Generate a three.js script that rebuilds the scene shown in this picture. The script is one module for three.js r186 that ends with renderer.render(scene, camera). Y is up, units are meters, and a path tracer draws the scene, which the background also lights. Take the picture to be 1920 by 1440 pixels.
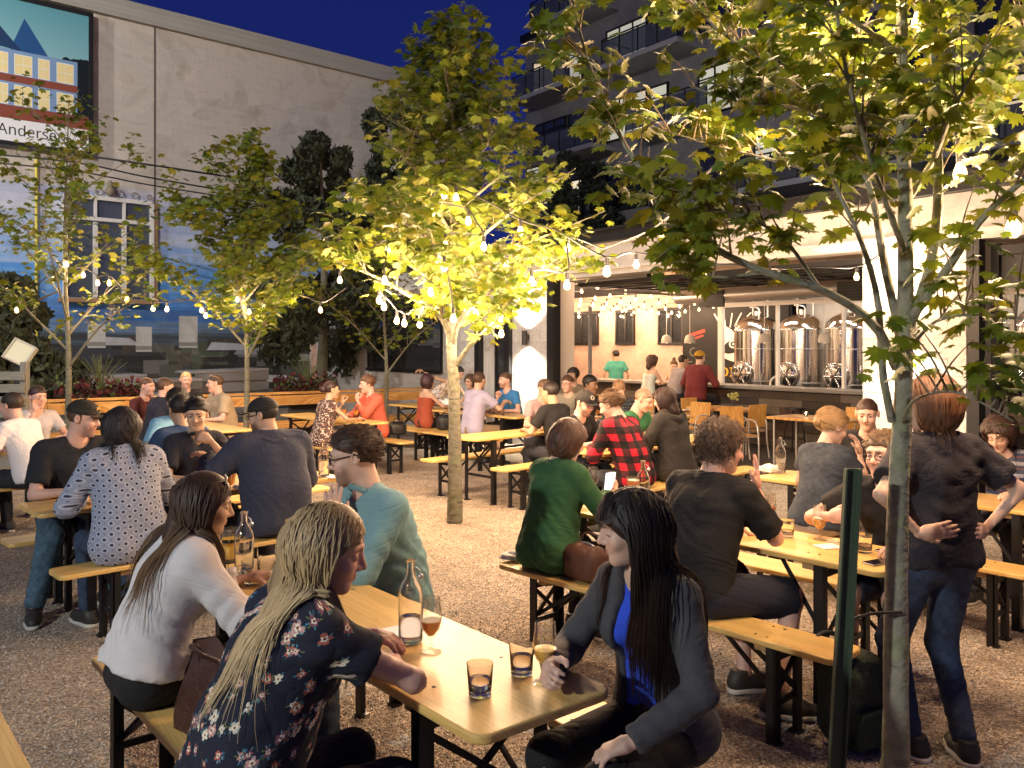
import * as THREE from 'three';
import { mergeGeometries } from 'three/addons/utils/BufferGeometryUtils.js';
import { RoundedBoxGeometry } from 'three/addons/geometries/RoundedBoxGeometry.js';
import { RectAreaLightUniformsLib } from 'three/addons/lights/RectAreaLightUniformsLib.js';
import { TextGeometry } from 'three/addons/geometries/TextGeometry.js';
import { FontLoader } from 'three/addons/loaders/FontLoader.js';

// ---------- camera ----------
const scene = new THREE.Scene();
const EYE = 1.81, F = 1600, HOR = 648;
const camera = new THREE.PerspectiveCamera(2 * Math.atan(720 / F) * 180 / Math.PI, 4 / 3, 0.1, 400);
camera.position.set(0, EYE, 0);
camera.lookAt(0, EYE, -10);
camera.setViewOffset(1920, 1440, 0, 720 - HOR, 1920, 1440);
const renderer = new THREE.WebGLRenderer({ antialias: true });
renderer.toneMapping = THREE.LinearToneMapping;
renderer.toneMappingExposure = 1.0;
renderer.shadowMap.enabled = true;
renderer.setSize(1024, 768);
RectAreaLightUniformsLib.init();

// ---------- sky: the last blue of dusk ----------
{
  const w = 64, h = 32, d = new Float32Array(w * h * 4);
  for (let j = 0; j < h; j++) for (let i = 0; i < w; i++) {
    const el = (j + 0.5) / h - 0.5, t = Math.max(0, el) * 2, o = (j * w + i) * 4;   // bottom row first
    const a = Math.exp(-t * 2.4);
    d[o] = 0.0012 + 0.012 * a; d[o + 1] = 0.004 + 0.020 * a; d[o + 2] = 0.072 + 0.085 * a; d[o + 3] = 1;
    if (el < 0) { d[o] = 0.004; d[o + 1] = 0.005; d[o + 2] = 0.009; }
  }
  const t = new THREE.DataTexture(d, w, h, THREE.RGBAFormat, THREE.FloatType);
  t.mapping = THREE.EquirectangularReflectionMapping; t.magFilter = THREE.LinearFilter; t.needsUpdate = true;
  scene.background = t; scene.environment = t;
}

// ---------- helpers ----------
function rng(seed) { let a = seed >>> 0; return () => { a = (a + 0x6D2B79F5) | 0; let t = Math.imul(a ^ (a >>> 15), 1 | a); t = (t + Math.imul(t ^ (t >>> 7), 61 | t)) ^ t; return ((t ^ (t >>> 14)) >>> 0) / 4294967296; }; }
const V = (x, y, z) => new THREE.Vector3(x, y, z);
const UPV = V(0, 1, 0);
// a point of the place from where the photograph shows it: at a known height, or at a known distance
const onH = (X, Y, h) => { const d = F * (EYE - h) / (Y - HOR); return V((X - 960) / F * d, h, -d); };
const at = (X, Y, d) => V((X - 960) / F * d, EYE - (Y - HOR) / F * d, -d);
const names = {};
function numbered(n) { names[n] = (names[n] ?? -1) + 1; return names[n] ? n + '_' + String(names[n]).padStart(3, '0') : n; }
function sh(o) { o.traverse(c => { if (c.isMesh) { c.castShadow = true; c.receiveShadow = true; } }); return o; }
function mesh(name, geo, mat, parent) { const m = new THREE.Mesh(Array.isArray(geo) ? merge(geo) : geo, mat); m.name = name; m.castShadow = m.receiveShadow = true; if (parent) parent.add(m); return m; }
function tag(o, label, category, group, kind) { o.userData.label = label; if (category) o.userData.category = category; if (group) o.userData.group = group; if (kind) o.userData.kind = kind; return o; }
function thing(name, label, category, pos = [0, 0, 0], turn = 0, group) { const g = new THREE.Group(); g.name = numbered(name); g.position.set(...pos); g.rotation.y = turn; scene.add(g); return tag(g, label, category, group); }
function single(name, geo, mat, label, category, group) { const m = mesh(numbered(name), geo, mat, scene); return tag(m, label, category, group); }
function merge(list) {
  list = list.map(g => { g = g.index ? g.toNonIndexed() : g; for (const k of Object.keys(g.attributes)) if (!['position', 'normal', 'uv', 'color'].includes(k)) g.deleteAttribute(k); if (!g.attributes.uv) g.setAttribute('uv', new THREE.BufferAttribute(new Float32Array(g.attributes.position.count * 2), 2)); return g; });
  return mergeGeometries(list);
}
const box = (w, h, d, x = 0, y = 0, z = 0) => new THREE.BoxGeometry(w, h, d).translate(x, y, z);
const rbox = (w, h, d, r, x = 0, y = 0, z = 0, seg = 2) => new RoundedBoxGeometry(w, h, d, seg, Math.min(r, w / 2.02, h / 2.02, d / 2.02)).translate(x, y, z);
const cyl = (r0, r1, h, x = 0, y = 0, z = 0, n = 16) => new THREE.CylinderGeometry(r1, r0, h, n).translate(x, y, z);
// box with its long side from a to b
function bar(a, b, w, d, rad) {
  const len = a.distanceTo(b), g = rad ? new THREE.CylinderGeometry(w, d, len, rad) : new THREE.BoxGeometry(w, len, d);
  const q = new THREE.Quaternion().setFromUnitVectors(V(0, 1, 0), b.clone().sub(a).normalize());
  return g.applyQuaternion(q).translate((a.x + b.x) / 2, (a.y + b.y) / 2, (a.z + b.z) / 2);
}
const tube = (pts, r, n = 6, seg) => new THREE.TubeGeometry(new THREE.CatmullRomCurve3(pts), seg || Math.max(6, pts.length * 4), r, n, false);
const lathe = (pts, n = 28) => new THREE.LatheGeometry(pts.map(p => new THREE.Vector2(p[0], p[1])), n);
// uv in metres from positions: axes picked by face normal
function metreUV(g, s = 1) {
  g = g.index ? g.toNonIndexed() : g; g.computeVertexNormals(); const p = g.attributes.position, n = g.attributes.normal, uv = new Float32Array(p.count * 2);
  for (let i = 0; i < p.count; i++) {
    const ax = Math.abs(n.getX(i)), ay = Math.abs(n.getY(i)), az = Math.abs(n.getZ(i));
    let u, v; if (ay >= ax && ay >= az) { u = p.getX(i); v = p.getZ(i); } else if (ax > az) { u = p.getZ(i); v = p.getY(i); } else { u = p.getX(i); v = p.getY(i); }
    uv[2 * i] = u * s; uv[2 * i + 1] = v * s;
  }
  g.setAttribute('uv', new THREE.BufferAttribute(uv, 2)); return g;
}
// value noise, tiling with period p
function noise2(seed, p) {
  const r = rng(seed), t = new Float32Array(p * p).map(() => r());
  return (x, y) => {
    x = ((x % p) + p) % p; y = ((y % p) + p) % p; const i = Math.floor(x), j = Math.floor(y), u = x - i, v = y - j, a = u * u * (3 - 2 * u), b = v * v * (3 - 2 * v), i1 = (i + 1) % p, j1 = (j + 1) % p;
    return (t[j * p + i] * (1 - a) + t[j * p + i1] * a) * (1 - b) + (t[j1 * p + i] * (1 - a) + t[j1 * p + i1] * a) * b;
  };
}
function dataTex(n, fn, srgb = true, m = n) {
  const d = new Uint8Array(n * m * 4);
  for (let j = 0; j < m; j++) for (let i = 0; i < n; i++) { const c = fn(i / n, j / m), o = (j * n + i) * 4; for (let k = 0; k < 3; k++) d[o + k] = Math.max(0, Math.min(255, (Array.isArray(c) ? c[k] : c) * 255)); d[o + 3] = 255; }
  const t = new THREE.DataTexture(d, n, m); t.wrapS = t.wrapT = THREE.RepeatWrapping; t.magFilter = THREE.LinearFilter; t.minFilter = THREE.LinearMipmapLinearFilter; t.generateMipmaps = true; if (srgb) t.colorSpace = THREE.SRGBColorSpace; t.needsUpdate = true; return t;
}
function canvasTex(w, h, draw, srgb = true) {
  const c = document.createElement('canvas'); c.width = w; c.height = h; draw(c.getContext('2d'), w, h);
  const t = new THREE.CanvasTexture(c); if (srgb) t.colorSpace = THREE.SRGBColorSpace; t.wrapS = t.wrapT = THREE.RepeatWrapping; return t;
}
const lin = (r, g, b) => new THREE.Color().setRGB(r, g, b);
function mat(c, rough = 0.7, o = {}) { return new THREE.MeshStandardMaterial({ color: Array.isArray(c) ? lin(...c) : c, roughness: rough, ...o }); }
function phys(c, rough = 0.7, o = {}) { return new THREE.MeshPhysicalMaterial({ color: Array.isArray(c) ? lin(...c) : c, roughness: rough, ...o }); }
function rep(t, x, y = x) { const c = t.clone(); c.repeat.set(x, y); c.needsUpdate = true; return c; }

// ---------- textures ----------
const N1 = noise2(11, 8), N2 = noise2(12, 32), N3 = noise2(13, 128), N4 = noise2(14, 256), N5 = noise2(15, 64);
const mix = (a, b, t) => a.map((v, i) => v + (b[i] - v) * t);
const TX = {};
TX.fine = dataTex(512, (u, v) => 0.5 + 0.5 * (N4(u * 256, v * 256) - 0.5) + 0.5 * (N3(u * 128, v * 128) - 0.5), false);
TX.coarse = dataTex(512, (u, v) => { const n = 0.5 * N1(u * 8, v * 8) + 0.3 * N2(u * 32, v * 32) + 0.2 * N3(u * 128, v * 128); return [0.72 + 0.28 * n, 0.72 + 0.28 * n, 0.72 + 0.28 * n]; });
const stain = (u, v) => 0.5 * N1(u * 8, v * 8) + 0.3 * N2(u * 32, v * 32) + 0.2 * N3(u * 128, v * 128);
{
  // gravel: voronoi chips
  const n = 1024, cells = 128, r = rng(5), px = [], c = [];
  for (let i = 0; i < cells * cells; i++) { px.push([r(), r()]); c.push([r(), r()]); }
  const H = new Float32Array(n * n), T = new Float32Array(n * n);
  for (let j = 0; j < n; j++) for (let i = 0; i < n; i++) {
    const x = i / n * cells, y = j / n * cells, ci = Math.floor(x), cj = Math.floor(y); let b = 9, b2 = 9, id = 0;
    for (let dj = -1; dj <= 1; dj++) for (let di = -1; di <= 1; di++) { const k = ((cj + dj + cells) % cells) * cells + (ci + di + cells) % cells, a = c[k][1] * 3.14, ex0 = x - ci - di - px[k][0], ey0 = y - cj - dj - px[k][1], ex = (ex0 * Math.cos(a) + ey0 * Math.sin(a)) * 0.75, ey = (-ex0 * Math.sin(a) + ey0 * Math.cos(a)) * 1.3, q = ex * ex + ey * ey; if (q < b) { b2 = b; b = q; id = k; } else if (q < b2) b2 = q; }
    H[j * n + i] = Math.min(1, (Math.sqrt(b2) - Math.sqrt(b)) * 1.8) * (0.5 + 0.5 * c[id][1]); T[j * n + i] = c[id][0];
  }
  TX.gravelH = dataTex(n, (u, v) => H[Math.floor(v * n) * n + Math.floor(u * n)], false);
  TX.gravelC = dataTex(n, (u, v) => { const k = Math.floor(v * n) * n + Math.floor(u * n), t = T[k], s = 0.8 + 0.35 * stain(u, v); const b = t < 0.2 ? [0.60, 0.56, 0.50] : t < 0.75 ? [0.73, 0.69, 0.63] : t < 0.97 ? [0.82, 0.79, 0.74] : [0.64, 0.56, 0.49]; return b.map(q => q * s * (0.85 + 0.3 * ((t * 37) % 1))); });
}
TX.wood = dataTex(512, (u, v) => {   // honey pine, grain along u
  const lam = Math.floor(v * 8), w = N1(u * 2 + lam * 1.7, v * 8) * 2, g = 0.5 + 0.5 * Math.sin((v * 70 + w * 5 + N2(u * 4, v * 32) * 3) * 3.1), f = N4(u * 16, v * 256);
  let b = mix([0.88, 0.735, 0.45], [0.79, 0.625, 0.33], 0.55 * g * g + 0.2 * (f - 0.3)); const k = 0.93 + 0.1 * ((lam * 0.37) % 1); const knot = Math.hypot((u - 0.31) * 3, (v - 0.4) * 1.2) < 0.03 || Math.hypot((u - 0.77) * 3, (v - 0.72) * 1.2) < 0.026 ? 0.62 : 1;
  return b.map(q => q * k * knot);
});
TX.rail = dataTex(512, (u, v) => { const g = 0.5 + 0.5 * Math.sin((v * 30 + N1(u * 3, v * 8) * 7) * 3.1), f = N4(u * 20, v * 256); return mix([0.82, 0.63, 0.36], [0.64, 0.45, 0.22], 0.6 * g + 0.35 * (f - 0.4)); });
TX.bark = dataTex(512, (u, v) => { const n = 0.5 * N2(u * 32, v * 32) + 0.3 * N3(u * 64, v * 128) + 0.2 * N1(u * 8, v * 8), li = N3(u * 20, v * 60) > 0.86 ? 0.85 : 1; const m = N5(u * 24, v * 24) > 0.72 ? 1 : 0; return mix([0.54, 0.53, 0.48], [0.70, 0.68, 0.61], n).map((q, i) => q * li * (m ? [0.97, 1.01, 0.93][i] : 1)); });
TX.barkH = dataTex(256, (u, v) => 0.6 * N3(u * 40, v * 64) + 0.4 * N4(u * 128, v * 256), false);
TX.brushed = dataTex(256, (u, v) => 0.4 + 0.35 * N4(u * 256, v * 6) + 0.15 * N2(u * 32, v * 4), false);
TX.knit = dataTex(256, (u, v) => 0.5 + 0.5 * Math.sin(u * 6.283 * 40) * Math.sin(v * 6.283 * 40) * 0.6 + 0.3 * (N4(u * 256, v * 256) - 0.5), false);
TX.wrinkle = dataTex(512, (u, v) => { const w = N1(u * 4, v * 4) * 1.3, a = 1 - Math.abs(2 * N2(u * 11 + w * 2, v * 10 + w * 3) - 1), b = 1 - Math.abs(2 * N5(u * 16 + w, v * 22 + w * 2) - 1); return 0.55 * a * a + 0.35 * b * b + 0.1 * N4(u * 256, v * 256); }, false);
TX.denim = dataTex(256, (u, v) => { const t = 0.5 + 0.5 * Math.sin((u + v) * 6.283 * 48), s = 0.55 + 0.6 * stain(u, v); return [s * (0.75 + 0.25 * t), s * (0.78 + 0.22 * t), s * (0.82 + 0.18 * t)]; });
TX.plywood = dataTex(256, (u, v) => mix([0.84, 0.66, 0.38], [0.74, 0.54, 0.27], 0.5 + 0.5 * Math.sin((u * 14 + N1(u * 8, v * 3) * 5) * 3.1)));
const woodUV = 1 / 1.1;

// ---------- materials ----------
const MT = {
  top: phys([1, 1, 1], 0.3, { map: rep(TX.wood, 0.9, 2), roughness: 0.46, clearcoat: 0.22, clearcoatRoughness: 0.3, bumpMap: rep(TX.fine, 1, 3), bumpScale: 0.0004 }),
  cleat: mat([0.55, 0.36, 0.16], 0.7, { map: rep(TX.coarse, 1) }),
  steel: mat([0.012, 0.012, 0.014], 0.45, { metalness: 0.3 }),
  darkmetal: mat([0.02, 0.02, 0.022], 0.5, { metalness: 0.4 }),
  rail: mat([1, 1, 1], 0.75, { map: TX.rail, bumpMap: TX.fine, bumpScale: 0.001 }),
  bark: mat([0.44, 0.44, 0.41], 0.9, { map: rep(TX.bark, 1, 1), bumpMap: rep(TX.barkH, 1, 1), bumpScale: 0.01 }),
  paleBark: mat([0.78, 0.79, 0.75], 0.9, { map: rep(TX.bark, 1, 1), bumpMap: rep(TX.barkH, 1, 1), bumpScale: 0.008 }),
  twig: mat([0.2, 0.15, 0.10], 0.85),
  glass: phys([1, 1, 1], 0.02, { transmission: 1, ior: 1.48, thickness: 0.02 }),
  pane: phys([0.75, 0.78, 0.8], 0.03, { transmission: 1, thickness: 0, ior: 1.5 }),
  steelshine: mat([0.78, 0.76, 0.73], 0.2, { metalness: 1, roughnessMap: rep(TX.brushed, 1, 1) }),
  galv: mat([0.5, 0.5, 0.5], 0.38, { metalness: 0.9 }),
  chrome: mat([0.9, 0.9, 0.9], 0.08, { metalness: 1 }),
  white: mat([0.78, 0.76, 0.72], 0.55),
  black: mat([0.012, 0.012, 0.013], 0.5),
  paper: mat([0.8, 0.79, 0.76], 0.8),
  ply: mat([1, 1, 1], 0.4, { map: TX.plywood }),
};
// ================= the setting =================
{ // ground: one sheet to the horizon
  const g = new THREE.PlaneGeometry(300, 300, 1, 1).rotateX(-Math.PI / 2).translate(0, 0, -60); metreUV(g, 1 / 1.6);
  const gr = mesh('ground', metreUV(g, 1 / 1.6), mat([0.80, 0.745, 0.69], 0.95, { map: TX.gravelC, bumpMap: TX.gravelH, bumpScale: 0.012 }), scene); gr.userData.kind = 'structure'; gr.userData.label = 'pale gravel covering the beer garden';
}
// ---------- brewery: x along the front (away to the left), y up, z inward ----------
const BTH = Math.atan2(0.803, -0.596);
const brew = thing('brewery_building', 'low white painted block brewery with a big open garage door and dark parapet', 'building', [4.25, 0, -10], BTH);
const B2W = (s, y, n) => V(4.25 - 0.596 * s + 0.803 * n, y, -(10 + 0.803 * s + 0.596 * n));
const blockM = [0, 1, 2].map(i => mat([[0.74, 0.72, 0.68], [0.78, 0.76, 0.72], [0.70, 0.685, 0.65]][i], 0.72, { map: rep(TX.coarse, 1), bumpMap: rep(TX.fine, 2), bumpScale: 0.0015 }));
const mortarM = mat([0.62, 0.60, 0.57], 0.85);
const blockGeos = {};
function blockWall(parent, name, s0, s1, y0, y1, z, depth = 0.25, seed = 1) {
  const p = mesh(name, box(s1 - s0 - 0.002, y1 - y0 - 0.002, depth - 0.012, (s0 + s1) / 2, (y0 + y1) / 2, z + depth / 2 + 0.006), mortarM, parent), r = rng(seed);
  const rows = Math.round((y1 - y0) / 0.203), rh = (y1 - y0) / rows;
  for (let j = 0; j < rows; j++) {
    let x = s0 - (j % 2 ? 0.2 : 0);
    while (x < s1 - 0.02) {
      const a = Math.max(s0, x), b = Math.min(s1, x + 0.405), w = Math.round((b - a) * 100) / 100;
      if (b - a > 0.04) { const key = w + '_' + rh.toFixed(3); blockGeos[key] ??= metreUV(new RoundedBoxGeometry(w - 0.008, rh - 0.008, 0.03, 1, 0.004)); const m = mesh('block', blockGeos[key], blockM[Math.floor(r() * 3)], p); m.position.set((a + b) / 2, y0 + (j + 0.5) * rh, z + 0.012 + r() * 0.003); }
      x += 0.405;
    }
  }
  return p;
}
const winPane = phys([0.03, 0.032, 0.036], 0.04, { transmission: 0, metalness: 0, ior: 1.5, clearcoat: 1, clearcoatRoughness: 0.02 });
{
  const R = 2.94;
  blockWall(brew, 'pier', -1.05, 0.156, 0, R, 0, 0.6, 3);
  blockWall(brew, 'pier', 6.07, 7.13, 0, R, 0, 0.6, 4);
  blockWall(brew, 'wall', 8.26, 9.53, 0, R, 0, 0.3, 5);
  blockWall(brew, 'wall', 9.53, 12.9, 0, 1.22, 0, 0.3, 6);
  const fasM = mat([0.72, 0.70, 0.66], 0.7, { map: rep(TX.coarse, 0.25), bumpMap: TX.fine, bumpScale: 0.002 });
  mesh('lintel', metreUV(box(20.4, 0.52, 0.35, 2.75, R + 0.262, 0.172)), fasM, brew);
  mesh('lintel_trim', box(20.4, 0.035, 0.06, 2.75, R + 0.1, -0.033), mat([0.6, 0.58, 0.53], 0.7), brew);
  mesh('parapet_cap', [box(20.6, 0.17, 0.5, 2.75, R + 0.61, 0.12), box(20.6, 0.03, 0.62, 2.75, R + 0.71, 0.1)], MT.darkmetal, brew);
  mesh('roof', box(20.4, 0.08, 12.6, 2.75, R + 0.58, 6.7), MT.darkmetal, brew);
  // steel columns beside the openings
  for (const s of [5.93, 7.2, 8.17]) mesh('steel_column', [box(0.17, R, 0.1, s, R / 2, -0.03), box(0.05, R, 0.16, s, R / 2, 0.06)], MT.darkmetal, brew);
  mesh('steel_column', box(0.12, R, 0.14, -1.13, R / 2, 0.05), MT.darkmetal, brew);
  mesh('wall', box(0.35, R, 0.3, 7.905, R / 2, 0.17), fasM, brew);
  // glazed door between the columns
  const gd = mesh('glass_door', [box(0.05, R, 0.06, 7.31, R / 2, 0.06), box(0.05, R, 0.06, 7.7, R / 2, 0.06), box(0.34, 0.06, 0.06, 7.505, 1.0, 0.06), box(0.34, 0.06, 0.06, 7.505, 2.1, 0.06)], MT.darkmetal, brew);
  mesh('pane', box(0.34, R, 0.02, 7.505, R / 2, 0.08), winPane, gd);
  // long window of the left part
  const lw = mesh('window', [box(0.08, 1.72, 0.1, 9.57, 2.08, 0.03), box(0.08, 1.72, 0.1, 12.86, 2.08, 0.03), box(3.37, 0.07, 0.14, 11.215, 1.255, 0.0), box(3.2, 0.05, 0.1, 11.215, 2.9, 0.03), box(0.06, 1.65, 0.09, 11.2, 2.08, 0.03)], MT.darkmetal, brew);
  mesh('pane', box(1.58, 1.58, 0.02, 10.4, 2.08, 0.05), winPane, lw); mesh('pane', box(1.58, 1.58, 0.02, 12.02, 2.08, 0.05), winPane, lw);
  // interior shell
  const warm = mat([0.78, 0.55, 0.45], 0.8, { map: rep(TX.coarse, 0.3), bumpMap: TX.fine, bumpScale: 0.001 });
  mesh('floor', metreUV(box(22, 0.03, 12.4, 3.5, 0.005, 6.25), 0.4), mat([0.09, 0.085, 0.08], 0.6, { map: rep(TX.coarse, 1) }), brew);
  const bwall = mesh('back_wall', metreUV(box(8.0, 3.4, 0.15, 12.68, 1.72, 6.6)), warm, brew);
  mesh('side_wall', metreUV(box(0.15, 3.4, 6.4, 16.7, 1.72, 3.4)), warm, brew);
  mesh('side_wall', metreUV(box(0.12, 3.4, 6, 8.62, 1.72, 9.7)), mortarM, brew);
  mesh('side_wall', metreUV(box(0.15, 3.4, 12.4, -7.4, 1.72, 6.4)), mortarM, brew);
  mesh('back_wall', metreUV(box(16.2, 3.4, 0.15, 0.6, 1.72, 12.6)), mortarM, brew); mesh('back_wall', metreUV(box(13, 3.3, 0.12, -0.9, 1.66, 6.9)), mat([0.72, 0.70, 0.66], 0.5), brew);
  // three dark windows in the warm wall
  for (const [s0, s1] of [[11.9, 13.35], [10.5, 11.2], [8.8, 9.65]]) {
    const w = mesh('window', [box(s1 - s0, 0.06, 0.1, (s0 + s1) / 2, 1.86, 6.5), box(s1 - s0, 0.06, 0.1, (s0 + s1) / 2, 2.72, 6.5), box(0.05, 0.82, 0.1, s0 + 0.03, 2.29, 6.5), box(0.05, 0.82, 0.1, s1 - 0.03, 2.29, 6.5), box(0.05, 0.82, 0.1, s0 + (s1 - s0) * 0.45, 2.29, 6.5)], MT.black, brew);
    mesh('pane', box(s1 - s0 - 0.04, 0.82, 0.03, (s0 + s1) / 2, 2.29, 6.51), winPane, w);
  }
  // wood plank ceiling, each plank a piece
  const ceil = mesh('ceiling', box(23, 0.06, 12.4, 4.3, 3.3, 6.25), mat([0.5, 0.33, 0.2], 0.7), brew), pm = [0, 1, 2].map(i => mat([[0.62, 0.42, 0.27], [0.56, 0.37, 0.23], [0.66, 0.46, 0.30]][i], 0.6, { map: rep(TX.coarse, 1) })), pg = metreUV(box(9.9, 0.03, 0.185));
  for (let i = 0; i < 34; i++) { const p = mesh('plank', pg, pm[i % 3 === 0 ? 1 : (i * 7) % 3], ceil); p.position.set(10.6, 3.25, 0.5 + i * 0.19); }
  // ceiling beams
  for (const z of [1.9, 3.6, 5.4]) mesh('beam', box(10, 0.16, 0.12, 10.5, 3.14, z), MT.darkmetal, brew);
  // overhead garage door parked under the ceiling of the big opening
  const od = mesh('overhead_door', [box(5.5, 0.07, 0.06, 2.98, 2.86, 0.42), box(5.5, 0.05, 0.05, 2.98, 2.88, 2.9), box(0.05, 0.06, 2.5, 0.27, 2.87, 1.66), box(0.05, 0.06, 2.5, 5.69, 2.87, 1.66)], MT.darkmetal, brew);
  for (let k = 1; k < 5; k++) mesh('door_rail', box(5.36, 0.05, 0.05, 2.98, 2.87, 0.42 + k * 0.496), MT.darkmetal, od);
  for (let k = 1; k < 6; k++) mesh('door_stile', box(0.05, 0.05, 2.4, 0.27 + k * 0.903, 2.865, 1.66), MT.darkmetal, od);
  const gp = phys([0.10, 0.10, 0.095], 0.35, {});
  for (let k = 0; k < 5; k++) for (let i = 0; i < 6; i++) mesh('pane', box(0.85, 0.012, 0.44, 0.27 + (i + 0.5) * 0.903, 2.885, 0.42 + (k + 0.5) * 0.496), gp, od);
  mesh('overhead_door', [box(5.6, 0.1, 0.08, -4.1, 2.82, 0.2), box(5.6, 0.35, 0.04, -4.1, 2.62, 0.26), box(0.08, 2.9, 0.1, -1.25, 1.45, 0.25)], MT.darkmetal, brew);
  // steel door track and signs of structure
  for (const s of [0.25, 5.72]) mesh('door_track', [bar(V(s, 0.1, 0.66), V(s, 2.5, 0.66), 0.05, 0.05), bar(V(s, 2.78, 0.5), V(s, 2.78, 3.2), 0.04, 0.04)], MT.galv, brew);
}
// lower block wall at the far end of the brewery
{
  const w = thing('block_wall', 'low pale block wall at the far end of the brewery by the flower planter', 'wall', [4.25, 0, -10], BTH);
  blockWall(w, 'wall_core', 12.98, 15.9, 0, 2.6, 0.02, 0.25, 8);
  mesh('wall_cap', rbox(2.96, 0.05, 0.32, 0.015, 14.44, 2.627, 0.14), MT.white, w);
}
// ---------- big left building ----------
const LTH = Math.atan2(0.656, 0.755);
const lb = thing('warehouse_building', 'tall pale stucco building with a painted mural and a framed billboard', 'building', [-12, 0, -20], LTH);
{
  const Hh = 10.42;
  const tex = canvasTex(2048, 1024, (c, w, h) => {   // stucco above, painted seascape and roofs below; 24.4 m by 10.5 m
    const r = rng(77); c.fillStyle = '#c9c0b4'; c.fillRect(0, 0, w, h);
    const Y = m => h - m / 10.5 * h, X = m => (m + 10) / 24.4 * w;
    // mural sky and sea: paint in bands with cloud brush marks
    const bands = [[5.7, '#b9c2da'], [5.0, '#a9bce2'], [4.4, '#86b0ea'], [3.8, '#5a9ce6'], [3.2, '#4b8ad6'], [2.75, '#3d6cb4'], [2.45, '#6a88ad'], [2.15, '#434e58'], [1.8, '#2c2c2a']];
    for (let i = 0; i < bands.length; i++) { const y0 = Y(bands[i][0]), y1 = i + 1 < bands.length ? Y(bands[i + 1][0]) : h; c.fillStyle = bands[i][1]; c.fillRect(0, y0, w, y1 - y0 + 1); for (let k = 0; k < 240; k++) { c.globalAlpha = 0.28; c.fillStyle = bands[Math.max(0, i - (r() < 0.5 ? 1 : 0))][1]; c.fillRect(r() * w, y0 - 26 + r() * (y1 - y0 + 30), 60 + r() * 200, 2 + r() * 8); } c.globalAlpha = 1; }
    for (let k = 0; k < 60; k++) { c.globalAlpha = 0.25; c.fillStyle = '#dfe4ee'; c.beginPath(); c.ellipse(r() * w, Y(3.7 + r() * 1.6), 40 + r() * 110, 5 + r() * 14, 0, 0, 7); c.fill(); } c.globalAlpha = 1;
    for (let k = 0; k < 300; k++) { c.fillStyle = ['#4a453c', '#57584f', '#6a6a66', '#2c2c2c', '#3a3d44', '#4d5648'][Math.floor(r() * 6)]; const x = r() * w, y = Y(0.1 + r() * 2.0); c.fillRect(x, y, 15 + r() * 70, 8 + r() * 34); }
    for (let k = 0; k < 26; k++) { c.fillStyle = ['#b9bcc0', '#8d929b', '#a7a59c'][Math.floor(r() * 3)]; const x = r() * w, y = Y(0.6 + r() * 1.5); c.beginPath(); c.moveTo(x, y); c.lineTo(x + 50 + r() * 60, y + 4); c.lineTo(x + 70 + r() * 60, y + 22); c.lineTo(x - 12, y + 22); c.fill(); }
    for (const [m, y0, y1, ww] of [[1.9, 1.75, 2.35, 0.42], [3.05, 1.65, 2.3, 0.4], [4.15, 1.75, 2.6, 0.5], [0.3, 1.5, 2.1, 0.4], [6.9, 1.5, 2.3, 0.4], [8.3, 1.5, 2.4, 0.5]]) { c.fillStyle = '#c9c9c4'; c.fillRect(X(m), Y(y1), ww / 24.4 * w, Y(y0) - Y(y1)); c.fillStyle = '#8e8e88'; c.fillRect(X(m), Y(y0 + 0.15), ww / 24.4 * w, 10); }
    // dirt, fine stains and hairline cracks
    for (let k = 0; k < 1500; k++) { c.globalAlpha = 0.075; c.fillStyle = r() < 0.6 ? '#5a4c3c' : '#fff6e6'; c.beginPath(); c.ellipse(r() * w, r() * h, 3 + r() * 40, 2 + r() * 16, r() * 3, 0, 7); c.fill(); } c.globalAlpha = 0.22; c.strokeStyle = '#6b5a48';
    for (let k = 0; k < 90; k++) { c.lineWidth = 0.5 + r(); c.beginPath(); let x = r() * w, y = r() * h * 0.6; c.moveTo(x, y); for (let q = 0; q < 6; q++) { x += (r() - 0.3) * 18; y += (r() - 0.5) * 10; c.lineTo(x, y); } c.stroke(); } c.globalAlpha = 1;
    for (let j = 0; j < 50; j++) { c.globalAlpha = 0.10; c.fillStyle = '#54483c'; c.fillRect(0, j * h / 50, w, 1.3); for (let i = 0; i < 68; i++) c.fillRect((i + (j % 2) * 0.5) * w / 68, j * h / 50, 1.2, h / 50); } c.globalAlpha = 1;
  });
  const wm = mat([1, 1, 1], 0.85, { map: tex, bumpMap: rep(TX.fine, 12, 5), bumpScale: 0.006 });
  const g = new THREE.PlaneGeometry(24.4, 10.5).translate(2.2, 5.25, 0); mesh('wall', g, wm, lb);
  mesh('wall_core', box(24.4, 10.4, 8, 2.2, 5.2, -4.02), mat([0.6, 0.54, 0.45], 0.85), lb);
  const cm = mat([0.55, 0.52, 0.45], 0.7, { map: rep(TX.coarse, 0.3) });
  mesh('coping', [rbox(24.8, 0.42, 0.5, 0.02, 2.2, Hh - 0.02, -0.1), box(24.8, 0.08, 0.42, 2.2, Hh - 0.25, -0.06)], cm, lb);
  mesh('control_joint', box(0.035, 5.5, 0.01, 3.52, 7.4, 0.008), mat([0.1, 0.09, 0.08], 0.9), lb);
  mesh('control_joint', box(0.03, 5.5, 0.01, 11.4, 7.4, 0.008), mat([0.25, 0.23, 0.2], 0.9), lb);
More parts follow.
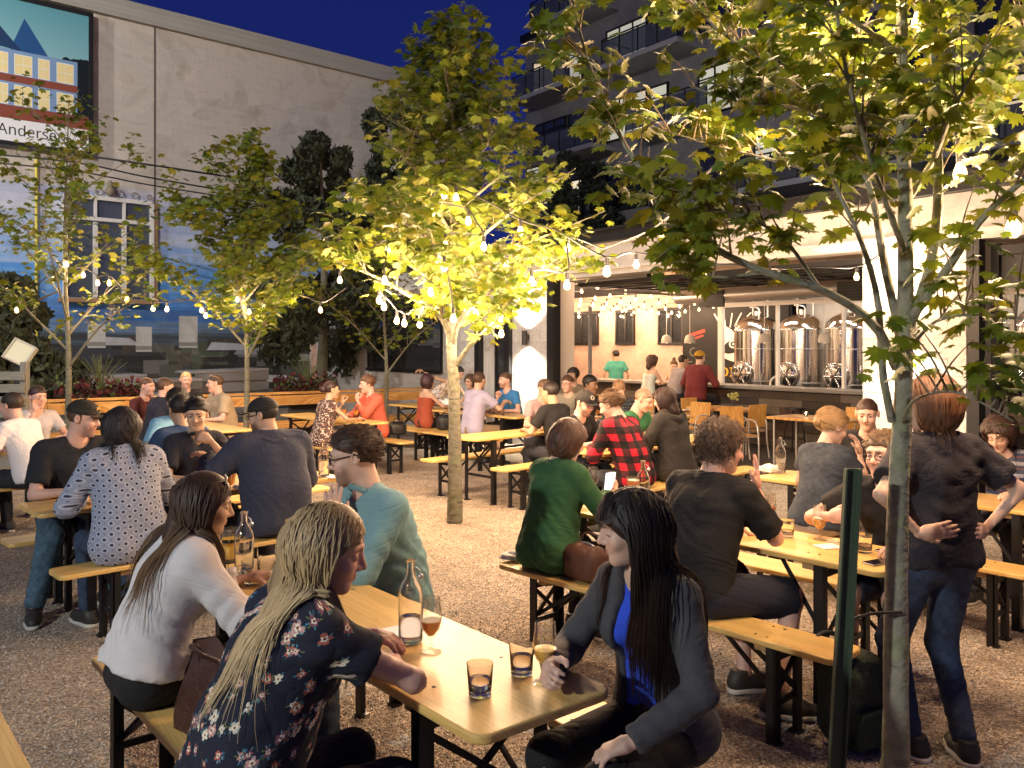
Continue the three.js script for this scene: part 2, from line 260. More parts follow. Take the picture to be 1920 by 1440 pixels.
  // window with white frame
  const wx = 2.4, wy = 4.25, ww = 2.05, wh = 2.5, W = MT.white, w = mesh('window', [box(0.09, wh, 0.14, wx - ww / 2, wy, 0.05), box(0.09, wh, 0.14, wx + ww / 2, wy, 0.05), box(ww, 0.1, 0.14, wx, wy + wh / 2, 0.055), box(ww, 0.09, 0.13, wx, wy + 0.72, 0.05), box(0.1, wh - 0.62, 0.12, wx - 0.34, wy - 0.3, 0.05), box(0.1, wh - 0.62, 0.12, wx + 0.34, wy - 0.3, 0.05), box(0.06, 0.5, 0.12, wx - 0.34, wy + 0.97, 0.05), box(0.06, 0.5, 0.12, wx + 0.34, wy + 0.97, 0.05)], W, lb);
  const wp = phys([0.085, 0.10, 0.125], 0.05, { clearcoat: 1, clearcoatRoughness: 0.03 }); for (const dx of [-0.68, 0, 0.68]) { mesh('pane', box(0.6, 1.88, 0.02, wx + dx, wy - 0.28, 0.03), wp, w); mesh('pane', box(0.6, 0.46, 0.02, wx + dx, wy + 0.97, 0.03), wp, w); }
  mesh('window_sill', rbox(ww + 0.3, 0.12, 0.3, 0.02, wx, wy - wh / 2 - 0.07, 0.12), mat([0.36, 0.22, 0.12], 0.8), w);
  mesh('window_surround', box(0.09, wh + 0.1, 0.1, wx + ww / 2 + 0.1, wy, 0.05), mat([0.30, 0.18, 0.10], 0.8), w);
  // scrollwork over the window
  const scr = []; for (const sx of [-1, 1]) for (let k = 0; k < 3; k++) { const cx = wx + sx * (0.25 + k * 0.36); scr.push(new THREE.TorusGeometry(0.09 - k * 0.015, 0.014, 6, 14).translate(cx, wy + wh / 2 + 0.16, 0.07)); }
  scr.push(lathe([[0, 0], [0.09, 0.03], [0.13, 0.14], [0.06, 0.26], [0.09, 0.33], [0, 0.42]], 12).translate(wx, wy + wh / 2 + 0.06, 0.12));
  mesh('window_ornament', scr, mat([0.25, 0.2, 0.15], 0.7), w);
  mesh('downpipe', cyl(0.035, 0.035, 5, 0.75, 4.0, 0.06, 8), mat([0.7, 0.6, 0.08], 0.5), lb);
}
{ // billboard: framed print of a house under a slate turret
  const bb = thing('billboard', 'black framed billboard of a blue house above white lettering on the tall building', 'billboard', [-12, 0, -20], LTH);
  const t = canvasTex(1024, 1024, (c, w, h) => {
    const r = rng(9); let g = c.createLinearGradient(0, 0, 0, h * 0.8); g.addColorStop(0, '#5f9fae'); g.addColorStop(0.5, '#8cc0c8'); g.addColorStop(1, '#cfe3da'); c.fillStyle = g; c.fillRect(0, 0, w, h);
    c.save(); c.translate(w * 0.57, 0); c.scale(0.43, 1);
    c.fillStyle = '#0e1c22'; for (let k = 0; k < 500; k++) { c.beginPath(); c.ellipse(w * (0.74 + r() * 0.3), h * (0.36 + r() * 0.45), 14 + r() * 30, 14 + r() * 26, 0, 0, 7); c.fill(); }
    c.fillStyle = '#24548c'; c.beginPath(); c.moveTo(w * 0.30, h * 0.36); c.lineTo(w * 0.42, h * 0.13); c.lineTo(w * 0.62, h * 0.36); c.fill(); c.fillStyle = '#1d3d66'; c.beginPath(); c.moveTo(0, h * 0.34); c.lineTo(w * 0.2, h * 0.2); c.lineTo(w * 0.4, h * 0.36); c.fill(); c.fillRect(w * 0.6, h * 0.36, w * 0.28, 18);
    c.fillStyle = '#7f9fc6'; c.fillRect(0, h * 0.36, w * 0.88, h * 0.40); c.fillStyle = '#8c4a3a'; c.fillRect(0, h * 0.53, w * 0.88, h * 0.05); c.fillRect(0, h * 0.74, w, h * 0.09);
    for (const [x, ww] of [[0.02, 0.12], [0.2, 0.08], [0.34, 0.14], [0.54, 0.09], [0.70, 0.14]]) for (const y of [0.39, 0.60]) { c.fillStyle = '#eef0ee'; c.fillRect(w * x - 6, h * y - 6, w * ww + 12, h * 0.13 + 12); c.fillStyle = '#f0dfa0'; c.fillRect(w * x, h * y, w * ww, h * 0.13); c.fillStyle = '#eef0ee'; c.fillRect(w * x, h * (y + 0.06), w * ww, 5); c.fillRect(w * (x + ww / 2), h * y, 4, h * 0.13); }
    c.restore();
    c.fillStyle = '#f2f3f4'; c.fillRect(0, h * 0.83, w, h * 0.17); c.fillStyle = '#20262c'; c.font = '500 96px sans-serif'; c.textAlign = 'left'; c.save(); c.translate(w * 0.655, h * 0.94); c.scale(0.62, 1.05); c.fillText('Andersen', 0, 0); c.restore(); c.fillStyle = '#d3572c'; c.beginPath(); c.moveTo(w * 0.93, h * 0.935); c.lineTo(w * 0.965, h * 0.90); c.lineTo(w * 0.965, h * 0.945); c.fill();
  });
  const x0 = -3.9, x1 = 1.93, y0 = 6.55, y1 = 10.0, cx = (x0 + x1) / 2, cy = (y0 + y1) / 2;
  mesh('printed_panel', new THREE.PlaneGeometry(x1 - x0, y1 - y0).translate(cx, cy, 0.16), mat([1, 1, 1], 0.5, { map: t }), bb);
  mesh('frame', [box(0.1, y1 - y0, 0.2, x0, cy, 0.1), box(0.1, y1 - y0, 0.2, x1, cy, 0.1), box(x1 - x0 + 0.1, 0.1, 0.2, cx, y0, 0.1), box(x1 - x0 + 0.1, 0.1, 0.2, cx, y1, 0.1), box(x1 - x0, y1 - y0, 0.1, cx, cy, 0.08)], MT.black, bb);
}
// ---------- apartment block behind the brewery ----------
{
  const ab = thing('apartment_building', 'dark brick apartment block with balconies and a few lit windows', 'building', [0.66, 0, -42], BTH);
  const bm = mat([0.27, 0.265, 0.29], 0.85, { map: rep(TX.coarse, 0.5), bumpMap: rep(TX.fine, 2), bumpScale: 0.01 }), slab = mat([0.3, 0.3, 0.31], 0.7);
  mesh('wall', metreUV(box(34, 16.8, 10, -17, 8.4, 5.01), 0.3), bm, ab);
  mesh('roof_edge', box(34.4, 0.3, 10.4, -17, 16.9, 5), MT.darkmetal, ab);
  const lit = (c, e) => mat(c, 0.6, { emissive: lin(...c), emissiveIntensity: e });
  const wl = [lit([1, 0.78, 0.52], 0.55), lit([0.92, 0.9, 0.72], 0.35), lit([1, 0.84, 0.6], 0.8)];
  const winG = (w, h) => [box(w + 0.12, 0.07, 0.1, 0, h / 2, 0), box(w + 0.12, 0.07, 0.1, 0, -h / 2, 0), box(0.07, h, 0.1, -w / 2, 0, 0), box(0.07, h, 0.1, w / 2, 0, 0), ...Array.from({ length: Math.max(1, Math.round(w / 0.9)) - 1 }, (_, k) => box(0.06, h, 0.09, -w / 2 + w * (k + 1) / Math.max(1, Math.round(w / 0.9)), 0, 0)), box(w, 0.05, 0.09, 0, h * 0.28, 0)];
  const cache = {};
  function win(s, y, w, h, m) { const k = w + '_' + h; cache[k] ??= [merge(winG(w, h)), box(w, h, 0.03)]; const f = mesh('window', cache[k][0], MT.darkmetal, ab); f.position.set(s, y, -0.04); const p = mesh('pane', cache[k][1], m || winPane, f); p.position.z = 0.02; }
  const rr = rng(31);
  for (let fl = 0; fl < 5; fl++) for (let k = 0; k < 6; k++) {
    const y = 2.4 + fl * 3.05, s = -1.9 - k * 5.2; let m = null;
    if ((fl === 2 && k === 0) || (fl === 4 && k === 0)) m = wl[0]; else if (fl === 4 && k === 1) m = wl[1]; else if (fl === 3 && (k === 1 || k === 2)) m = wl[1]; else if (rr() < 0.12) m = wl[0];
    win(s, y, 2.4, 1.75, m);
    if ((fl === 2 && k === 0)) win(s - 1.9, y - 0.2, 0.95, 2.1, wl[2]); else win(s - 1.9, y - 0.2, 0.95, 2.1, (fl + k) % 4 ? null : wl[1]);
    if (fl === 3 && k === 0) win(s + 1.2, y - 1.5, 1.1, 0.8, wl[1]);
  }
  for (let fl = 0; fl < 5; fl++) for (let k = 0; k < 5; k++) {
    const y = 4.1 + fl * 3.05, s = -4.6 - k * 6.2 + (fl % 2) * 1.4;
    if ((fl + k) % 3 === 2 && k > 0) continue;
    const b = mesh('balcony', box(4.2, 0.2, 1.7, s, y, -0.86), slab, ab);
    const rl = [box(4.2, 0.05, 0.05, s, y + 1.1, -1.66), box(0.05, 0.05, 1.6, s - 2.07, y + 1.1, -0.83), box(0.05, 0.05, 1.6, s + 2.07, y + 1.1, -0.83)]; for (let q = 0; q <= 4; q++) rl.push(box(0.04, 1.0, 0.04, s - 2.07 + q * 1.035, y + 0.6, -1.66));
    mesh('railing', rl, MT.darkmetal, b); mesh('railing_glass', box(4.1, 0.85, 0.015, s, y + 0.58, -1.64), phys([0.25, 0.27, 0.3], 0.1, { transmission: 0.75, thickness: 0 }), b);
  }
}
// ================= tables and benches =================
function slabGeo(L, W, T, r, bev) {
  const a = L / 2 - bev, b = W / 2 - bev, s = new THREE.Shape(); r -= bev;
  s.moveTo(-a + r, -b); s.lineTo(a - r, -b); s.absarc(a - r, -b + r, r, -Math.PI / 2, 0); s.lineTo(a, b - r); s.absarc(a - r, b - r, r, 0, Math.PI / 2); s.lineTo(-a + r, b); s.absarc(-a + r, b - r, r, Math.PI / 2, Math.PI); s.lineTo(-a, -b + r); s.absarc(-a + r, -b + r, r, Math.PI, Math.PI * 1.5);
  const g = new THREE.ExtrudeGeometry(s, { depth: T - 2 * bev, bevelEnabled: true, bevelSize: bev, bevelThickness: bev, bevelSegments: 3, curveSegments: 8 });
  g.rotateX(-Math.PI / 2).translate(0, bev, 0); const p = g.attributes.position, uv = g.attributes.uv; for (let i = 0; i < p.count; i++) uv.setXY(i, p.getX(i), p.getZ(i) + p.getY(i)); return g;
}
const TH = 0.77, BH = 0.47, TW = 0.52, BW = 0.26, LEN = 2.2;
function legSet(W, H, inset) {   // folding steel frame at one end; x along the table, z across; built at x = 0 with the brace towards -x
  const hw = W / 2 - 0.035, t = 0.035, parts = [];
  const X = inset;
  return {
    legs: [-1, 1].map(s => [box(0.012, H, 0.05, X, H / 2, s * hw), box(0.045, H, 0.006, X - 0.02, H / 2, s * (hw + 0.022)), box(0.06, 0.012, 0.055, X - 0.01, 0.006, s * hw)]),
    cross: [box(0.012, 0.03, hw * 2, X - 0.008, H - 0.05, 0), box(0.012, 0.03, hw * 2, X - 0.008, H * 0.42, 0), bar(V(X - 0.008, H * 0.45, -hw), V(X - 0.008, H - 0.07, hw), 0.012, 0.022), bar(V(X - 0.016, H * 0.45, hw), V(X - 0.016, H - 0.07, -hw), 0.012, 0.022)],
    brace: [-1, 1].map(s => [bar(V(X - 0.02, H * 0.5, s * hw * 0.8), V(X - 0.34, H + 0.0, s * hw * 0.35), 0.02, 0.012)]),
  };
}
const protoCache = {};
function furnitureGeo(kind) {
  if (protoCache[kind]) return protoCache[kind];
  const tbl = kind === 'table', W = tbl ? TW : BW, H = (tbl ? TH : BH) - 0.03, g = { top: slabGeo(LEN, W, 0.03, 0.05, 0.008).translate(0, H, 0) };
  const l = legSet(W, H, LEN / 2 - 0.3), flip = x => x.map(q => q.clone().rotateY(Math.PI));
  g.legs = [...l.legs.map(merge), ...l.legs.map(x => merge(flip(x)))]; g.cross = [merge(l.cross), merge(flip(l.cross))]; g.brace = [...l.brace.map(merge), ...l.brace.map(x => merge(flip(x)))];
  g.cleat = [-1, 1].flatMap(s => [-0.2].map(o => rbox(0.07, 0.035, W - 0.06, 0.006, s * (LEN / 2 - 0.38), H - 0.018, 0)));
  g.bolts = [-1, 1].flatMap(s => [-1, 1].flatMap(q => [0, 1].map(e => cyl(0.007, 0.007, 0.002, s * (LEN / 2 - 0.36 - e * 0.06), H + 0.0305, q * W * 0.3, 8))));
  return protoCache[kind] = g;
}
// centre x, distance, direction of the long side in plan
function furniture(kind, cx, cd, dir, label, group) {
  const g = furnitureGeo(kind), tbl = kind === 'table', t = thing(tbl ? 'folding_table' : 'folding_bench', label, tbl ? 'table' : 'bench', [cx, 0, -cd], Math.atan2(dir[1], dir[0]), group);
  mesh(tbl ? 'table_top' : 'seat', g.top, MT.top, t);
  g.legs.forEach(x => mesh('leg', x, MT.steel, t)); g.cross.forEach(x => mesh('cross_frame', x, MT.steel, t)); g.brace.forEach(x => mesh('brace', x, MT.steel, t));
  g.cleat.forEach(x => mesh('cleat', x, MT.cleat, t)); mesh('bolt_heads', merge(g.bolts), MT.black, t).userData.kind = 'stuff';
  return t;
}
const unit = (x, y) => { const l = Math.hypot(x, y); return [x / l, y / l]; };
const SETS = {};
// a table with its two benches; dir runs along the table; the benches lie on the sides +p and -p, p = dir turned left
function tableSet(id, cx, cd, dir, labels, o = {}) {
  dir = unit(...dir); const p = [-dir[1], dir[0]], off = o.off ?? TW / 2 + 0.17 + BW / 2; SETS[id] = { c: [cx, cd], dir, p };
  if (labels[0]) furniture('table', cx, cd, dir, labels[0], 'folding beer tables on the gravel');
  if (labels[1]) furniture('bench', cx + p[0] * (o.off1 ?? off) + dir[0] * (o.sh1 || 0), cd + p[1] * (o.off1 ?? off) + dir[1] * (o.sh1 || 0), dir, labels[1], 'folding benches on the gravel');
  if (labels[2]) furniture('bench', cx - p[0] * (o.off2 ?? off) + dir[0] * (o.sh2 || 0), cd - p[1] * (o.off2 ?? off) + dir[1] * (o.sh2 || 0), dir, labels[2], 'folding benches on the gravel');
}
// a point of a set: along the table, across it
const onSet = (id, a, b) => { const s = SETS[id]; return [s.c[0] + s.dir[0] * a + s.p[0] * b, s.c[1] + s.dir[1] * a + s.p[1] * b]; };
const vA = unit(-0.638, 0.77), vB = unit(-0.67, 0.742), wA = unit(0.72, 0.69);
tableSet('T1', -0.59, 3.27, vA, ['honey wood folding table in the foreground with four glasses and two carafes', 'long folding bench under the woman in the white sweater and brown tote', 'folding bench in the foreground under the long haired woman in a grey cardigan']);
tableSet('T2', 1.15, 4.9, vB, ['folding table between the curly haired man and the man with glasses', 'folding bench with bolt holes under the curly haired man and the woman in green', 'folding bench behind the table of the man with glasses']);
tableSet('T3', 2.85, 6.15, vB, ['folding table with a lone carafe by the woman in a denim vest', 'folding bench under the woman in a denim vest', 'folding bench under the young man in black beside the bright pier']);
tableSet('T4', 1.5, 9.1, wA, ['folding table with two beers between the capped man and plaid shirt', 'folding bench under the black capped man', 'folding bench under the man in red plaid shirt']);
tableSet('M1', 0.2, 10.4, wA, ['empty folding table just behind the middle maple trunk', 'empty folding bench behind the empty table by the maple', 'empty folding bench in front of the empty table by the maple'], { sh1: -0.05, sh2: 0.05 });
tableSet('M0', -0.5, 13.35, vB, ['folding table of the man in blue tee near the bright pier', 'folding bench under the man in a lavender shirt', 'folding bench under the man in a blue tee']);
tableSet('M2', -1.3, 14.6, vB, ['folding table piled with white napkins below the bending woman', 'folding bench under the woman in the rust top', 'folding bench behind the white napkins']);
tableSet('B1', -2.6, 12.3, vB, ['folding table with two orange beers between coral sweater and floral dress', 'folding bench under the woman in a floral dress', 'folding bench under the person in a coral sweater']);
tableSet('B2', -4.15, 11.3, vB, ['folding table of the man in khaki by the wooden rail', 'folding bench on the near side of the khaki man', 'folding bench under the man in khaki']);
tableSet('L1', -2.3, 6.2, wA, ['long folding table between the capped man and the navy hoodie', 'folding bench under the capped man and the man in navy polo', 'folding bench under the woman in the dotted blouse']);
tableSet('L2', -5.35, 8.3, wA, ['folding table at the left edge with carafes and plates', 'folding bench behind the table at the left edge', 'empty folding bench at the left edge before the white tee'], { off2: 0.5 });
// ================= inside the brewery =================
function inBrew(name, label, category, s, z, turn = 0, group, y = 0.022) { const p = B2W(s, y, z); return thing(name, label, category, [p.x, p.y, p.z], BTH + turn, group); }
{ // bar with a front of reclaimed boards
  const t = inBrew('bar_counter', 'long bar with a patchwork front of reclaimed boards before the tanks', 'bar', 0, 0);
  mesh('counter_top', rbox(6.6, 0.06, 0.62, 0.012, 2.75, 1.03, 3.5), mat([0.30, 0.29, 0.28], 0.3, { map: rep(TX.coarse, 1) }), t);
  mesh('counter_top', rbox(2.6, 0.06, 0.5, 0.012, 7.36, 1.03, 3.46), mat([0.30, 0.29, 0.28], 0.3, { map: rep(TX.coarse, 1) }), t);
  mesh('carcass', [box(6.4, 1.0, 0.4, 2.75, 0.5, 3.55), box(2.4, 1.0, 0.25, 7.3, 0.5, 3.5)], MT.black, t);
  const r = rng(41), pm = [[0.075, 0.055, 0.04], [0.12, 0.09, 0.065], [0.17, 0.14, 0.11], [0.05, 0.038, 0.032], [0.22, 0.19, 0.15], [0.09, 0.05, 0.035]].map(c => mat(c, 0.75, { map: rep(TX.coarse, 1), bumpMap: TX.fine, bumpScale: 0.001 })), gc = {};
  for (let j = 0; j < 7; j++) { let s = -0.4 - r() * 0.3; while (s < 8.3) { const L = [0.4, 0.55, 0.7, 0.9][Math.floor(r() * 4)]; gc[L] ??= metreUV(rbox(L - 0.006, 0.134, 0.022, 0.004)); const p = mesh('board', gc[L], pm[Math.floor(r() * 6)], t); p.position.set(s + L / 2, 0.08 + j * 0.139, 3.335 + r() * 0.006); s += L; } }
}
// glazed partition frame behind the bar
{
  const t = inBrew('glazed_partition', 'white framed glass partition between the bar and the steel tanks', 'partition', 0, 0), fr = mat([0.75, 0.74, 0.72], 0.5);
  for (const s of [5.83, 4.48, 3.1, 1.7, 0.3, -1.1]) mesh('post', box(s === 5.83 ? 0.12 : 0.05, 2.56, 0.07, s, 1.28, 4.3), fr, t);
  mesh('top_rail', box(7.2, 0.09, 0.08, 2.3, 2.6, 4.3), fr, t); mesh('bottom_rail', box(7.1, 1.0, 0.06, 2.3, 0.5, 4.35), MT.darkmetal, t);
}
{ // steel tanks
  const prof = [[0, 0.42], [0.12, 0.42], [0.47, 0.72], [0.475, 0.76], [0.475, 0.79], [0.47, 0.8], [0.47, 2.08], [0.476, 2.09], [0.476, 2.12], [0.468, 2.14], [0.44, 2.24], [0.36, 2.33], [0.22, 2.40], [0.1, 2.43], [0, 2.44]];
  const body = lathe(prof, 48), labels = ['leftmost steel brewing tank behind the bar', 'second steel brewing tank from the left behind the bar', 'third steel brewing tank partly behind the maple trunk', 'fourth steel brewing tank behind the right pier', 'steel brewing tank seen through the right opening near the pier', 'steel brewing tank seen at the right edge'];
  [5.95, 4.85, 3.77, 2.6, 1.42, 0.35].forEach((s, i) => {
    const t = inBrew('brewing_tank', labels[i], 'tank', s, 5.6, 0, 'stainless steel brewing tanks');
    mesh('shell', body, MT.steelshine, t);
    for (let k = 0; k < 4; k++) mesh('leg', cyl(0.03, 0.03, 0.6, 0.36 * Math.cos(k * 1.571 + 0.78), 0.3, 0.36 * Math.sin(k * 1.571 + 0.78), 10), MT.galv, t);
    const door = mesh('manway_door', [lathe([[0, 0.05], [0.12, 0.045], [0.2, 0.03], [0.24, 0.0], [0.25, -0.03], [0.25, -0.09]], 32).rotateX(-Math.PI / 2).translate(0, 1.2, -0.52), new THREE.TorusGeometry(0.245, 0.018, 8, 32).translate(0, 1.2, -0.52)], MT.chrome, t);
    mesh('door_clamp', [0, 1.05, 2.1].map(a => bar(V(-0.22 * Math.cos(a), 1.2 - 0.22 * Math.sin(a), -0.575), V(0.22 * Math.cos(a), 1.2 + 0.22 * Math.sin(a), -0.575), 0.016, 0.016, 8)).concat([cyl(0.04, 0.04, 0.05, 0, 0, 0, 12).rotateX(1.571).translate(0, 1.2, -0.6)]), MT.steelshine, door);
    mesh('weld_band', [new THREE.TorusGeometry(0.474, 0.008, 6, 40).rotateX(1.571).translate(0, 1.05, 0), new THREE.TorusGeometry(0.474, 0.008, 6, 40).rotateX(1.571).translate(0, 1.72, 0)], MT.galv, t);
    mesh('pipe', [cyl(0.02, 0.02, 0.6, 0.1, 2.72, 0, 10), cyl(0.02, 0.02, 0.6, -0.2, 2.66, 0.1, 10), tube([V(-0.2, 2.3, -0.2), V(-0.2, 2.55, -0.2), V(-0.05, 2.6, -0.2), V(0.1, 2.6, -0.1)], 0.018, 8), cyl(0.05, 0.05, 0.1, 0, 2.47, 0, 14)], MT.galv, t);
    if (i === 1) mesh('hose', tube([V(0.1, 1.2, -0.6), V(0.28, 1.1, -0.62), V(0.3, 0.9, -0.62), V(0.2, 0.7, -0.6)], 0.02, 8), MT.white, t);
  });
}
{ // black wall panel with a painted mark and yellow letters
  const t = inBrew('painted_sign_panel', 'black panel with a white eyed animal mark and yellow letters beside the tanks', 'sign', 0, 0);
  const tx = canvasTex(1024, 1024, (c, w, h) => {
    c.fillStyle = '#0b0a0b'; c.fillRect(0, 0, w, h);
    // seen from the garden the panel's left is at the left of this picture
    c.fillStyle = '#e9e4da'; c.beginPath(); c.moveTo(430, 300); c.quadraticCurveTo(520, 330, 560, 420); c.lineTo(760, 420); c.lineTo(760, 640); c.quadraticCurveTo(560, 700, 400, 600); c.quadraticCurveTo(440, 540, 400, 470); c.quadraticCurveTo(380, 380, 430, 300); c.fill();
    c.strokeStyle = '#e9e4da'; c.lineWidth = 12; for (let k = 0; k < 6; k++) { c.beginPath(); c.moveTo(400 + k * 45, 330 - k * 6); c.quadraticCurveTo(380 + k * 60, 250, 330 + k * 90, 180); c.stroke(); }
    c.fillStyle = '#101010'; c.beginPath(); c.ellipse(520, 500, 110, 62, -0.5, 0, 7); c.fill(); c.strokeStyle = '#f4f0e8'; c.lineWidth = 16; c.beginPath(); c.arc(520, 480, 34, 0, 7); c.stroke(); c.fillStyle = '#f4f0e8'; c.beginPath(); c.arc(520, 480, 12, 0, 7); c.fill();
    c.fillStyle = '#d6a52e'; c.font = 'bold 130px sans-serif'; c.fillText('DIT', 390, 800);
    c.strokeStyle = '#8e8a84'; c.lineWidth = 6; for (const [x, y] of [[120, 560], [200, 620], [90, 700]]) { c.beginPath(); c.arc(x, y, 40, 0.5, 5); c.stroke(); } c.fillStyle = '#a53a2c'; c.save(); c.translate(60, 380); c.rotate(-0.3); c.fillRect(0, 0, 180, 34); c.fillRect(0, 50, 150, 20); c.restore();
  });
  const g = new THREE.PlaneGeometry(3.0, 2.4).rotateY(Math.PI).translate(7.15, 1.75, 6.28); mesh('printed_face', g, mat([1, 1, 1], 0.7, { map: tx }), t);
  mesh('board', box(3.0, 3.2, 0.1, 7.15, 1.62, 6.36), MT.black, t);
}
{ // ducts
  const t = inBrew('ventilation_duct', 'large round silver ventilation duct under the ceiling above the bar', 'duct', 0, 0);
  mesh('duct_pipe', [cyl(0.2, 0.2, 8.4, 0, 0, 0, 28).rotateZ(Math.PI / 2).translate(2.4, 2.86, 3.85)], MT.galv, t);
  mesh('duct_pipe', [cyl(0.13, 0.13, 7.6, 0, 0, 0, 24).rotateZ(Math.PI / 2).translate(2.2, 2.72, 3.2)], MT.galv, t);
  for (let k = 0; k < 7; k++) mesh('duct_collar', new THREE.TorusGeometry(0.203, 0.012, 6, 28).rotateY(Math.PI / 2).translate(-1.2 + k * 1.25, 2.86, 3.85), MT.galv, t);
  for (const [s, z] of [[5.0, 3.3], [2.2, 3.3]]) mesh('duct_grille', [box(0.5, 0.32, 0.03, s, 2.66, z - 0.22), ...Array.from({ length: 6 }, (_, k) => box(0.46, 0.012, 0.03, s, 2.54 + k * 0.048, z - 0.24))], MT.darkmetal, t);
}
const bulbM = mat([1, 0.86, 0.62], 0.4, { emissive: lin(1, 0.66, 0.32), emissiveIntensity: 6 });
const bulbSmall = mat([1, 0.86, 0.62], 0.4, { emissive: lin(1, 0.68, 0.36), emissiveIntensity: 4.5 });
const bulbGeo = lathe([[0, 0], [0.012, 0.001], [0.024, 0.012], [0.03, 0.03], [0.028, 0.048], [0.018, 0.072], [0.013, 0.09], [0.013, 0.1]], 14).translate(0, -0.15, 0);
const glassShell = lathe([[0, -0.004], [0.014, -0.003], [0.028, 0.01], [0.035, 0.03], [0.032, 0.05], [0.021, 0.076], [0.016, 0.1]], 16).translate(0, -0.15, 0);
const sockGeo = merge([cyl(0.016, 0.019, 0.06, 0, -0.035, 0, 12), cyl(0.006, 0.006, 0.03, 0, 0, 0, 8)]);
const WARM = lin(1, 0.64, 0.38);
let nLights = 0;
function pointLight(p, c, i, r = 1.6) { const l = new THREE.PointLight(c, i, 0, 2); l.position.copy(p); l.castShadow = true; l.shadow.radius = r; l.name = 'lamp'; scene.add(l); nLights++; return l; }
function stringLight(label, pts, I, o = {}) {   // pts: where the socket of each bulb hangs from the cable
  const t = thing('string_light', label, 'string light', [0, 0, 0], 0, o.group), path = [];
  if (o.from) path.push(o.from);
  pts.forEach((p, i) => { path.push(p); if (i + 1 < pts.length) { const q = pts[i + 1], d = p.distanceTo(q); if (d > 0.25) path.push(p.clone().lerp(q, 0.5).add(V(0, 0.012 + d * (o.sag ?? 0.0), 0))); } });
  if (o.to) path.push(o.to);
  mesh('cable', tube(path, o.cr || 0.009, 5, path.length * 3), MT.black, t);
  for (const p of pts) {
    const sc = o.s || 1; const s = mesh('socket', sockGeo, MT.black, t); s.position.copy(p); s.scale.setScalar(sc);
    const b = mesh('bulb', bulbGeo, o.small ? bulbSmall : bulbM, t); b.position.copy(p); b.scale.setScalar(sc); b.castShadow = false;
    if (I) pointLight(p.clone().add(V(0, -0.12 * sc, 0)), WARM, I, 1.6);
  }
  return t;
}
{ // rows of small bulbs under the wooden ceiling
  const L = ['nearest the garage door', 'second row from the garage door', 'third row from the garage door', 'fourth row from the garage door', 'fifth row from the garage door', 'nearest the warm back wall'];
  for (let k = 0; k < 6; k++) { const z = 1.0 + k * 1.02, pts = []; for (let i = 0; i < 14; i++) { const s = 5.9 + k * 0.33 + i * 0.43, u = ((i % 7) / 7) * 2 - 1; pts.push(B2W(s, 2.96 - k * 0.03 - 0.1 * (1 - u * u), z)); } stringLight('row of small warm bulbs under the brewery ceiling, ' + L[k], pts, 1.25, { s: 0.95, cr: 0.005, small: true, group: 'rows of bulbs inside the brewery' }); }
}
{ // pendants over the bar
  const shade = lathe([[0.02, 0.17], [0.05, 0.165], [0.085, 0.13], [0.105, 0.06], [0.11, 0], [0.102, 0], [0.095, 0.06], [0.07, 0.12], [0.02, 0.15]], 28), gm = mat([0.5, 0.49, 0.46], 0.7);
  [[6.57, 'leftmost grey dome pendant over the end of the bar'], [5.95, 'second grey dome pendant over the end of the bar'], [4.18, 'grey dome pendant in front of the leftmost tank'], [2.96, 'grey dome pendant in front of the third tank'], [0.6, 'grey dome pendant by the right pier']].forEach(([s, lab]) => {
    const t = inBrew('pendant_lamp', lab, 'pendant lamp', s, 3.5, 0, 'pendants over the bar', 1.86); mesh('shade', shade, gm, t); mesh('cord', cyl(0.006, 0.006, 1.36, 0, 0.85, 0, 6), MT.white, t); const b = mesh('bulb', new THREE.SphereGeometry(0.035, 12, 10).translate(0, 0.03, 0), bulbSmall, t); b.castShadow = false;
    pointLight(B2W(s, 1.89, 3.5), WARM, 0.9, 1.7);
  });
}
{ // tube lights in the tank room
  [[5.4, 'left tube light above the steel tanks'], [3.4, 'middle tube light above the steel tanks'], [1.2, 'right tube light above the steel tanks']].forEach(([s, lab]) => {
    const t = inBrew('tube_light', lab, 'tube light', s, 4.72, 0, 'tube lights in the tank room', 3.1); mesh('housing', box(1.5, 0.06, 0.16, 0, 0.06, 0), MT.white, t); mesh('tube', cyl(0.02, 0.02, 1.4, 0, 0, 0, 10).rotateZ(1.571), mat([1, 0.95, 0.88], 0.4, { emissive: lin(1, 0.93, 0.82), emissiveIntensity: 6 }), t);
    const l = new THREE.RectAreaLight(lin(1, 0.90, 0.76), 50, 1.4, 0.12); const p = B2W(s, 3.05, 4.72); l.position.copy(p); l.lookAt(B2W(s, 0.6, 5.5)); scene.add(l);
  });
}
// up and down wall lamps on the two piers, their light washing the blocks
const sconceM = mat([0.03, 0.03, 0.03], 0.5), lensM = mat([1, 0.95, 0.85], 0.3, { emissive: lin(1, 0.9, 0.75), emissiveIntensity: 9 });
function sconce(s, y, label, I) {
  const t = inBrew('wall_lamp', label, 'wall lamp', s, -0.1, 0, 'up and down wall lamps', y); mesh('housing', [new THREE.CylinderGeometry(0.05, 0.05, 0.26, 20, 1, true), box(0.04, 0.1, 0.1, 0, 0, 0.05)], sconceM, t);
  for (const q of [-1, 1]) { mesh('lens', cyl(0.045, 0.045, 0.004, 0, q * 0.115, 0, 18), lensM, t); const l = new THREE.SpotLight(lin(1, 0.86, 0.66), I, 0, 1.2, 0.8, 2); const p = B2W(s, y + q * 0.12, -0.1); l.position.copy(p); l.target.position.copy(B2W(s, y + q * 2.2, -0.02)); l.castShadow = true; l.shadow.radius = 2; scene.add(l, l.target); nLights++; }
}
sconce(6.62, 1.95, 'dark up and down wall lamp on the left bright pier', 90);
sconce(-0.42, 1.95, 'dark up and down wall lamp on the right pier behind the maple', 45);
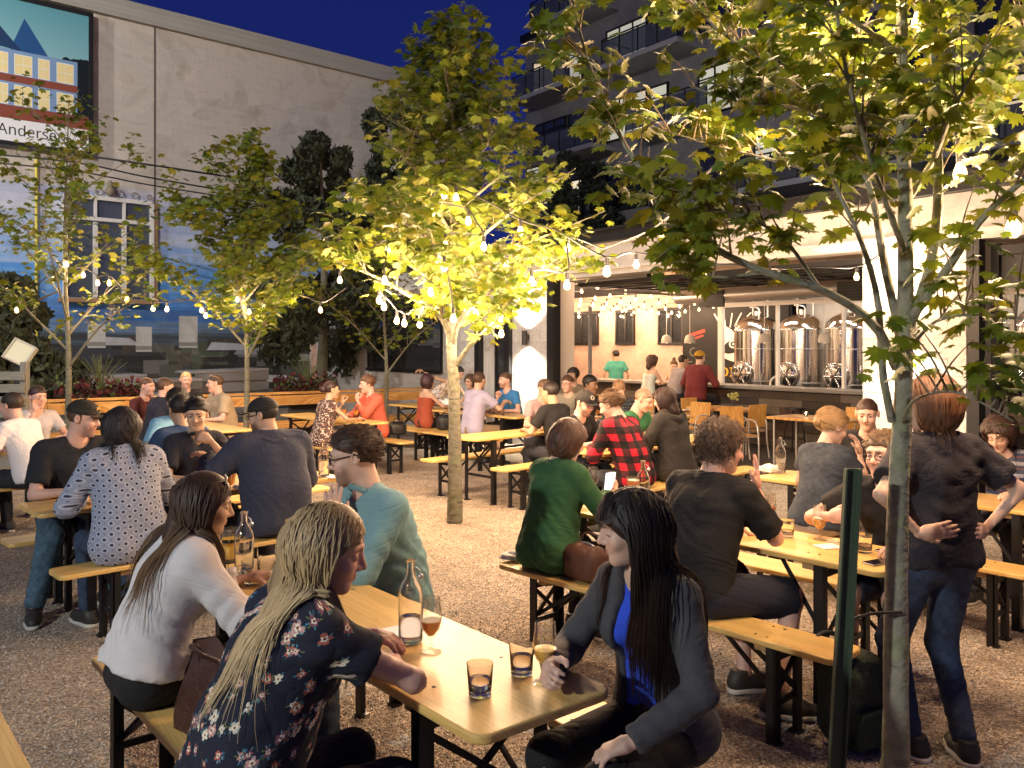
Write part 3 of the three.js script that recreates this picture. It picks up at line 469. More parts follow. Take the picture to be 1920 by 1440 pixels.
{ // small flood light under the parapet
  const t = inBrew('security_light', 'small white flood light on a bracket at the brewery eave', 'light fitting', 5.9, -0.12, 0, null, 3.25); mesh('head', rbox(0.16, 0.2, 0.12, 0.02, 0, 0, -0.06), MT.white, t); mesh('bracket', box(0.05, 0.05, 0.16, 0, 0.06, 0.05), MT.galv, t);
}
// cafe tables and chairs inside
{
  const chairG = {
    seat: rbox(0.4, 0.018, 0.4, 0.008, 0, 0.45, 0), back: (() => { const g = rbox(0.4, 0.36, 0.016, 0.006, 0, 0, 0, 3), p = g.attributes.position; for (let i = 0; i < p.count; i++) { const x = p.getX(i), y = p.getY(i); p.setZ(i, p.getZ(i) - 0.05 + 0.9 * x * x * 0.7 - 0.12 * y); } g.computeVertexNormals(); return g.translate(0, 0.68, -0.18); })(),
    frame: [[-1], [1]].map(([s]) => tube([V(s * 0.2, 0.01, 0.2), V(s * 0.2, 0.42, 0.19), V(s * 0.2, 0.64, 0.12), V(s * 0.2, 0.66, -0.1), V(s * 0.2, 0.62, -0.2), V(s * 0.21, 0.3, -0.22), V(s * 0.22, 0.01, -0.26)], 0.013, 8, 28)), rail: [tube([V(-0.2, 0.43, 0.18), V(0.2, 0.43, 0.18)], 0.011, 6), tube([V(-0.2, 0.43, -0.18), V(0.2, 0.43, -0.18)], 0.011, 6)],
  };
  const fm = mat([0.62, 0.6, 0.57], 0.35, { metalness: 0.5 });
  const chair = (s, z, turn, lab) => { const t = inBrew('cafe_chair', lab, 'chair', s, z, turn, 'plywood chairs inside the brewery'); mesh('seat', chairG.seat, MT.ply, t); mesh('backrest', chairG.back, MT.ply, t); chairG.frame.forEach(f => mesh('side_frame', f, fm, t)); chairG.rail.forEach(f => mesh('rail', f, fm, t)); return t; };
  const ctable = (s, z, turn, lab, w = 0.95) => { const t = inBrew('cafe_table', lab, 'table', s, z, turn, 'plywood tables inside the brewery'); mesh('table_top', slabGeo(w, 0.7, 0.035, 0.02, 0.004).translate(0, 0.715, 0), MT.ply, t); for (const x of [-1, 1]) for (const q of [-1, 1]) mesh('leg', cyl(0.014, 0.014, 0.715, x * (w / 2 - 0.08), 0.357, q * 0.27, 8), fm, t); return t; };
  ctable(3.84, 2.0, 0.05, 'plywood table with a flower jar in front of the bar', 1.1); ctable(1.75, 1.45, 0, 'plywood table with a candle right of the wooden chair', 1.2); ctable(5.6, 1.9, 0.1, 'plywood table behind the dark jacket', 1.0); ctable(0.6, 2.3, 0, 'plywood table behind the young man in black', 1.0); ctable(8.4, 2.3, 0, 'plywood table beside the teal shirted man', 1.2);
  chair(3.2, 1.75, 1.5, 'plywood armchair right of the flower jar table'); chair(4.6, 2.2, -1.6, 'plywood chair left of the flower jar table'); chair(3.9, 1.25, 3.2, 'plywood chair before the flower jar table, its back to the garden'); chair(2.75, 1.0, -1.9, 'plywood chair at the left end of the candle table, back to the garden'); chair(1.7, 2.2, 3.1, 'plywood chair behind the candle table'); chair(6.3, 1.6, -1.4, 'plywood chair left of the dark jacket'); chair(5.1, 1.2, 2.9, 'plywood chair right behind the dark jacket'); chair(0.2, 1.5, 1.4, 'plywood chair beside the right pier');
  const stool = (s, lab, z = 2.85) => { const t = inBrew('bar_stool', lab, 'stool', s, z, 0, 'bar stools'); mesh('seat', cyl(0.17, 0.17, 0.035, 0, 0.74, 0, 24), MT.black, t); for (let k = 0; k < 4; k++) { const a = k * 1.571 + 0.78; mesh('leg', bar(V(0.1 * Math.cos(a), 0.73, 0.1 * Math.sin(a)), V(0.2 * Math.cos(a), 0, 0.2 * Math.sin(a)), 0.012, 0.012, 8), MT.steel, t); } mesh('foot_ring', new THREE.TorusGeometry(0.165, 0.008, 6, 24).rotateX(1.571).translate(0, 0.25, 0), MT.steel, t); };
  stool(3.1, 'black bar stool left of the candle table'); stool(2.2, 'black bar stool behind the candle table'); stool(1.2, 'black bar stool nearest the right pier'); stool(5.67, 'black bar stool under the man in grey tee', 2.72); stool(5.1, 'black bar stool under the yellow capped man', 2.7); stool(6.42, 'black bar stool under the woman in a strapless top', 2.8);
  // candle jars and flower jar
  const jar = (s, z, lab) => { const t = inBrew('candle_jar', lab, 'candle', s, z, 0, 'candle jars inside', 0.775); mesh('jar', lathe([[0, 0], [0.035, 0], [0.04, 0.01], [0.04, 0.09], [0.036, 0.09], [0.036, 0.012], [0, 0.012]], 18), MT.pane, t); const f = mesh('flame', lathe([[0, 0], [0.01, 0.01], [0.006, 0.03], [0, 0.045]], 8).translate(0, 0.03, 0), mat([1, 0.7, 0.3], 0.5, { emissive: lin(1, 0.62, 0.25), emissiveIntensity: 12 }), t); f.castShadow = false; pointLight(B2W(s, 0.83, z), WARM, 0.12, 0.7); };
  jar(1.95, 1.5, 'lit candle jar on the table right of the wooden chair'); jar(5.5, 1.85, 'lit candle jar behind the dark jacket'); jar(0.7, 2.3, 'lit candle jar behind the young man in black'); jar(8.2, 2.3, 'lit candle jar beside the teal shirted man');
  const fj = inBrew('flower_jar', 'small jar of pale flowers on the plywood table before the bar', 'flower jar', 3.7, 2.05, 0, null, 0.775); mesh('jar', lathe([[0, 0], [0.04, 0], [0.045, 0.02], [0.04, 0.1], [0.03, 0.13]], 16), MT.pane, fj); const r = rng(3); mesh('flowers', Array.from({ length: 26 }, () => new THREE.IcosahedronGeometry(0.018 + r() * 0.012, 0).translate((r() - 0.5) * 0.14, 0.14 + r() * 0.1, (r() - 0.5) * 0.14)), mat([0.35, 0.36, 0.12], 0.8), fj).userData.kind = 'stuff';
}
// ================= lamps outside the frame and the strings =================
function streetLamp(label, x, d, h, aim, I, c, arm = [1, 0], cone = 1.35) {
  const t = thing('street_lamp', label, 'street lamp', [x, 0, -d]); mesh('pole', cyl(0.09, 0.06, h, 0, h / 2, 0, 14), MT.galv, t);
  const hx = arm[0] * 1.2, hz = -arm[1] * 1.2; mesh('arm', bar(V(0, h - 0.15, 0), V(hx, h, hz), 0.035, 0.035, 8), MT.galv, t);
  mesh('lamp_head', rbox(0.5, 0.12, 0.5, 0.04, hx, h + 0.07, hz), MT.galv, t); mesh('lamp_lens', box(0.4, 0.02, 0.4, hx, h, hz), mat([1, 0.95, 0.85], 0.4, { emissive: lin(...c), emissiveIntensity: 4 }), t);
  const l = new THREE.SpotLight(lin(...c), I, 0, cone, 0.5, 2); l.position.set(x + hx, h - 0.04, -d + hz); l.target.position.copy(aim); l.castShadow = true; l.shadow.radius = 8; scene.add(l, l.target); nLights++;
}
streetLamp('tall street lamp beyond the left edge lighting the foreground', -6.6, -2.2, 4.3, V(0.2, 0.9, -3.4), 205, [0.97, 1, 0.93], [1, 0]);
streetLamp('tall street lamp beside the tall building', -17, 9.5, 10.5, V(-7.5, 5.4, -24), 430, [1, 0.93, 0.84], [0.6, 0.8], 0.75);
streetLamp('parking lamp behind the viewer on the left', -11, -3, 12, V(-4.2, 5.6, -22), 1350, [1, 0.94, 0.87], [0.4, 1], 0.62);
{
  const S = (list) => list.map(([x, y, d]) => at(x, y - 0.12 * F / d, d));
  stringLight('string light across the left maple in front of the mural', S([[31, 583, 12.6], [100, 525, 12.5], [125, 497, 12.3], [123, 523, 12.7], [156, 517, 12.5], [183, 532, 12.4], [205, 532, 12.6], [238, 562, 12.5], [287, 580, 12.6], [313, 581, 12.8]]), 1.6, { to: at(375, 560, 13) });
  stringLight('string light through the second maple from the left', S([[378, 583, 13], [386, 593, 13], [445, 563, 13.2], [467, 586, 13], [495, 578, 13.3], [540, 552, 13.2], [551, 565, 12.8], [601, 583, 12]]), 2.2, { from: at(330, 560, 12.9), to: at(650, 540, 10.5) });
  stringLight('string light round the left side of the middle maple crown', S([[637, 527, 10.2], [727, 471, 9.0], [721, 528, 8.5], [711, 565, 8.6], [720, 577, 8.8], [744, 603, 9.2], [758, 608, 9.6], [787, 610, 9.3], [808, 550, 8.3], [803, 560, 8.7]]), 6.2, { to: at(845, 560, 8.6) });
  stringLight('string light wound up the middle maple trunk', S([[850, 600, 8.15], [833, 503, 8.1], [822, 488, 8.15], [835, 463, 8.15], [907, 465, 8.1], [878, 417, 8.2], [810, 400, 8.2], [833, 367, 8.25], [855, 373, 8.2], [976, 436, 8.0]]), 3.0, { to: at(1040, 430, 8.4) });
  stringLight('string light from the middle maple down to the bright pier', S([[892, 590, 8.4], [940, 628, 9], [939, 598, 8.6], [950, 500, 8.3], [997, 530, 7.9], [1063, 537, 7.3], [1065, 468, 8.2]]), 7.0, { to: at(1133, 467, 7.4) });
  stringLight('string light along the front of the garage door', S([[1138, 512, 6.6], [1193, 498, 8.2], [1322, 516, 8.6], [1460, 525, 9.2], [1606, 521, 9.6]]), 6.5, { from: at(1040, 430, 8.2), to: at(1660, 470, 9.8) });
  stringLight('string light from the eave into the right maple', S([[1245, 447, 5.8], [1360, 328, 5.0], [1518, 157, 4.0], [1722, 48, 3.7], [1600, -110, 3.5], [1400, -60, 3.9]]), 8.0, { from: at(1133, 467, 7.3), to: at(1330, -150, 4.2) });
  stringLight('string light low in the right maple at the frame edge', S([[1800, 328, 3.9], [1900, 432, 3.4]]), 6.0, { from: at(1722, 30, 3.8), to: at(1990, 330, 3.2) });
}
// ================= trees =================
const leafGeo = (() => {
  const h = [[0.05, 0.02], [0.36, -0.14], [0.33, 0.02], [0.60, 0.06], [0.45, 0.20], [0.72, 0.44], [0.47, 0.42], [0.50, 0.62], [0.24, 0.46], [0.23, 0.74], [0.10, 0.70], [0, 1.0]];
  const out = [...h.map(p => p), ...h.slice(0, -1).reverse().map(p => [-p[0], p[1]])], pos = [], idx = [], z = (x, y) => -0.22 * Math.abs(x) + 0.06 - 0.28 * y * y;
  pos.push(0, 0.3, z(0, 0.3) + 0.02); for (const [x, y] of out) pos.push(x, y, z(x, y)); const n = out.length; for (let i = 0; i < n; i++) idx.push(0, 1 + i, 1 + (i + 1) % n);
  pos.push(-0.012, 0.02, 0.05, 0.012, 0.02, 0.05, 0, -0.55, 0.22); idx.push(n + 1, n + 3, n + 2);
  const g = new THREE.BufferGeometry(); g.setAttribute('position', new THREE.Float32BufferAttribute(pos, 3)); g.setIndex(idx); g.computeVertexNormals();
  const uv = []; for (let i = 0; i < pos.length / 3; i++) uv.push(pos[3 * i], pos[3 * i + 1]); g.setAttribute('uv', new THREE.Float32BufferAttribute(uv, 2)); return g;
})();
const leafTones = [[0.135, 0.18, 0.010], [0.165, 0.205, 0.012], [0.10, 0.155, 0.012], [0.20, 0.205, 0.012]];
const leafM = leafTones.map(c => phys(c, 0.6, { transmission: 0.4, thickness: 0, ior: 1.3, side: THREE.DoubleSide }));
const leafInst = phys([1, 1, 1], 0.6, { transmission: 0.4, thickness: 0, ior: 1.3, side: THREE.DoubleSide });
function taper(pts, r0, r1, n = 8) {
  const c = new THREE.CatmullRomCurve3(pts), seg = Math.max(4, pts.length * 3), fr = c.computeFrenetFrames(seg), pos = [], uv = [], idx = []; let len = c.getLength();
  for (let i = 0; i <= seg; i++) { const p = c.getPointAt(i / seg), r = r0 + (r1 - r0) * Math.pow(i / seg, 0.85); for (let k = 0; k <= n; k++) { const a = k / n * 6.2832, q = 1 + 0.05 * Math.sin(i * 2.3 + k * 1.7), v = fr.normals[i].clone().multiplyScalar(Math.cos(a) * r * q).addScaledVector(fr.binormals[i], Math.sin(a) * r * q).add(p); pos.push(v.x, v.y, v.z); uv.push(k / n * Math.max(0.25, r0 * 4), i / seg * len * 0.8); } }
  for (let i = 0; i < seg; i++) for (let k = 0; k < n; k++) { const a = i * (n + 1) + k, b = a + n + 1; idx.push(a, a + 1, b, b, a + 1, b + 1); }
  const g = new THREE.BufferGeometry(); g.setAttribute('position', new THREE.Float32BufferAttribute(pos, 3)); g.setAttribute('uv', new THREE.Float32BufferAttribute(uv, 2)); g.setIndex(idx); g.computeVertexNormals(); return g;
}

// limbs: [{pts, r0, r1}] in tree space; leaves hang in clusters from twigs along the limbs
function makeTree(label, base, trunk, limbs, o) {
  const r = rng(o.seed), t = thing('maple_tree', label, 'tree', [base.x, 0, base.z], 0, 'young maples in the gravel'), L = p => p.clone().sub(V(base.x, 0, base.z));
  const bk = o.bark || MT.bark; mesh('trunk', taper(trunk.pts.map(L), trunk.r0, trunk.r1, 14), bk, t);
  const all = [{ pts: trunk.pts, r0: trunk.r0, r1: trunk.r1, trunk: true }, ...limbs]; const twigs = [], leaves = [];
  for (const b of limbs) mesh('limb', taper(b.pts.map(L), b.r0, b.r1, 9), bk, t);
  const ctr = o.centre || trunk.pts[trunk.pts.length - 1];
  const addCluster = (p, dir, n, spread) => { for (let i = 0; i < n; i++) { const q = p.clone().add(V((r() - 0.5) * spread, (r() - 0.6) * spread * 0.8, (r() - 0.5) * spread)); if (o.keep && !o.keep(q, r)) continue; leaves.push([q, dir]); } };
  for (const b of all) {
    const c = new THREE.CatmullRomCurve3(b.pts), len = c.getLength(), n = Math.round(len * (b.trunk ? o.twTrunk ?? 3 : o.tw));
    for (let i = 0; i < n; i++) {
      const u = (b.trunk ? (o.t0 ?? 0.5) : (b.l0 ?? 0.22)) + r() * (1 - (b.trunk ? (o.t0 ?? 0.5) : (b.l0 ?? 0.22))), p = c.getPointAt(Math.min(1, u)), out = p.clone().sub(V(ctr.x, p.y - 0.5, ctr.z)); if (out.lengthSq() < 0.01) out.set(r() - 0.5, 0, r() - 0.5);
      const dir = out.normalize().multiplyScalar(0.6).add(V((r() - 0.5) * 1.7, 0.15 + r() * 0.75, (r() - 0.5) * 1.7)).normalize(), tl = o.tl * (0.5 + r()) * (b.trunk ? 1.25 : 1), e = p.clone().addScaledVector(dir, tl), m = p.clone().lerp(e, 0.5).add(V(0, tl * 0.08, 0));
      if (o.keep && !o.keep(e, () => 0.5)) continue;
      twigs.push(taper([p, m, e].map(L), 0.004 + 0.002 * r(), 0.0018, 4));
      for (const [q, k] of [[m, 0.35], [e, 1], [p.clone().lerp(e, 0.75), 0.6]]) addCluster(q, dir, Math.round(o.per * k * (0.6 + 0.8 * r())), o.spread);
    }
    if (!b.trunk) addCluster(c.getPointAt(1), V(0, 1, 0), o.per, o.spread);
  }
  if (twigs.length) mesh('twigs', twigs, MT.twig, t).userData.kind = 'stuff';
  const M = new THREE.Matrix4(), X = V(), Y = V(), Z = V(), cam = camera.position;
  const data = leaves.map(([p, dir]) => {
    const az = r() * 6.28, tip = V(Math.cos(az), -0.35 - r() * 0.9, Math.sin(az)).addScaledVector(dir, 0.5).normalize(); Y.copy(tip); Z.set((r() - 0.5) * 0.9, 1, (r() - 0.5) * 0.9); X.crossVectors(Y, Z).normalize(); Z.crossVectors(X, Y); const s = o.leaf * (0.55 + 0.75 * r());
    const m = new THREE.Matrix4().makeBasis(X, Y, Z).scale(V(s, s, s)).setPosition(L(p)); return { m, k: p.distanceTo(cam) / s, tone: Math.floor(r() * 4), j: r() };
  }).sort((a, b) => a.k - b.k);
  const crown = new THREE.Group(); crown.name = 'crown'; t.add(crown); const nInd = Math.min(o.single ?? 0, data.length);
  for (let i = 0; i < nInd; i++) { const lm = mesh('leaf', leafGeo, leafM[data[i].tone], crown); data[i].m.decompose(lm.position, lm.quaternion, lm.scale); }
  const rest = data.slice(nInd);
  if (rest.length) { const im = new THREE.InstancedMesh(leafGeo, leafInst, rest.length); im.name = 'foliage'; im.userData.kind = 'stuff'; im.castShadow = im.receiveShadow = true; const c = new THREE.Color(); rest.forEach((d, i) => { im.setMatrixAt(i, d.m); const q = leafTones[d.tone], v = 0.82 + 0.36 * d.j; c.setRGB(q[0] * v, q[1] * v, q[2] * v); im.setColorAt(i, c); }); crown.add(im); }
  return t;
}
function autoLimbs(trunk, n, h0, h1, reach, seed, rise = 0.55) {   // limbs leaving the trunk all round
  const r = rng(seed), c = new THREE.CatmullRomCurve3(trunk.pts), out = [], y0 = trunk.pts[0].y, y1 = trunk.pts[trunk.pts.length - 1].y;
  for (let i = 0; i < n; i++) { const f = i / (n - 1), h = h0 + (h1 - h0) * f, u = (h - y0) / (y1 - y0), p = c.getPointAt(u), a = i * 2.4 + r() * 0.9, R = reach(f) * (0.75 + 0.5 * r()), d = V(Math.cos(a), 0, Math.sin(a)), q = p.clone().addScaledVector(d, R * 0.45).add(V(0, R * rise * 0.55, 0)), e = p.clone().addScaledVector(d, R).add(V((r() - 0.5) * 0.2, R * (rise + 0.25 * (r() - 0.5)), (r() - 0.5) * 0.2)); const r0 = Math.max(0.009, (trunk.r0 * (1 - u) + trunk.r1 * u) * 0.55); out.push({ pts: [p, q, e], r0, r1: 0.004 }); }
  return out;
}
{ // the middle maple
  const D = 8.72, base = onH(853, 980, 0), tp = { pts: [base.clone(), at(853, 850, D), at(851, 720, D), at(846, 640, D), at(852, 560, D), at(848, 430, D), at(850, 250, D), at(845, 60, D)], r0: 0.082, r1: 0.008 };
  const extra = [{ pts: [at(850, 660, D), at(835, 610, D - 0.05), at(790, 560, D - 0.1), at(720, 530, D - 0.2)], r0: 0.035, r1: 0.006 }, { pts: [at(851, 690, D), at(880, 650, D - 0.1), at(930, 600, D - 0.2), at(985, 530, D - 0.3)], r0: 0.03, r1: 0.006 }, { pts: [at(849, 650, D), at(862, 600, D - 0.2), at(905, 560, D - 0.5), at(960, 510, D - 0.9)], r0: 0.028, r1: 0.006 }];
  const auto = autoLimbs(tp, 34, 1.95, 4.9, f => 1.3 * Math.pow(1 - f, 0.8) + 0.12, 21, 0.5);
  const env = [[0, 0.85], [0.45, 1.5], [0.9, 1.72], [1.75, 1.15], [2.25, 0.95], [3.05, 0.66], [3.7, 0.15]];
  makeTree('bright lit young maple standing in the middle of the gravel', base, tp, [...extra, ...auto], { seed: 51, tw: 6.5, twTrunk: 8, t0: 0.45, tl: 0.36, per: 12.5, spread: 0.32, leaf: 0.094, single: 300, keep: (p, r) => { const h = p.y - 1.72, R = Math.hypot(p.x - base.x, p.z - base.z); if (h < 0) return false; let k = 0; while (k < env.length - 2 && env[k + 1][0] < h) k++; const mx = env[k][1] + (env[k + 1][1] - env[k][1]) * Math.min(1, (h - env[k][0]) / (env[k + 1][0] - env[k][0])); return R < mx * (0.82 + 0.36 * r()); } });
}
{ // the big maple on the right
  const D = 3.3, base = at(1680, 648 + EYE * F / D, D), tp = { pts: [base.clone(), at(1680, 1200, D), at(1683, 960, D), at(1693, 760, D), at(1697, 600, D), at(1698, 420, D + 0.05), at(1692, 200, D + 0.1), at(1690, -60, D + 0.1), at(1670, -400, D + 0.1)], r0: 0.054, r1: 0.012 };
  const b = (pts, r0, r1, l0) => ({ pts: pts.map(p => at(...p)), r0, r1, l0 });
  const limbs = [
    b([[1680, 690, 3.3], [1640, 610, 3.2], [1545, 545, 3.1], [1420, 505, 3.05], [1300, 440, 3.1], [1210, 330, 3.3], [1130, 190, 3.5], [1080, 30, 3.6], [1060, -120, 3.7]], 0.019, 0.004, 0.25),
    b([[1690, 640, 3.3], [1655, 480, 3.4], [1630, 350, 3.5], [1560, 220, 3.5], [1440, 120, 3.5], [1330, 40, 3.6], [1250, -80, 3.6]], 0.019, 0.004, 0.3),
    b([[1700, 620, 3.3], [1745, 500, 3.3], [1760, 300, 3.35], [1750, 80, 3.4], [1740, -200, 3.5]], 0.024, 0.007, 0.3),
    b([[1705, 600, 3.3], [1765, 520, 3.2], [1850, 400, 3.1], [1960, 300, 3.0], [2060, 150, 3.0]], 0.02, 0.006, 0.25),
    b([[1672, 790, 3.3], [1655, 700, 3.25], [1645, 560, 3.3], [1610, 440, 3.4], [1560, 330, 3.5], [1530, 180, 3.6], [1500, 0, 3.7]], 0.016, 0.004, 0.35),
    b([[1700, 480, 3.3], [1640, 320, 3.0], [1590, 150, 2.8], [1560, -40, 2.7]], 0.014, 0.004, 0.25),
    b([[1700, 380, 3.35], [1790, 240, 3.6], [1880, 130, 3.9], [1960, 20, 4.1]], 0.014, 0.004, 0.2),
    b([[1690, 800, 3.3], [1715, 750, 3.1], [1790, 735, 2.9], [1850, 760, 2.8], [1900, 790, 2.75]], 0.006, 0.003, 0.5),
    b([[1700, 660, 3.3], [1760, 600, 3.1], [1830, 590, 3.0], [1930, 600, 2.9]], 0.008, 0.003, 0.4),
    b([[1540, 545, 3.1], [1470, 450, 3.0], [1380, 400, 2.9], [1310, 395, 2.9]], 0.009, 0.003, 0.3),
    b([[1440, 510, 3.05], [1340, 520, 3.1], [1270, 500, 3.2]], 0.007, 0.003, 0.3),
    b([[1560, 220, 3.5], [1480, 200, 3.2], [1380, 190, 3.1], [1290, 160, 3.1]], 0.01, 0.003, 0.2),
    b([[1630, 350, 3.5], [1560, 330, 3.8], [1450, 300, 4.0], [1330, 270, 4.2], [1230, 240, 4.3]], 0.012, 0.003, 0.2),
    b([[1750, 300, 3.35], [1800, 180, 3.1], [1870, 60, 3.0]], 0.012, 0.003, 0.2),
    b([[1690, 100, 3.4], [1600, 40, 3.3], [1500, -20, 3.2], [1400, -40, 3.2]], 0.012, 0.003, 0.2),
    b([[1695, 300, 3.35], [1640, 240, 3.6], [1600, 120, 4.0], [1580, 0, 4.2]], 0.012, 0.003, 0.2),
  ];
  makeTree('large grey trunked maple on the right with broad yellow green leaves', base, tp, limbs, { bark: MT.paleBark, seed: 63, tw: 19, twTrunk: 6, t0: 0.62, tl: 0.19, per: 3.6, spread: 0.2, leaf: 0.072, single: 300, centre: V(base.x, 2, base.z), keep: (p) => { const d = -p.z; return d > 2.45 && p.y < 3.6 && p.y > 1.2; } });
}
function smallTree(label, X, Yb, D, top, reach, n, seed, o = {}) {
  const base = onH(X, HOR + EYE * F / D, 0), hTop = EYE - (top - HOR) / F * D, tp = { pts: [base.clone(), base.clone().add(V(0.03, hTop * 0.3, 0)), base.clone().add(V(-0.02, hTop * 0.6, 0.02)), base.clone().add(V(0.03, hTop, 0))], r0: o.r0 || 0.055, r1: 0.006 };
  makeTree(label, base, tp, autoLimbs(tp, n, o.h0 || hTop * 0.32, hTop * 0.9, reach, seed + 1, o.rise ?? 0.9), { seed, tw: o.tw || 5, twTrunk: 5, t0: 0.36, tl: 0.32, per: o.per || 5, spread: 0.34, leaf: o.leaf || 0.09, single: o.single ?? 120 });
}
smallTree('slender maple in front of the mural at the left', 125, 0, 12.4, 205, f => 1.15 * (1 - f) + 0.45, 15, 71, { tw: 6, per: 5, h0: 1.5 });
smallTree('narrow dense maple beside the khaki man at the rail', 460, 0, 13.4, 270, f => 1.0 * (1 - f) + 0.4, 17, 81, { tw: 9, per: 10, h0: 1.6, leaf: 0.1 });
smallTree('small dim maple behind the rail near the brewery window', 722, 0, 15.6, 395, f => 0.85 * (1 - f) + 0.35, 12, 91, { tw: 6, per: 5, h0: 1.3, r0: 0.05, single: 60 });
{ // dark evergreen masses behind
  const dark = (label, X, Yt, D, w, seed, n) => {
    const base = onH(X, HOR + EYE * F / D, 0), hT = EYE - (Yt - HOR) / F * D, t = thing('evergreen_tree', label, 'tree', [base.x, 0, base.z], 0, 'dark trees before the tall building'), r = rng(seed);
    mesh('trunk', taper([V(0, 0, 0), V(0.1, hT * 0.5, 0), V(0, hT * 0.96, 0)], 0.16, 0.02, 8), MT.bark, t);
    for (let k = 0; k < 7; k++) { const a = k * 2.4, h = hT * (0.3 + 0.09 * k); mesh('limb', taper([V(0.05, h, 0), V(Math.cos(a) * w * 0.4, h + 0.3, Math.sin(a) * w * 0.4), V(Math.cos(a) * w * 0.7, h + 0.5, Math.sin(a) * w * 0.7)], 0.05, 0.01, 6), MT.bark, t); }
    const g = new THREE.PlaneGeometry(0.1, 0.2, 1, 2); { const p = g.attributes.position; for (let i = 0; i < p.count; i++) { p.setZ(i, -0.5 * p.getX(i) ** 2 - 0.3 * p.getY(i) ** 2); if (Math.abs(p.getY(i)) > 0.1) p.setX(i, p.getX(i) * 0.3); } } g.computeVertexNormals();
    const im = new THREE.InstancedMesh(g, phys([0.035, 0.048, 0.02], 0.8, { transmission: 0.2, thickness: 0, side: THREE.DoubleSide }), n); im.name = 'crown'; im.userData.kind = 'stuff'; const m = new THREE.Matrix4(), e = new THREE.Euler(), q = new THREE.Quaternion(); const lobes = Array.from({ length: 44 }, () => { const h = 0.22 + 0.74 * r(), a = r() * 6.28, R = w * (1.2 - h) * (0.5 + 0.7 * r()); return V(Math.cos(a) * R, hT * h, Math.sin(a) * R); });
    for (let i = 0; i < n; i++) { const lo = lobes[i % 44], h = lo.y / hT, s = w * (0.13 + 0.2 * (1 - h)), u = V(r() - 0.5, r() - 0.5, r() - 0.5).normalize().multiplyScalar(s * Math.cbrt(r())); q.setFromEuler(e.set(r() * 6, r() * 6, r() * 6)); m.compose(lo.clone().add(u), q, V(1, 1, 1).multiplyScalar(0.7 + 0.8 * r())); im.setMatrixAt(i, m); } t.add(im);
  };
  dark('dark evergreen between the second maple and the middle maple', 600, 250, 20, 1.9, 5, 12000);
  dark('dark evergreen behind the middle maple crown', 745, 165, 23, 2.0, 6, 12000);
  dark('dark leafy tree behind the middle maple before the apartment block', 1085, 262, 36, 2.6, 7, 9000);
  dark('dark bush at the left edge by the mural', 15, 510, 15, 1.2, 8, 6000);
}
// ================= people: distance fields meshed with surface nets =================
const VAL = new Float32Array(4.2e6), VID = new Int32Array(4.2e6);
function surfaceNets(nx, ny, nz, cell, ox, oy, oz, cellsActive) {
  const pos = [], idx = [], sy = nx, sz = nx * ny;
  const corner = [0, 1, sy, sy + 1, sz, sz + 1, sz + sy, sz + sy + 1], E = [[0, 1], [2, 3], [4, 5], [6, 7], [0, 2], [1, 3], [4, 6], [5, 7], [0, 4], [1, 5], [2, 6], [3, 7]];
  for (const c of cellsActive) {
    let m = 0; for (let k = 0; k < 8; k++) if (VAL[c + corner[k]] < 0) m |= 1 << k; if (m === 0 || m === 255) continue;
    let x = 0, y = 0, z = 0, n = 0;
    for (const [a, b] of E) { const sa = (m >> a) & 1, sb = (m >> b) & 1; if (sa === sb) continue; const va = VAL[c + corner[a]], vb = VAL[c + corner[b]], t = va / (va - vb); x += (a & 1) + t * ((b & 1) - (a & 1)); y += ((a >> 1) & 1) + t * (((b >> 1) & 1) - ((a >> 1) & 1)); z += (a >> 2) + t * ((b >> 2) - (a >> 2)); n++; }
    const iz = Math.floor(c / sz), iy = Math.floor((c - iz * sz) / sy), ix = c - iz * sz - iy * sy; VID[c] = pos.length / 3; pos.push(ox + (ix + x / n) * cell, oy + (iy + y / n) * cell, oz + (iz + z / n) * cell);
  }
  for (const c of cellsActive) {
    if (VID[c] < 0) continue; const s0 = VAL[c] < 0;
    const quad = (a, b, cc, d, f) => { if (a < 0 || b < 0 || cc < 0 || d < 0) return; if (f) idx.push(a, b, cc, a, cc, d); else idx.push(a, cc, b, a, d, cc); };
    if (s0 !== VAL[c + 1] < 0) quad(VID[c], VID[c - sy], VID[c - sy - sz], VID[c - sz], s0 ? 0 : 1);
    if (s0 !== VAL[c + sy] < 0) quad(VID[c], VID[c - 1], VID[c - 1 - sz], VID[c - sz], s0 ? 1 : 0);
    if (s0 !== VAL[c + sz] < 0) quad(VID[c], VID[c - 1], VID[c - 1 - sy], VID[c - sy], s0 ? 0 : 1);
  }
  const g = new THREE.BufferGeometry(); g.setAttribute('position', new THREE.Float32BufferAttribute(pos, 3)); g.setIndex(idx); g.computeVertexNormals(); return g;
}
const C = (a, b, ra, rb = ra, k = 0.04, flat = 0) => ({ a, b, ra, rb, k, flat });   // tapered capsule
function primDist(P, x, y, z) {
  const a = P.a, b = P.b, ux = b.x - a.x, uy = b.y - a.y, uz = b.z - a.z, l2 = ux * ux + uy * uy + uz * uz || 1e-9, px = x - a.x, py = y - a.y, pz = z - a.z; let t0 = (px * ux + py * uy + pz * uz) / l2, t = t0 < 0 ? 0 : t0 > 1 ? 1 : t0;
  const qx = px - ux * t, qy = py - uy * t, qz = pz - uz * t; let d = Math.sqrt(qx * qx + qy * qy + qz * qz) - (P.ra + (P.rb - P.ra) * t); if (P.flat) { const e = (t0 - 1) * Math.sqrt(l2); if (e > d) d = e; } return d;
}
function evalPrims(list, x, y, z) { let d = 1e3; for (let i = 0; i < list.length; i++) { const P = list[i], di = primDist(P, x, y, z), k = P.k, h = k - Math.abs(d - di); d = Math.min(d, di); if (h > 0) d -= h * h / (4 * k); } return d; }
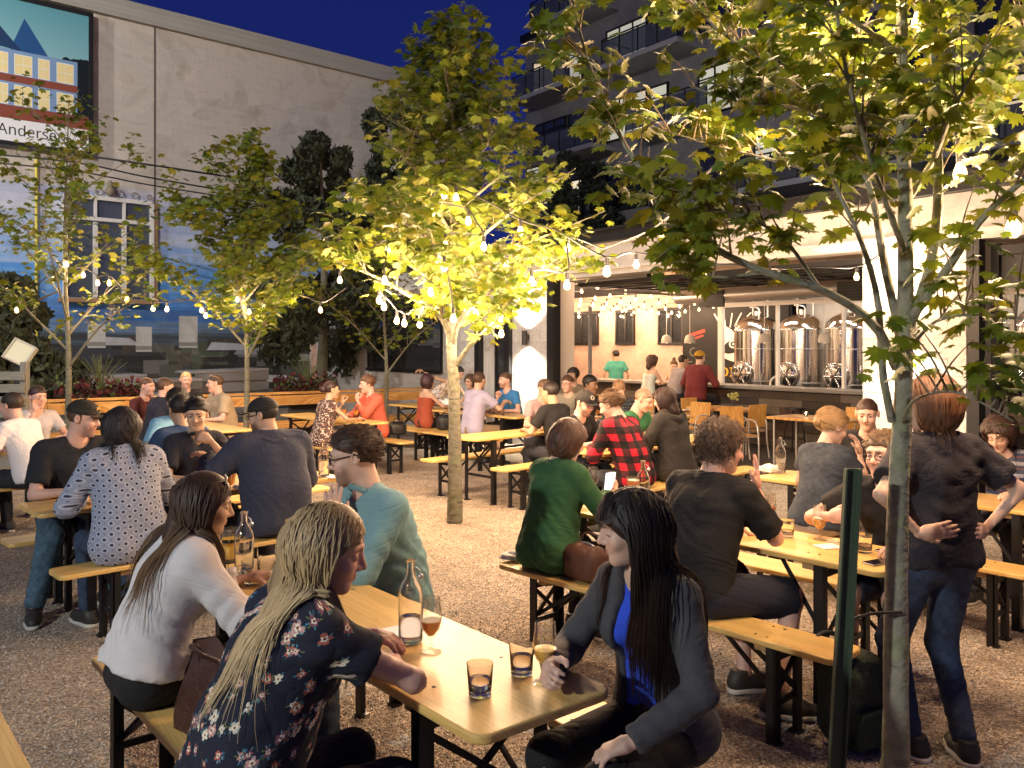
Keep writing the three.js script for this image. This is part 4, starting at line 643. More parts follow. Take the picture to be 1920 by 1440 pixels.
function meshPrims(prims, cell, mod, pad = 0.03) {
  let x0 = 1e9, y0 = 1e9, z0 = 1e9, x1 = -1e9, y1 = -1e9, z1 = -1e9; for (const P of prims) for (const [p, r] of [[P.a, P.ra], [P.b, P.rb]]) { x0 = Math.min(x0, p.x - r); x1 = Math.max(x1, p.x + r); y0 = Math.min(y0, p.y - r); y1 = Math.max(y1, p.y + r); z0 = Math.min(z0, p.z - r); z1 = Math.max(z1, p.z + r); }
  x0 -= pad; y0 -= pad; z0 -= pad; const B = 6, bx = Math.ceil((x1 + pad - x0) / cell / B), by = Math.ceil((y1 + pad - y0) / cell / B), bz = Math.ceil((z1 + pad - z0) / cell / B), nx = bx * B + 2, ny = by * B + 2, nz = bz * B + 2, N = nx * ny * nz; if (N > VAL.length) throw new Error('grid ' + N);
  VAL.fill(1, 0, N); VID.fill(-1, 0, N); const R = B * cell * 0.87, act = [];
  for (let k = 0; k < bz; k++) for (let j = 0; j < by; j++) for (let i = 0; i < bx; i++) {
    const cx = x0 + (i + 0.5) * B * cell, cy = y0 + (j + 0.5) * B * cell, cz = z0 + (k + 0.5) * B * cell, sub = []; let near = false;
    for (const P of prims) { const d = primDist(P, cx, cy, cz); if (d < R + pad + P.k) { sub.push(P); if (d < R + pad) near = true; } } if (!near) continue;
    for (let c = 0; c <= B; c++) for (let b = 0; b <= B; b++) for (let a = 0; a <= B; a++) { const gx = i * B + a, gy = j * B + b, gz = k * B + c, x = x0 + gx * cell, y = y0 + gy * cell, z = z0 + gz * cell; let d = evalPrims(sub, x, y, z); if (mod) d = mod(x, y, z, d); VAL[(gz * ny + gy) * nx + gx] = d; }
    for (let c = 0; c < B; c++) for (let b = 0; b < B; b++) for (let a = 0; a < B; a++) act.push(((k * B + c) * ny + j * B + b) * nx + i * B + a);
  }
  return surfaceNets(nx, ny, nz, cell, x0, y0, z0, act);
}
function meshField(f, lo, hi, cell) {
  const nx = Math.ceil((hi[0] - lo[0]) / cell) + 2, ny = Math.ceil((hi[1] - lo[1]) / cell) + 2, nz = Math.ceil((hi[2] - lo[2]) / cell) + 2, act = []; VID.fill(-1, 0, nx * ny * nz);
  for (let k = 0; k < nz; k++) for (let j = 0; j < ny; j++) for (let i = 0; i < nx; i++) { const o = (k * ny + j) * nx + i; VAL[o] = f(lo[0] + i * cell, lo[1] + j * cell, lo[2] + k * cell); if (i < nx - 1 && j < ny - 1 && k < nz - 1) act.push(o); }
  return surfaceNets(nx, ny, nz, cell, lo[0], lo[1], lo[2], act);
}
const smin = (a, b, k) => { const h = Math.max(k - Math.abs(a - b), 0); return Math.min(a, b) - h * h / (4 * k); }, smax = (a, b, k) => -smin(-a, -b, k);
const ell = (x, y, z, cx, cy, cz, rx, ry, rz) => { const a = (x - cx) / rx, b = (y - cy) / ry, c = (z - cz) / rz, k0 = Math.sqrt(a * a + b * b + c * c), k1 = Math.sqrt((a / rx) ** 2 + (b / ry) ** 2 + (c / rz) ** 2); return k0 < 1e-6 ? -Math.min(rx, ry, rz) : k0 * (k0 - 1) / k1; };
const seg = (x, y, z, ax, ay, az, bx, by, bz, ra, rb = ra) => { const ux = bx - ax, uy = by - ay, uz = bz - az, t = Math.max(0, Math.min(1, ((x - ax) * ux + (y - ay) * uy + (z - az) * uz) / (ux * ux + uy * uy + uz * uz))); return Math.hypot(x - ax - ux * t, y - ay - uy * t, z - az - uz * t) - (ra + (rb - ra) * t); };
// ---- head: origin at its middle, y up, z forward ----
function headField(f) {   // f: 1 for women
  const jw = f ? 0.052 : 0.06, ch = f ? 0.018 : 0.024;
  return (x, y, z) => {
    const ax = Math.abs(x); let d = ell(x, y, z, 0, 0.035, -0.014, 0.077, 0.088, 0.098);
    d = smin(d, ell(x, y, z, 0, -0.035, 0.028, jw, 0.082, 0.062), 0.035); d = smin(d, Math.hypot(x, y + 0.096, z - 0.066) - ch, 0.03);
    d = smin(d, ell(ax, y, z, 0.034, -0.024, 0.062, 0.026, 0.026, 0.024), 0.022);
    d = smin(d, seg(ax, y, z, 0.012, 0.03, 0.082, 0.042, 0.031, 0.066, f ? 0.011 : 0.014), 0.018);
    d = smax(d, -(Math.hypot(ax - 0.032, y - 0.008, (z - 0.1) * 0.9) - 0.0175), 0.014);
    d = smin(d, seg(x, y, z, 0, 0.016, 0.088, 0, -0.022, 0.108, 0.0075, f ? 0.0105 : 0.013), 0.012); d = smin(d, Math.hypot(ax - 0.011, y + 0.028, z - 0.096) - 0.0085, 0.008);
    d = smin(d, seg(ax, y, z, 0, -0.0525, 0.0895, 0.021, -0.0555, 0.08, 0.006, 0.003), 0.007); d = smin(d, seg(ax, y, z, 0, -0.0625, 0.0875, 0.018, -0.059, 0.08, 0.007, 0.003), 0.007);
    d = smax(d, -seg(ax, y, z, 0, -0.0573, 0.098, 0.023, -0.057, 0.086, 0.003, 0.001), 0.004);
    d = smin(d, ell(ax, y, z, 0.032, 0.008, 0.074, 0.0155, 0.0125, 0.0135), 0.005);
    const e = Math.max(ell(ax, y, z, 0.083, 0.004, -0.012, 0.011, 0.031, 0.02), -ell(ax, y, z, 0.091, 0.004, -0.006, 0.008, 0.02, 0.012)); d = smin(d, e, 0.008);
    return smin(d, seg(x, y, z, 0, -0.06, -0.03, 0, -0.16, -0.045, f ? 0.046 : 0.056), 0.03);
  };
}
const headCache = {};
function headGeo(f, cell) { const k = f + '_' + cell; return headCache[k] ??= meshField(headField(f), [-0.11, -0.19, -0.13], [0.11, 0.14, 0.14], cell); }
// hair shells in head space
const hn = (x, y, z) => 0.5 * Math.sin(x * 150 + 9 * Math.sin(z * 41 + 2 * y) + 5 * Math.sin(y * 57)) + 0.4 * Math.sin(x * 310 + 7 * Math.sin(z * 83) + y * 60) + 0.3 * Math.sin(y * 210 + z * 120 + 6 * Math.sin(x * 70));
const hairFields = {
  short: (x, y, z) => { let d = ell(x, y, z, 0, 0.042, -0.018, 0.086, 0.095, 0.107) + 0.002 * hn(x, y, z); const line = 0.72 * z - 0.006 + 0.012 * Math.sin(Math.abs(x) * 50); return smax(d, -(y - Math.max(line, z > 0.0 ? 0.03 + (z - 0.02) * 0.45 : -0.075)) * 0.85, 0.012); },
  crew: (x, y, z) => { let d = ell(x, y, z, 0, 0.037, -0.016, 0.0805, 0.091, 0.1015) + 0.001 * hn(x, y, z); return smax(d, -(y - Math.max(0.72 * z - 0.004, z > 0.0 ? 0.03 + (z - 0.02) * 0.5 : -0.06)) * 0.85, 0.006); },
  full: (x, y, z) => { let d = ell(x, y, z, 0, 0.048, -0.02, 0.094, 0.102, 0.112) + 0.005 * hn(x, y, z); return smax(d, -(y - Math.max(0.8 * z - 0.02, z > 0.02 ? 0.04 + (z - 0.02) * 0.4 : -0.085)) * 0.85, 0.012); },
  cap: (x, y, z) => { let d = ell(x, y, z, 0, 0.038, -0.016, 0.083, 0.092, 0.104) + 0.001 * hn(x, y, z); return Math.max(d, -(y - (z < 0.02 ? -0.065 : 0.2)), y - 0.05); },
  curly: (x, y, z) => { let d = ell(x, y, z, 0, 0.045, -0.03, 0.105, 0.108, 0.118) + 0.009 * Math.sin(x * 130) * Math.sin(y * 120 + 1) * Math.sin(z * 125) + 0.004 * hn(x, y, z); return smax(d, -(y - Math.max(0.85 * z - 0.045, z > 0.035 ? 0.05 : -0.09)) * 0.85, 0.015); },
  bob: (x, y, z) => { let d = ell(x, y, z, 0, 0.0, -0.03, 0.112, 0.142, 0.118) + 0.003 * Math.sin(x * 150 + 3 * Math.sin(z * 90) + z * 100); d = smin(d, ell(x, y, z, 0, 0.045, -0.012, 0.089, 0.098, 0.108), 0.03); d = smax(d, -(y + 0.125), 0.015); return smax(d, -ell(x, y, z, 0, -0.055, 0.14, 0.13, 0.125, 0.1), 0.02); },
  long: (x, y, z) => { let d = ell(x, y, z, 0, 0.042, -0.016, 0.09, 0.099, 0.109) + 0.002 * hn(x, y, z); d = smin(d, seg(x, y, z, 0, 0.0, -0.06, 0, -0.13, -0.08, 0.075, 0.066), 0.04); return smax(d, -ell(x, y, z, 0, -0.05, 0.125, 0.13, 0.118, 0.1), 0.02); },
  bangs: (x, y, z) => { let d = ell(x, y, z, 0, 0.042, -0.014, 0.091, 0.099, 0.112) + 0.002 * Math.sin(x * 260); d = smin(d, seg(x, y, z, 0, 0.0, -0.06, 0, -0.13, -0.08, 0.075, 0.066), 0.04); return smax(d, -ell(x, y, z, 0, -0.068, 0.127, 0.13, 0.118, 0.1), 0.012); },
  bun: (x, y, z) => { let d = ell(x, y, z, 0, 0.04, -0.018, 0.085, 0.094, 0.105) + 0.0015 * Math.sin(Math.atan2(x, y) * 60); d = smax(d, -(y - Math.max(0.72 * z - 0.008, z > 0.0 ? 0.035 + (z - 0.02) * 0.5 : -0.07)) * 0.85, 0.012); return smin(d, ell(x, y, z, 0, 0.01, -0.135, 0.045, 0.045, 0.042) + 0.005 * hn(x, y, z), 0.02); },
  topbun: (x, y, z) => { let d = ell(x, y, z, 0, 0.04, -0.018, 0.085, 0.094, 0.105) + 0.0015 * Math.sin(x * 300); d = smax(d, -(y - Math.max(0.72 * z - 0.008, z > 0.0 ? 0.035 + (z - 0.02) * 0.5 : -0.07)) * 0.85, 0.012); return smin(d, ell(x, y, z, 0, 0.15, -0.05, 0.04, 0.036, 0.04) + 0.004 * hn(x, y, z), 0.02); },
  hood: (x, y, z) => { let d = ell(x, y, z, 0, 0.03, -0.03, 0.115, 0.135, 0.13) + 0.003 * Math.sin(y * 70 + x * 40); d = smin(d, seg(x, y, z, 0, -0.08, -0.06, 0, -0.17, -0.08, 0.1, 0.12), 0.05); return smax(d, -ell(x, y, z, 0, -0.01, 0.15, 0.075, 0.12, 0.1), 0.02); },
};
const hairCache = {};
function hairGeo(style, cell) { const k = style + cell; return hairCache[k] ??= meshField(hairFields[style], [-0.17, -0.3, -0.24], [0.17, 0.22, 0.16], cell); }
// ---- hand: wrist at the origin, fingers along +y, palm facing +z, thumb on +x ----
const handCache = {};
function handGeo(type, cell) {
  const key = type + cell; if (handCache[key]) return handCache[key];
  const curl = { relax: 0.45, grip: 1.15, flat: 0.1, cup: 0.72, point: 0.9 }[type], P = [C(V(0, 0, 0), V(0, 0.03, 0), 0.024, 0.026, 0.015), C(V(0.022, 0.03, 0), V(0.026, 0.085, 0), 0.014, 0.0125, 0.016), C(V(0.007, 0.03, 0), V(0.008, 0.09, 0), 0.0155, 0.0125, 0.016), C(V(-0.008, 0.03, 0), V(-0.01, 0.087, 0), 0.015, 0.012, 0.016), C(V(-0.02, 0.03, 0), V(-0.027, 0.078, 0), 0.0135, 0.011, 0.016)];
  const rr = cell > 0.005 ? 0.001 : 0, fingers = [[0.026, 0.085, 0.072, 0.06], [0.008, 0.09, 0.08, 0.02], [-0.010, 0.087, 0.074, -0.03], [-0.027, 0.078, 0.058, -0.1]];
  fingers.forEach(([x, y, L, sp], i) => { let a = (type === 'point' && i === 0 ? 0.1 : curl * 0.75) * (1 + 0.08 * i), p = V(x, y, 0); const l = [0.46, 0.30, 0.24]; let ang = a; for (let s = 0; s < 3; s++) { const q = p.clone().add(V(sp * L * l[s] * Math.cos(ang) * 1.3, L * l[s] * Math.cos(ang), L * l[s] * Math.sin(ang))); P.push(C(p, q, 0.0092 - s * 0.0008 + rr, 0.0086 - s * 0.001 + rr, 0.006)); p = q; ang += (type === 'point' && i === 0 ? 0.1 : curl) * (s ? 0.7 : 1); } });
  const tc = type === 'flat' ? 0.15 : type === 'grip' ? 0.9 : 0.5; let p = V(0.02, 0.022, 0.004), q = V(0.045, 0.05, 0.012 + 0.02 * tc); P.push(C(p, q, 0.014, 0.011, 0.014)); const q2 = q.clone().add(V(0.016 * (1 - tc), 0.026, 0.01 + 0.02 * tc)); P.push(C(q, q2, 0.0105, 0.0095, 0.006)); P.push(C(q2, q2.clone().add(V(-0.006 * tc, 0.02, 0.006 + 0.008 * tc)), 0.0095, 0.0075, 0.006));
  return handCache[key] = meshPrims(P, cell, null, 0.012);
}
function mirrorX(g) { g = g.clone(); g.scale(-1, 1, 1); const i = g.index.array; for (let k = 0; k < i.length; k += 3) { const t = i[k]; i[k] = i[k + 1]; i[k + 1] = t; } g.computeVertexNormals(); return g; }
const mirCache = new Map(); const mir = g => { if (!mirCache.has(g)) mirCache.set(g, mirrorX(g)); return mirCache.get(g); };
function paint(g, fn) { const p = g.attributes.position, c = new Float32Array(p.count * 3); for (let i = 0; i < p.count; i++) { const q = fn(p.getX(i), p.getY(i), p.getZ(i)); c[3 * i] = q[0]; c[3 * i + 1] = q[1]; c[3 * i + 2] = q[2]; } g.setAttribute('color', new THREE.BufferAttribute(c, 3)); return g; }
const shoeCache = {};
function shoeGeo(cell) { return shoeCache[cell] ??= meshPrims([C(V(0, 0.045, -0.05), V(0, 0.04, 0.08), 0.042, 0.044, 0.03), C(V(0, 0.04, 0.08), V(0, 0.032, 0.155), 0.044, 0.036, 0.03), C(V(0, 0.08, -0.03), V(0, 0.1, -0.03), 0.046, 0.044, 0.03)], cell, (x, y, z, d) => Math.max(d, -y + 0.004, y - 0.112), 0.012); }
const soleCache = {};
function soleGeo(cell) { return soleCache[cell] ??= meshPrims([C(V(0, 0.012, -0.05), V(0, 0.012, 0.08), 0.046, 0.049, 0.03), C(V(0, 0.012, 0.08), V(0, 0.012, 0.158), 0.049, 0.04, 0.03)], cell, (x, y, z, d) => Math.max(d, -y + 0.001, y - 0.026), 0.012); }
function ik(S, T, l1, l2, pole) {
  const d = T.clone().sub(S); let L = d.length(); const mx = (l1 + l2) * 0.995; if (L > mx) { T = S.clone().addScaledVector(d, mx / L); L = mx; d.setLength(mx); } d.normalize();
  const a = (l1 * l1 - l2 * l2 + L * L) / (2 * L), h = Math.sqrt(Math.max(0, l1 * l1 - a * a)), p = pole.clone().addScaledVector(d, -pole.dot(d)).normalize(); return [S.clone().addScaledVector(d, a).addScaledVector(p, h), T];
}
const skinTone = { fair: [0.60, 0.40, 0.31], pink: [0.62, 0.37, 0.29], tan: [0.50, 0.32, 0.22], olive: [0.42, 0.27, 0.18], brown: [0.22, 0.125, 0.075] };
const clothCache = {};
function cloth(c, o = {}) { const k = JSON.stringify([c, o.key || '', o.rough]); if (clothCache[k]) return clothCache[k]; const m = phys(o.map ? [1, 1, 1] : c, o.rough ?? 0.92, { bumpMap: rep(TX.wrinkle, o.kn ?? 2.2), bumpScale: o.bump ?? 0.004, sheen: 0.08, sheenRoughness: 0.6, sheenColor: lin(...c.map(v => Math.min(1, v * 1.2 + 0.02))) }); if (o.map) m.map = o.map; return clothCache[k] = m; }
const hairMats = {}; const hairM = (c) => hairMats[c.join()] ??= phys([1, 1, 1], 0.58, { vertexColors: true, sheen: 0.12, sheenColor: lin(...c.map(v => v * 1.5)), sheenRoughness: 0.4 });
const skinM = phys([1, 1, 1], 0.54, { vertexColors: true, sheen: 0.12, sheenRoughness: 0.5, sheenColor: lin(0.9, 0.55, 0.42), bumpMap: rep(TX.fine, 6), bumpScale: 0.0002 });
function planarUV(g) { const p = g.attributes.position, uv = new Float32Array(p.count * 2); for (let i = 0; i < p.count; i++) { uv[2 * i] = p.getX(i) + 0.55 * p.getZ(i); uv[2 * i + 1] = p.getY(i) + 0.4 * p.getZ(i); } g.setAttribute('uv', new THREE.BufferAttribute(uv, 2)); return g; }
function wrapUV(g, y0, k) { const p = g.attributes.position, uv = new Float32Array(p.count * 2); for (let i = 0; i < p.count; i++) { const x = p.getX(i), y = p.getY(i), z = p.getZ(i) - Math.max(0, y - y0) * k; uv[2 * i] = Math.atan2(x, -z) * 0.17; uv[2 * i + 1] = y; } g.setAttribute('uv', new THREE.BufferAttribute(uv, 2)); return g; }
let personCount = 0;
// o: at [x, d], face [fx, fd], stand / seat, lean, twist, head [yaw, pitch, roll], L / R arms {w, hd, pn, hand, pole}, top, bottom, hair ...
function person(label, o) {
  const f = o.f ? 1 : 0, sc = o.s ?? (f ? 0.94 : 1), near = o.near || 0, LV = [{ b: 0.032, c: 0.022, h: 0.0085, k: 0.008, r: 0.0105 }, { b: 0.026, c: 0.018, h: 0.0062, k: 0.0064, r: 0.0085 }, { b: 0.019, c: 0.0138, h: 0.0038, k: 0.0042, r: 0.006 }][near], bc = LV.b, hc = LV.h, fat = o.fat ?? 1, ph = ++personCount * 1.7, r = rng(900 + personCount);
  const yaw = Math.atan2(o.face[0], -o.face[1]), t = thing('person', label, 'person', [o.at[0], 0, -o.at[1]], yaw, o.group), inv = new THREE.Matrix4().makeRotationY(-yaw).multiply(new THREE.Matrix4().makeTranslation(-o.at[0], 0, o.at[1]));
  const loc = v => v.clone().applyMatrix4(inv), skin = skinTone[o.skin || 'fair'], seat = o.seat ?? BH, stand = o.stand;
  const lean = o.lean ?? 0.18, side = o.side ?? 0, dir = (a) => V(Math.sin(side) * Math.cos(a), Math.cos(a) * Math.cos(side), Math.sin(a));
  const P0 = stand ? V(0, 0.93 * sc, 0) : V(0, seat + 0.105 * sc, 0), l1 = lean * 0.7, l2 = lean * 1.15, W = P0.clone().addScaledVector(dir(l1), 0.19 * sc), Ch = W.clone().addScaledVector(dir(l2), 0.19 * sc), Nk = Ch.clone().addScaledVector(dir(l2), 0.155 * sc);
  const tw = o.twist ?? 0, rot = v => v.clone().applyAxisAngle(UPV, tw), sw = (f ? 0.15 : 0.176) * sc * (0.5 + 0.5 * fat), X = rot(V(1, 0, 0)), Xp = V(1, 0, 0), Xm = rot(V(1, 0, 0)).lerp(Xp, 0.5);
  const SL = Nk.clone().addScaledVector(X, sw).addScaledVector(dir(l2), -0.06), SR = Nk.clone().addScaledVector(X, -sw).addScaledVector(dir(l2), -0.06);
  const off = (p, ax, k) => p.clone().addScaledVector(ax, k), b = 0.85 + 0.15 * fat;
  const torso = (e) => {
    const wr = (f ? 0.08 : 0.092) * sc * fat + e, pr = (f ? 0.106 : 0.098) * sc * b + e, cr = (f ? 0.084 : 0.1) * sc * (0.6 + 0.4 * fat) + e, wx = (f ? 0.04 : 0.05) * sc * b, cx = (f ? 0.06 : 0.07) * sc, K = 0.045, q = [];
    for (const s of [1, -1]) q.push(C(off(P0, Xp, s * 0.078 * sc * b), off(W, Xm, s * wx), pr, wr, K), C(off(W, Xm, s * wx), off(Ch, X, s * cx), wr, cr, K));
    for (const [S, s] of [[SL, 1], [SR, -1]]) q.push(C(off(Ch, X, s * 0.06 * sc), off(S, X, -s * 0.03), 0.078 * sc + e, 0.044 * sc + e, K), C(Nk.clone().addScaledVector(dir(l2), -0.02), off(S, X, -s * 0.01).add(V(0, 0.008, 0)), 0.046 * sc + e, 0.04 * sc + e, 0.035));
    const fw = rot(V(0, 0, 1)); if (f) for (const s of [-1, 1]) q.push(C(off(Ch, X, s * 0.06).addScaledVector(fw, 0.05).add(V(0, -0.02, 0)), off(Ch, X, s * 0.066).addScaledVector(fw, 0.07).add(V(0, -0.045, 0)), 0.054 * sc + e, 0.046 * sc + e, 0.03)); if (fat > 1.05) q.push(C(off(W, fw, 0.05 * fat), off(P0, fw, 0.04), 0.09 * fat + e, 0.08 * fat + e, 0.05)); return q;
  };
  // arms
  const ul = 0.285 * sc, fl = 0.255 * sc, arms = [['L', SL, 1], ['R', SR, -1]].map(([k, S, s]) => {
    const a = { ...(o[k] || {}) }; let T = a.world ? loc(a.world) : a.w ? V(...a.w) : stand ? S.clone().add(V(s * 0.1, -0.5 * sc, 0.05)) : V(s * 0.17, TH + 0.035, 0.42);
    const [E, T2] = ik(S, T, ul, fl, a.pole ? V(...a.pole) : V(s * 0.7, -0.75, -0.25)); const fd = T2.clone().sub(E).normalize(), hd = a.hd ? V(...a.hd).normalize() : a.hdw ? loc(V(...a.hdw).add(V(o.at[0], 0, -o.at[1]))).normalize() : fd; const pn = a.pn ? V(...a.pn) : V(0, -1, 0.001); return { S, E, T: T2, fd, hd, pn, s, hand: a.hand || 'relax' };
  });
  const am = f ? 0.84 : 1, armP = (A, e, upto) => { const q = []; if (upto >= 1) { q.push(C(A.S, A.E, 0.047 * am * sc * (0.5 + 0.5 * fat) + e, 0.038 * am * sc + e, 0.025)); q.push(upto >= 1.99 ? C(A.E, A.T, 0.039 * am * sc + e, 0.025 * am * sc + e * 1.1, 0.02, e ? 1 : 0) : C(A.E, A.E.clone().lerp(A.T, upto - 1), 0.039 * am * sc + e, (0.039 - 0.013 * (upto - 1)) * am * sc + e, 0.02, 1)); } else q.push(C(A.S, A.S.clone().lerp(A.E, upto), 0.047 * am * sc * (0.5 + 0.5 * fat) + e, (0.047 - 0.009 * upto) * am * sc + e * 1.5, 0.025, 1)); return q; };
  // legs
  const legs = [1, -1].map(s => {
    const g = (o.legs || {})[s > 0 ? 'L' : 'R'] || {}; let H = off(P0, Xp, s * 0.09 * sc).add(V(0, stand ? -0.02 : -0.02, 0)), K, A;
    if (stand) { A = g.a ? V(...g.a) : V(s * 0.1, 0.085, 0); [K, A] = ik(H, A, 0.44 * sc, 0.43 * sc, V(s * 0.1, 0, 1)); } else { K = g.k ? V(...g.k) : V(s * 0.12, seat + 0.065, 0.43 * sc); A = g.a ? V(...g.a) : V(s * 0.13, 0.09, 0.36 * sc + 0.05 * r()); }
    return { H, K, A, s, fy: g.fy ?? s * 0.15, fp: g.fp ?? 0 };
  });
  const lm = f ? 0.94 : 1, legP = (G, e, upto = 2) => { const q = [C(G.H, upto < 1 ? G.H.clone().lerp(G.K, upto) : G.K, 0.085 * lm * sc * b + e, (upto < 1 ? 0.066 : 0.056) * lm * sc + e, 0.04, upto < 1 ? 1 : 0)]; if (upto >= 1) q.push(C(G.K, upto >= 2 ? G.A : G.K.clone().lerp(G.A, upto - 1), 0.056 * lm * sc + e, (upto >= 2 ? 0.036 : 0.05) * sc + e * (o.flare ?? 1), 0.03, e ? 1 : 0)); return q; };
  // head frame
  const [hy, hp, hr] = o.head || [0, 0, 0], hq = new THREE.Quaternion().setFromEuler(new THREE.Euler(hp + lean * 0.25, hy + tw, hr || 0, 'YXZ')), hs = (f ? 0.96 : 1.0) * (o.hs ?? 1), Hc = Nk.clone().addScaledVector(dir(l2 * 0.6), 0.098 * sc).add(V(0, 0.06, 0.028).applyQuaternion(hq).multiplyScalar(hs)), HM = new THREE.Matrix4().compose(Hc, hq, V(hs, hs, hs)), HMi = HM.clone().invert();
  // body: torso and limbs, head and hands in one mesh
  const neck = C(Nk.clone().addScaledVector(dir(l2), -0.04), V(0, -0.075, -0.03).applyMatrix4(HM), (f ? 0.05 : 0.06) * sc, (f ? 0.047 : 0.056) * hs, 0.04);
  const bodyP = [...torso(-0.004), neck]; for (const A of arms) bodyP.push(...armP(A, 0, 2)); for (const G of legs) bodyP.push(...legP(G, 0));
  const sitCut = stand ? null : (x, y, z, d) => Math.max(d, Math.abs(z) < 0.17 ? seat + 0.001 - y : -1);
  const flush = (x, y, z) => 0.94 + 0.07 * Math.sin(x * 31 + ph) * Math.sin(y * 27) + 0.05 * Math.sin(z * 40 + y * 33);
  const parts = [paint(meshPrims(bodyP, bc, sitCut), (x, y, z) => { const k = flush(x, y, z); return [skin[0] * k, skin[1] * k, skin[2] * k]; })];
  const hairC = o.hairC || [0.03, 0.02, 0.014], brow = hairC.map(v => v * 0.8 + 0.01), beard = o.beard, lipC = f ? [skin[0] * 0.86, skin[1] * 0.48, skin[2] * 0.48] : [skin[0] * 0.82, skin[1] * 0.62, skin[2] * 0.6], closed = o.eyes === 'closed';
  const hg = paint(headGeo(f, hc).clone(), (x, y, z) => {
    const ax = Math.abs(x); let c = skin.map(v => v * (0.97 + 0.05 * Math.sin(x * 90 + ph) * Math.sin(y * 70))); const ck = Math.max(0, 1 - Math.hypot(ax - 0.04, y + 0.022, z - 0.07) / 0.032); c = [c[0] * (1 + 0.05 * ck), c[1] * (1 - 0.10 * ck), c[2] * (1 - 0.10 * ck)];
    if (Math.hypot(x * 0.5, y + 0.03, z - 0.108) < 0.014) c = [c[0] * 1.02, c[1] * 0.92, c[2] * 0.9];
    if (z > 0.06) { const lp = Math.min(seg(ax, y, z, 0, -0.0525, 0.09, 0.022, -0.056, 0.081, 0.0058, 0.002), seg(ax, y, z, 0, -0.0625, 0.088, 0.019, -0.0595, 0.081, 0.0066, 0.002)); if (lp < 0.001) c = lipC; if (Math.abs(y + 0.0573) < 0.0015 && ax < 0.024 && z > 0.075) c = lipC.map(v => v * 0.45); const bd = seg(ax, y, z, 0.014, 0.030, 0.094, 0.047, 0.031, 0.068, f ? 0.0042 : 0.0058); if (bd < 0.002) c = c.map((v, i) => v * 0.25 + brow[i] * 0.75);
      const ey = Math.abs((y - 0.0075 + (closed ? 0.006 : 0)) + (ax - 0.032) ** 2 * 18), ew = Math.abs(ax - 0.032); if (ew < 0.0155 && z > 0.062) { if (closed) { if (ey < 0.0022) c = [0.035, 0.022, 0.018]; } else { const oy = y - 0.007, e2 = (ew / 0.014) ** 2 + (oy / 0.0046) ** 2; if (e2 < 1) c = ew < 0.0062 ? (ew < 0.0034 ? [0.01, 0.01, 0.01] : [0.06, 0.04, 0.028]) : [0.42, 0.38, 0.35]; else if (e2 < 1.7 && oy > -0.001) c = [0.05, 0.032, 0.026]; } } }
    if (beard && y < -0.005 && z > 0.008 + Math.max(0, -(y + 0.085)) * 1.3) { const nb = 0.006 * Math.sin(x * 260 + y * 190) + 0.004 * Math.sin(z * 310 + y * 120), jaw = y + nb < -0.05 + (z < 0.055 ? 0.025 : 0) - (ax < 0.012 ? 0 : 0) || (ax < 0.03 && y < -0.036 && y > -0.048 && z > 0.08); if (jaw && !(ax < 0.018 && Math.abs(y + 0.057) < 0.008 && z > 0.08)) { const bw = beard * Math.max(0, Math.min(1, (z - 0.012) / 0.03)) * Math.max(0.25, Math.min(1, (-0.02 - y) / 0.03)); c = c.map((v, i) => v * (1 - bw) + hairC[i] * bw); } }
    return c;
  }); hg.applyMatrix4(HM); parts.push(hg);
  for (const A of arms) {
    let g = handGeo(A.hand, LV.k); if (A.s < 0) { } // thumb on +x suits one side, mirrored for the other
    const Y = A.hd.clone(), Z = A.pn.clone().addScaledVector(Y, -A.pn.dot(Y)).normalize(), Xh = new THREE.Vector3().crossVectors(Y, Z); const flip = A.s < 0 ? 1 : -1; // right hand palm down: thumb to the left of the fingers
    g = flip > 0 ? g.clone() : mir(g).clone(); g.scale(sc, sc, sc); g.applyMatrix4(new THREE.Matrix4().makeBasis(Xh, Y, Z).setPosition(A.T)); paint(g, (x, y, z) => { const k = flush(x * 2, y * 2, z * 2); return [skin[0] * k, skin[1] * k * 0.97, skin[2] * k * 0.97]; }); parts.push(g);
  }
  parts.forEach(g => planarUV(g)); const body = mesh('body', mergeGeometries(parts.map(g => { for (const k of Object.keys(g.attributes)) if (!['position', 'normal', 'uv', 'color'].includes(k)) g.deleteAttribute(k); return g; })), skinM, t);
  // clothes
  const fold = (x, y, z, a) => { const w1 = 78 * y + 26 * x * Math.sin(3 * y + ph) + 7 * Math.sin(12 * x + ph) + 7 * Math.sin(10 * z), w2 = 60 * (x + z) + 6 * Math.sin(11 * y + ph) - 30 * y, m = Math.sin(9 * x + 7 * y + 8 * z + ph), n = Math.sin(6 * x - 9 * y + 5 * z + 2 * ph), rg = w => 1 - 2 * Math.abs(Math.sin(w * 0.5)); return a * (Math.max(0, m) * rg(w1) + Math.max(0, n) * rg(w2) - 0.2); };
  const T = o.top || { c: [0.02, 0.02, 0.025], sl: 0.55 }, e = 0.012 + (T.loose || 0), topP = [...torso(e)]; if (T.sl > 0) for (const A of arms) topP.push(...armP(A, 0.009 + (T.loose || 0) * 0.8, T.sl));
  const hemP = P0.clone().addScaledVector(dir(l1), T.hem ?? -0.06), nd = dir(l1), fw2 = rot(V(0, 0, 1)), vn = T.neck ?? 0.075, nc = Nk.clone().addScaledVector(dir(l2), 0.03).addScaledVector(fw2, 0.02), vEnd = Nk.clone().addScaledVector(dir(l2), -(T.v ?? 0.03)).addScaledVector(fw2, 0.1), strap = T.strap;
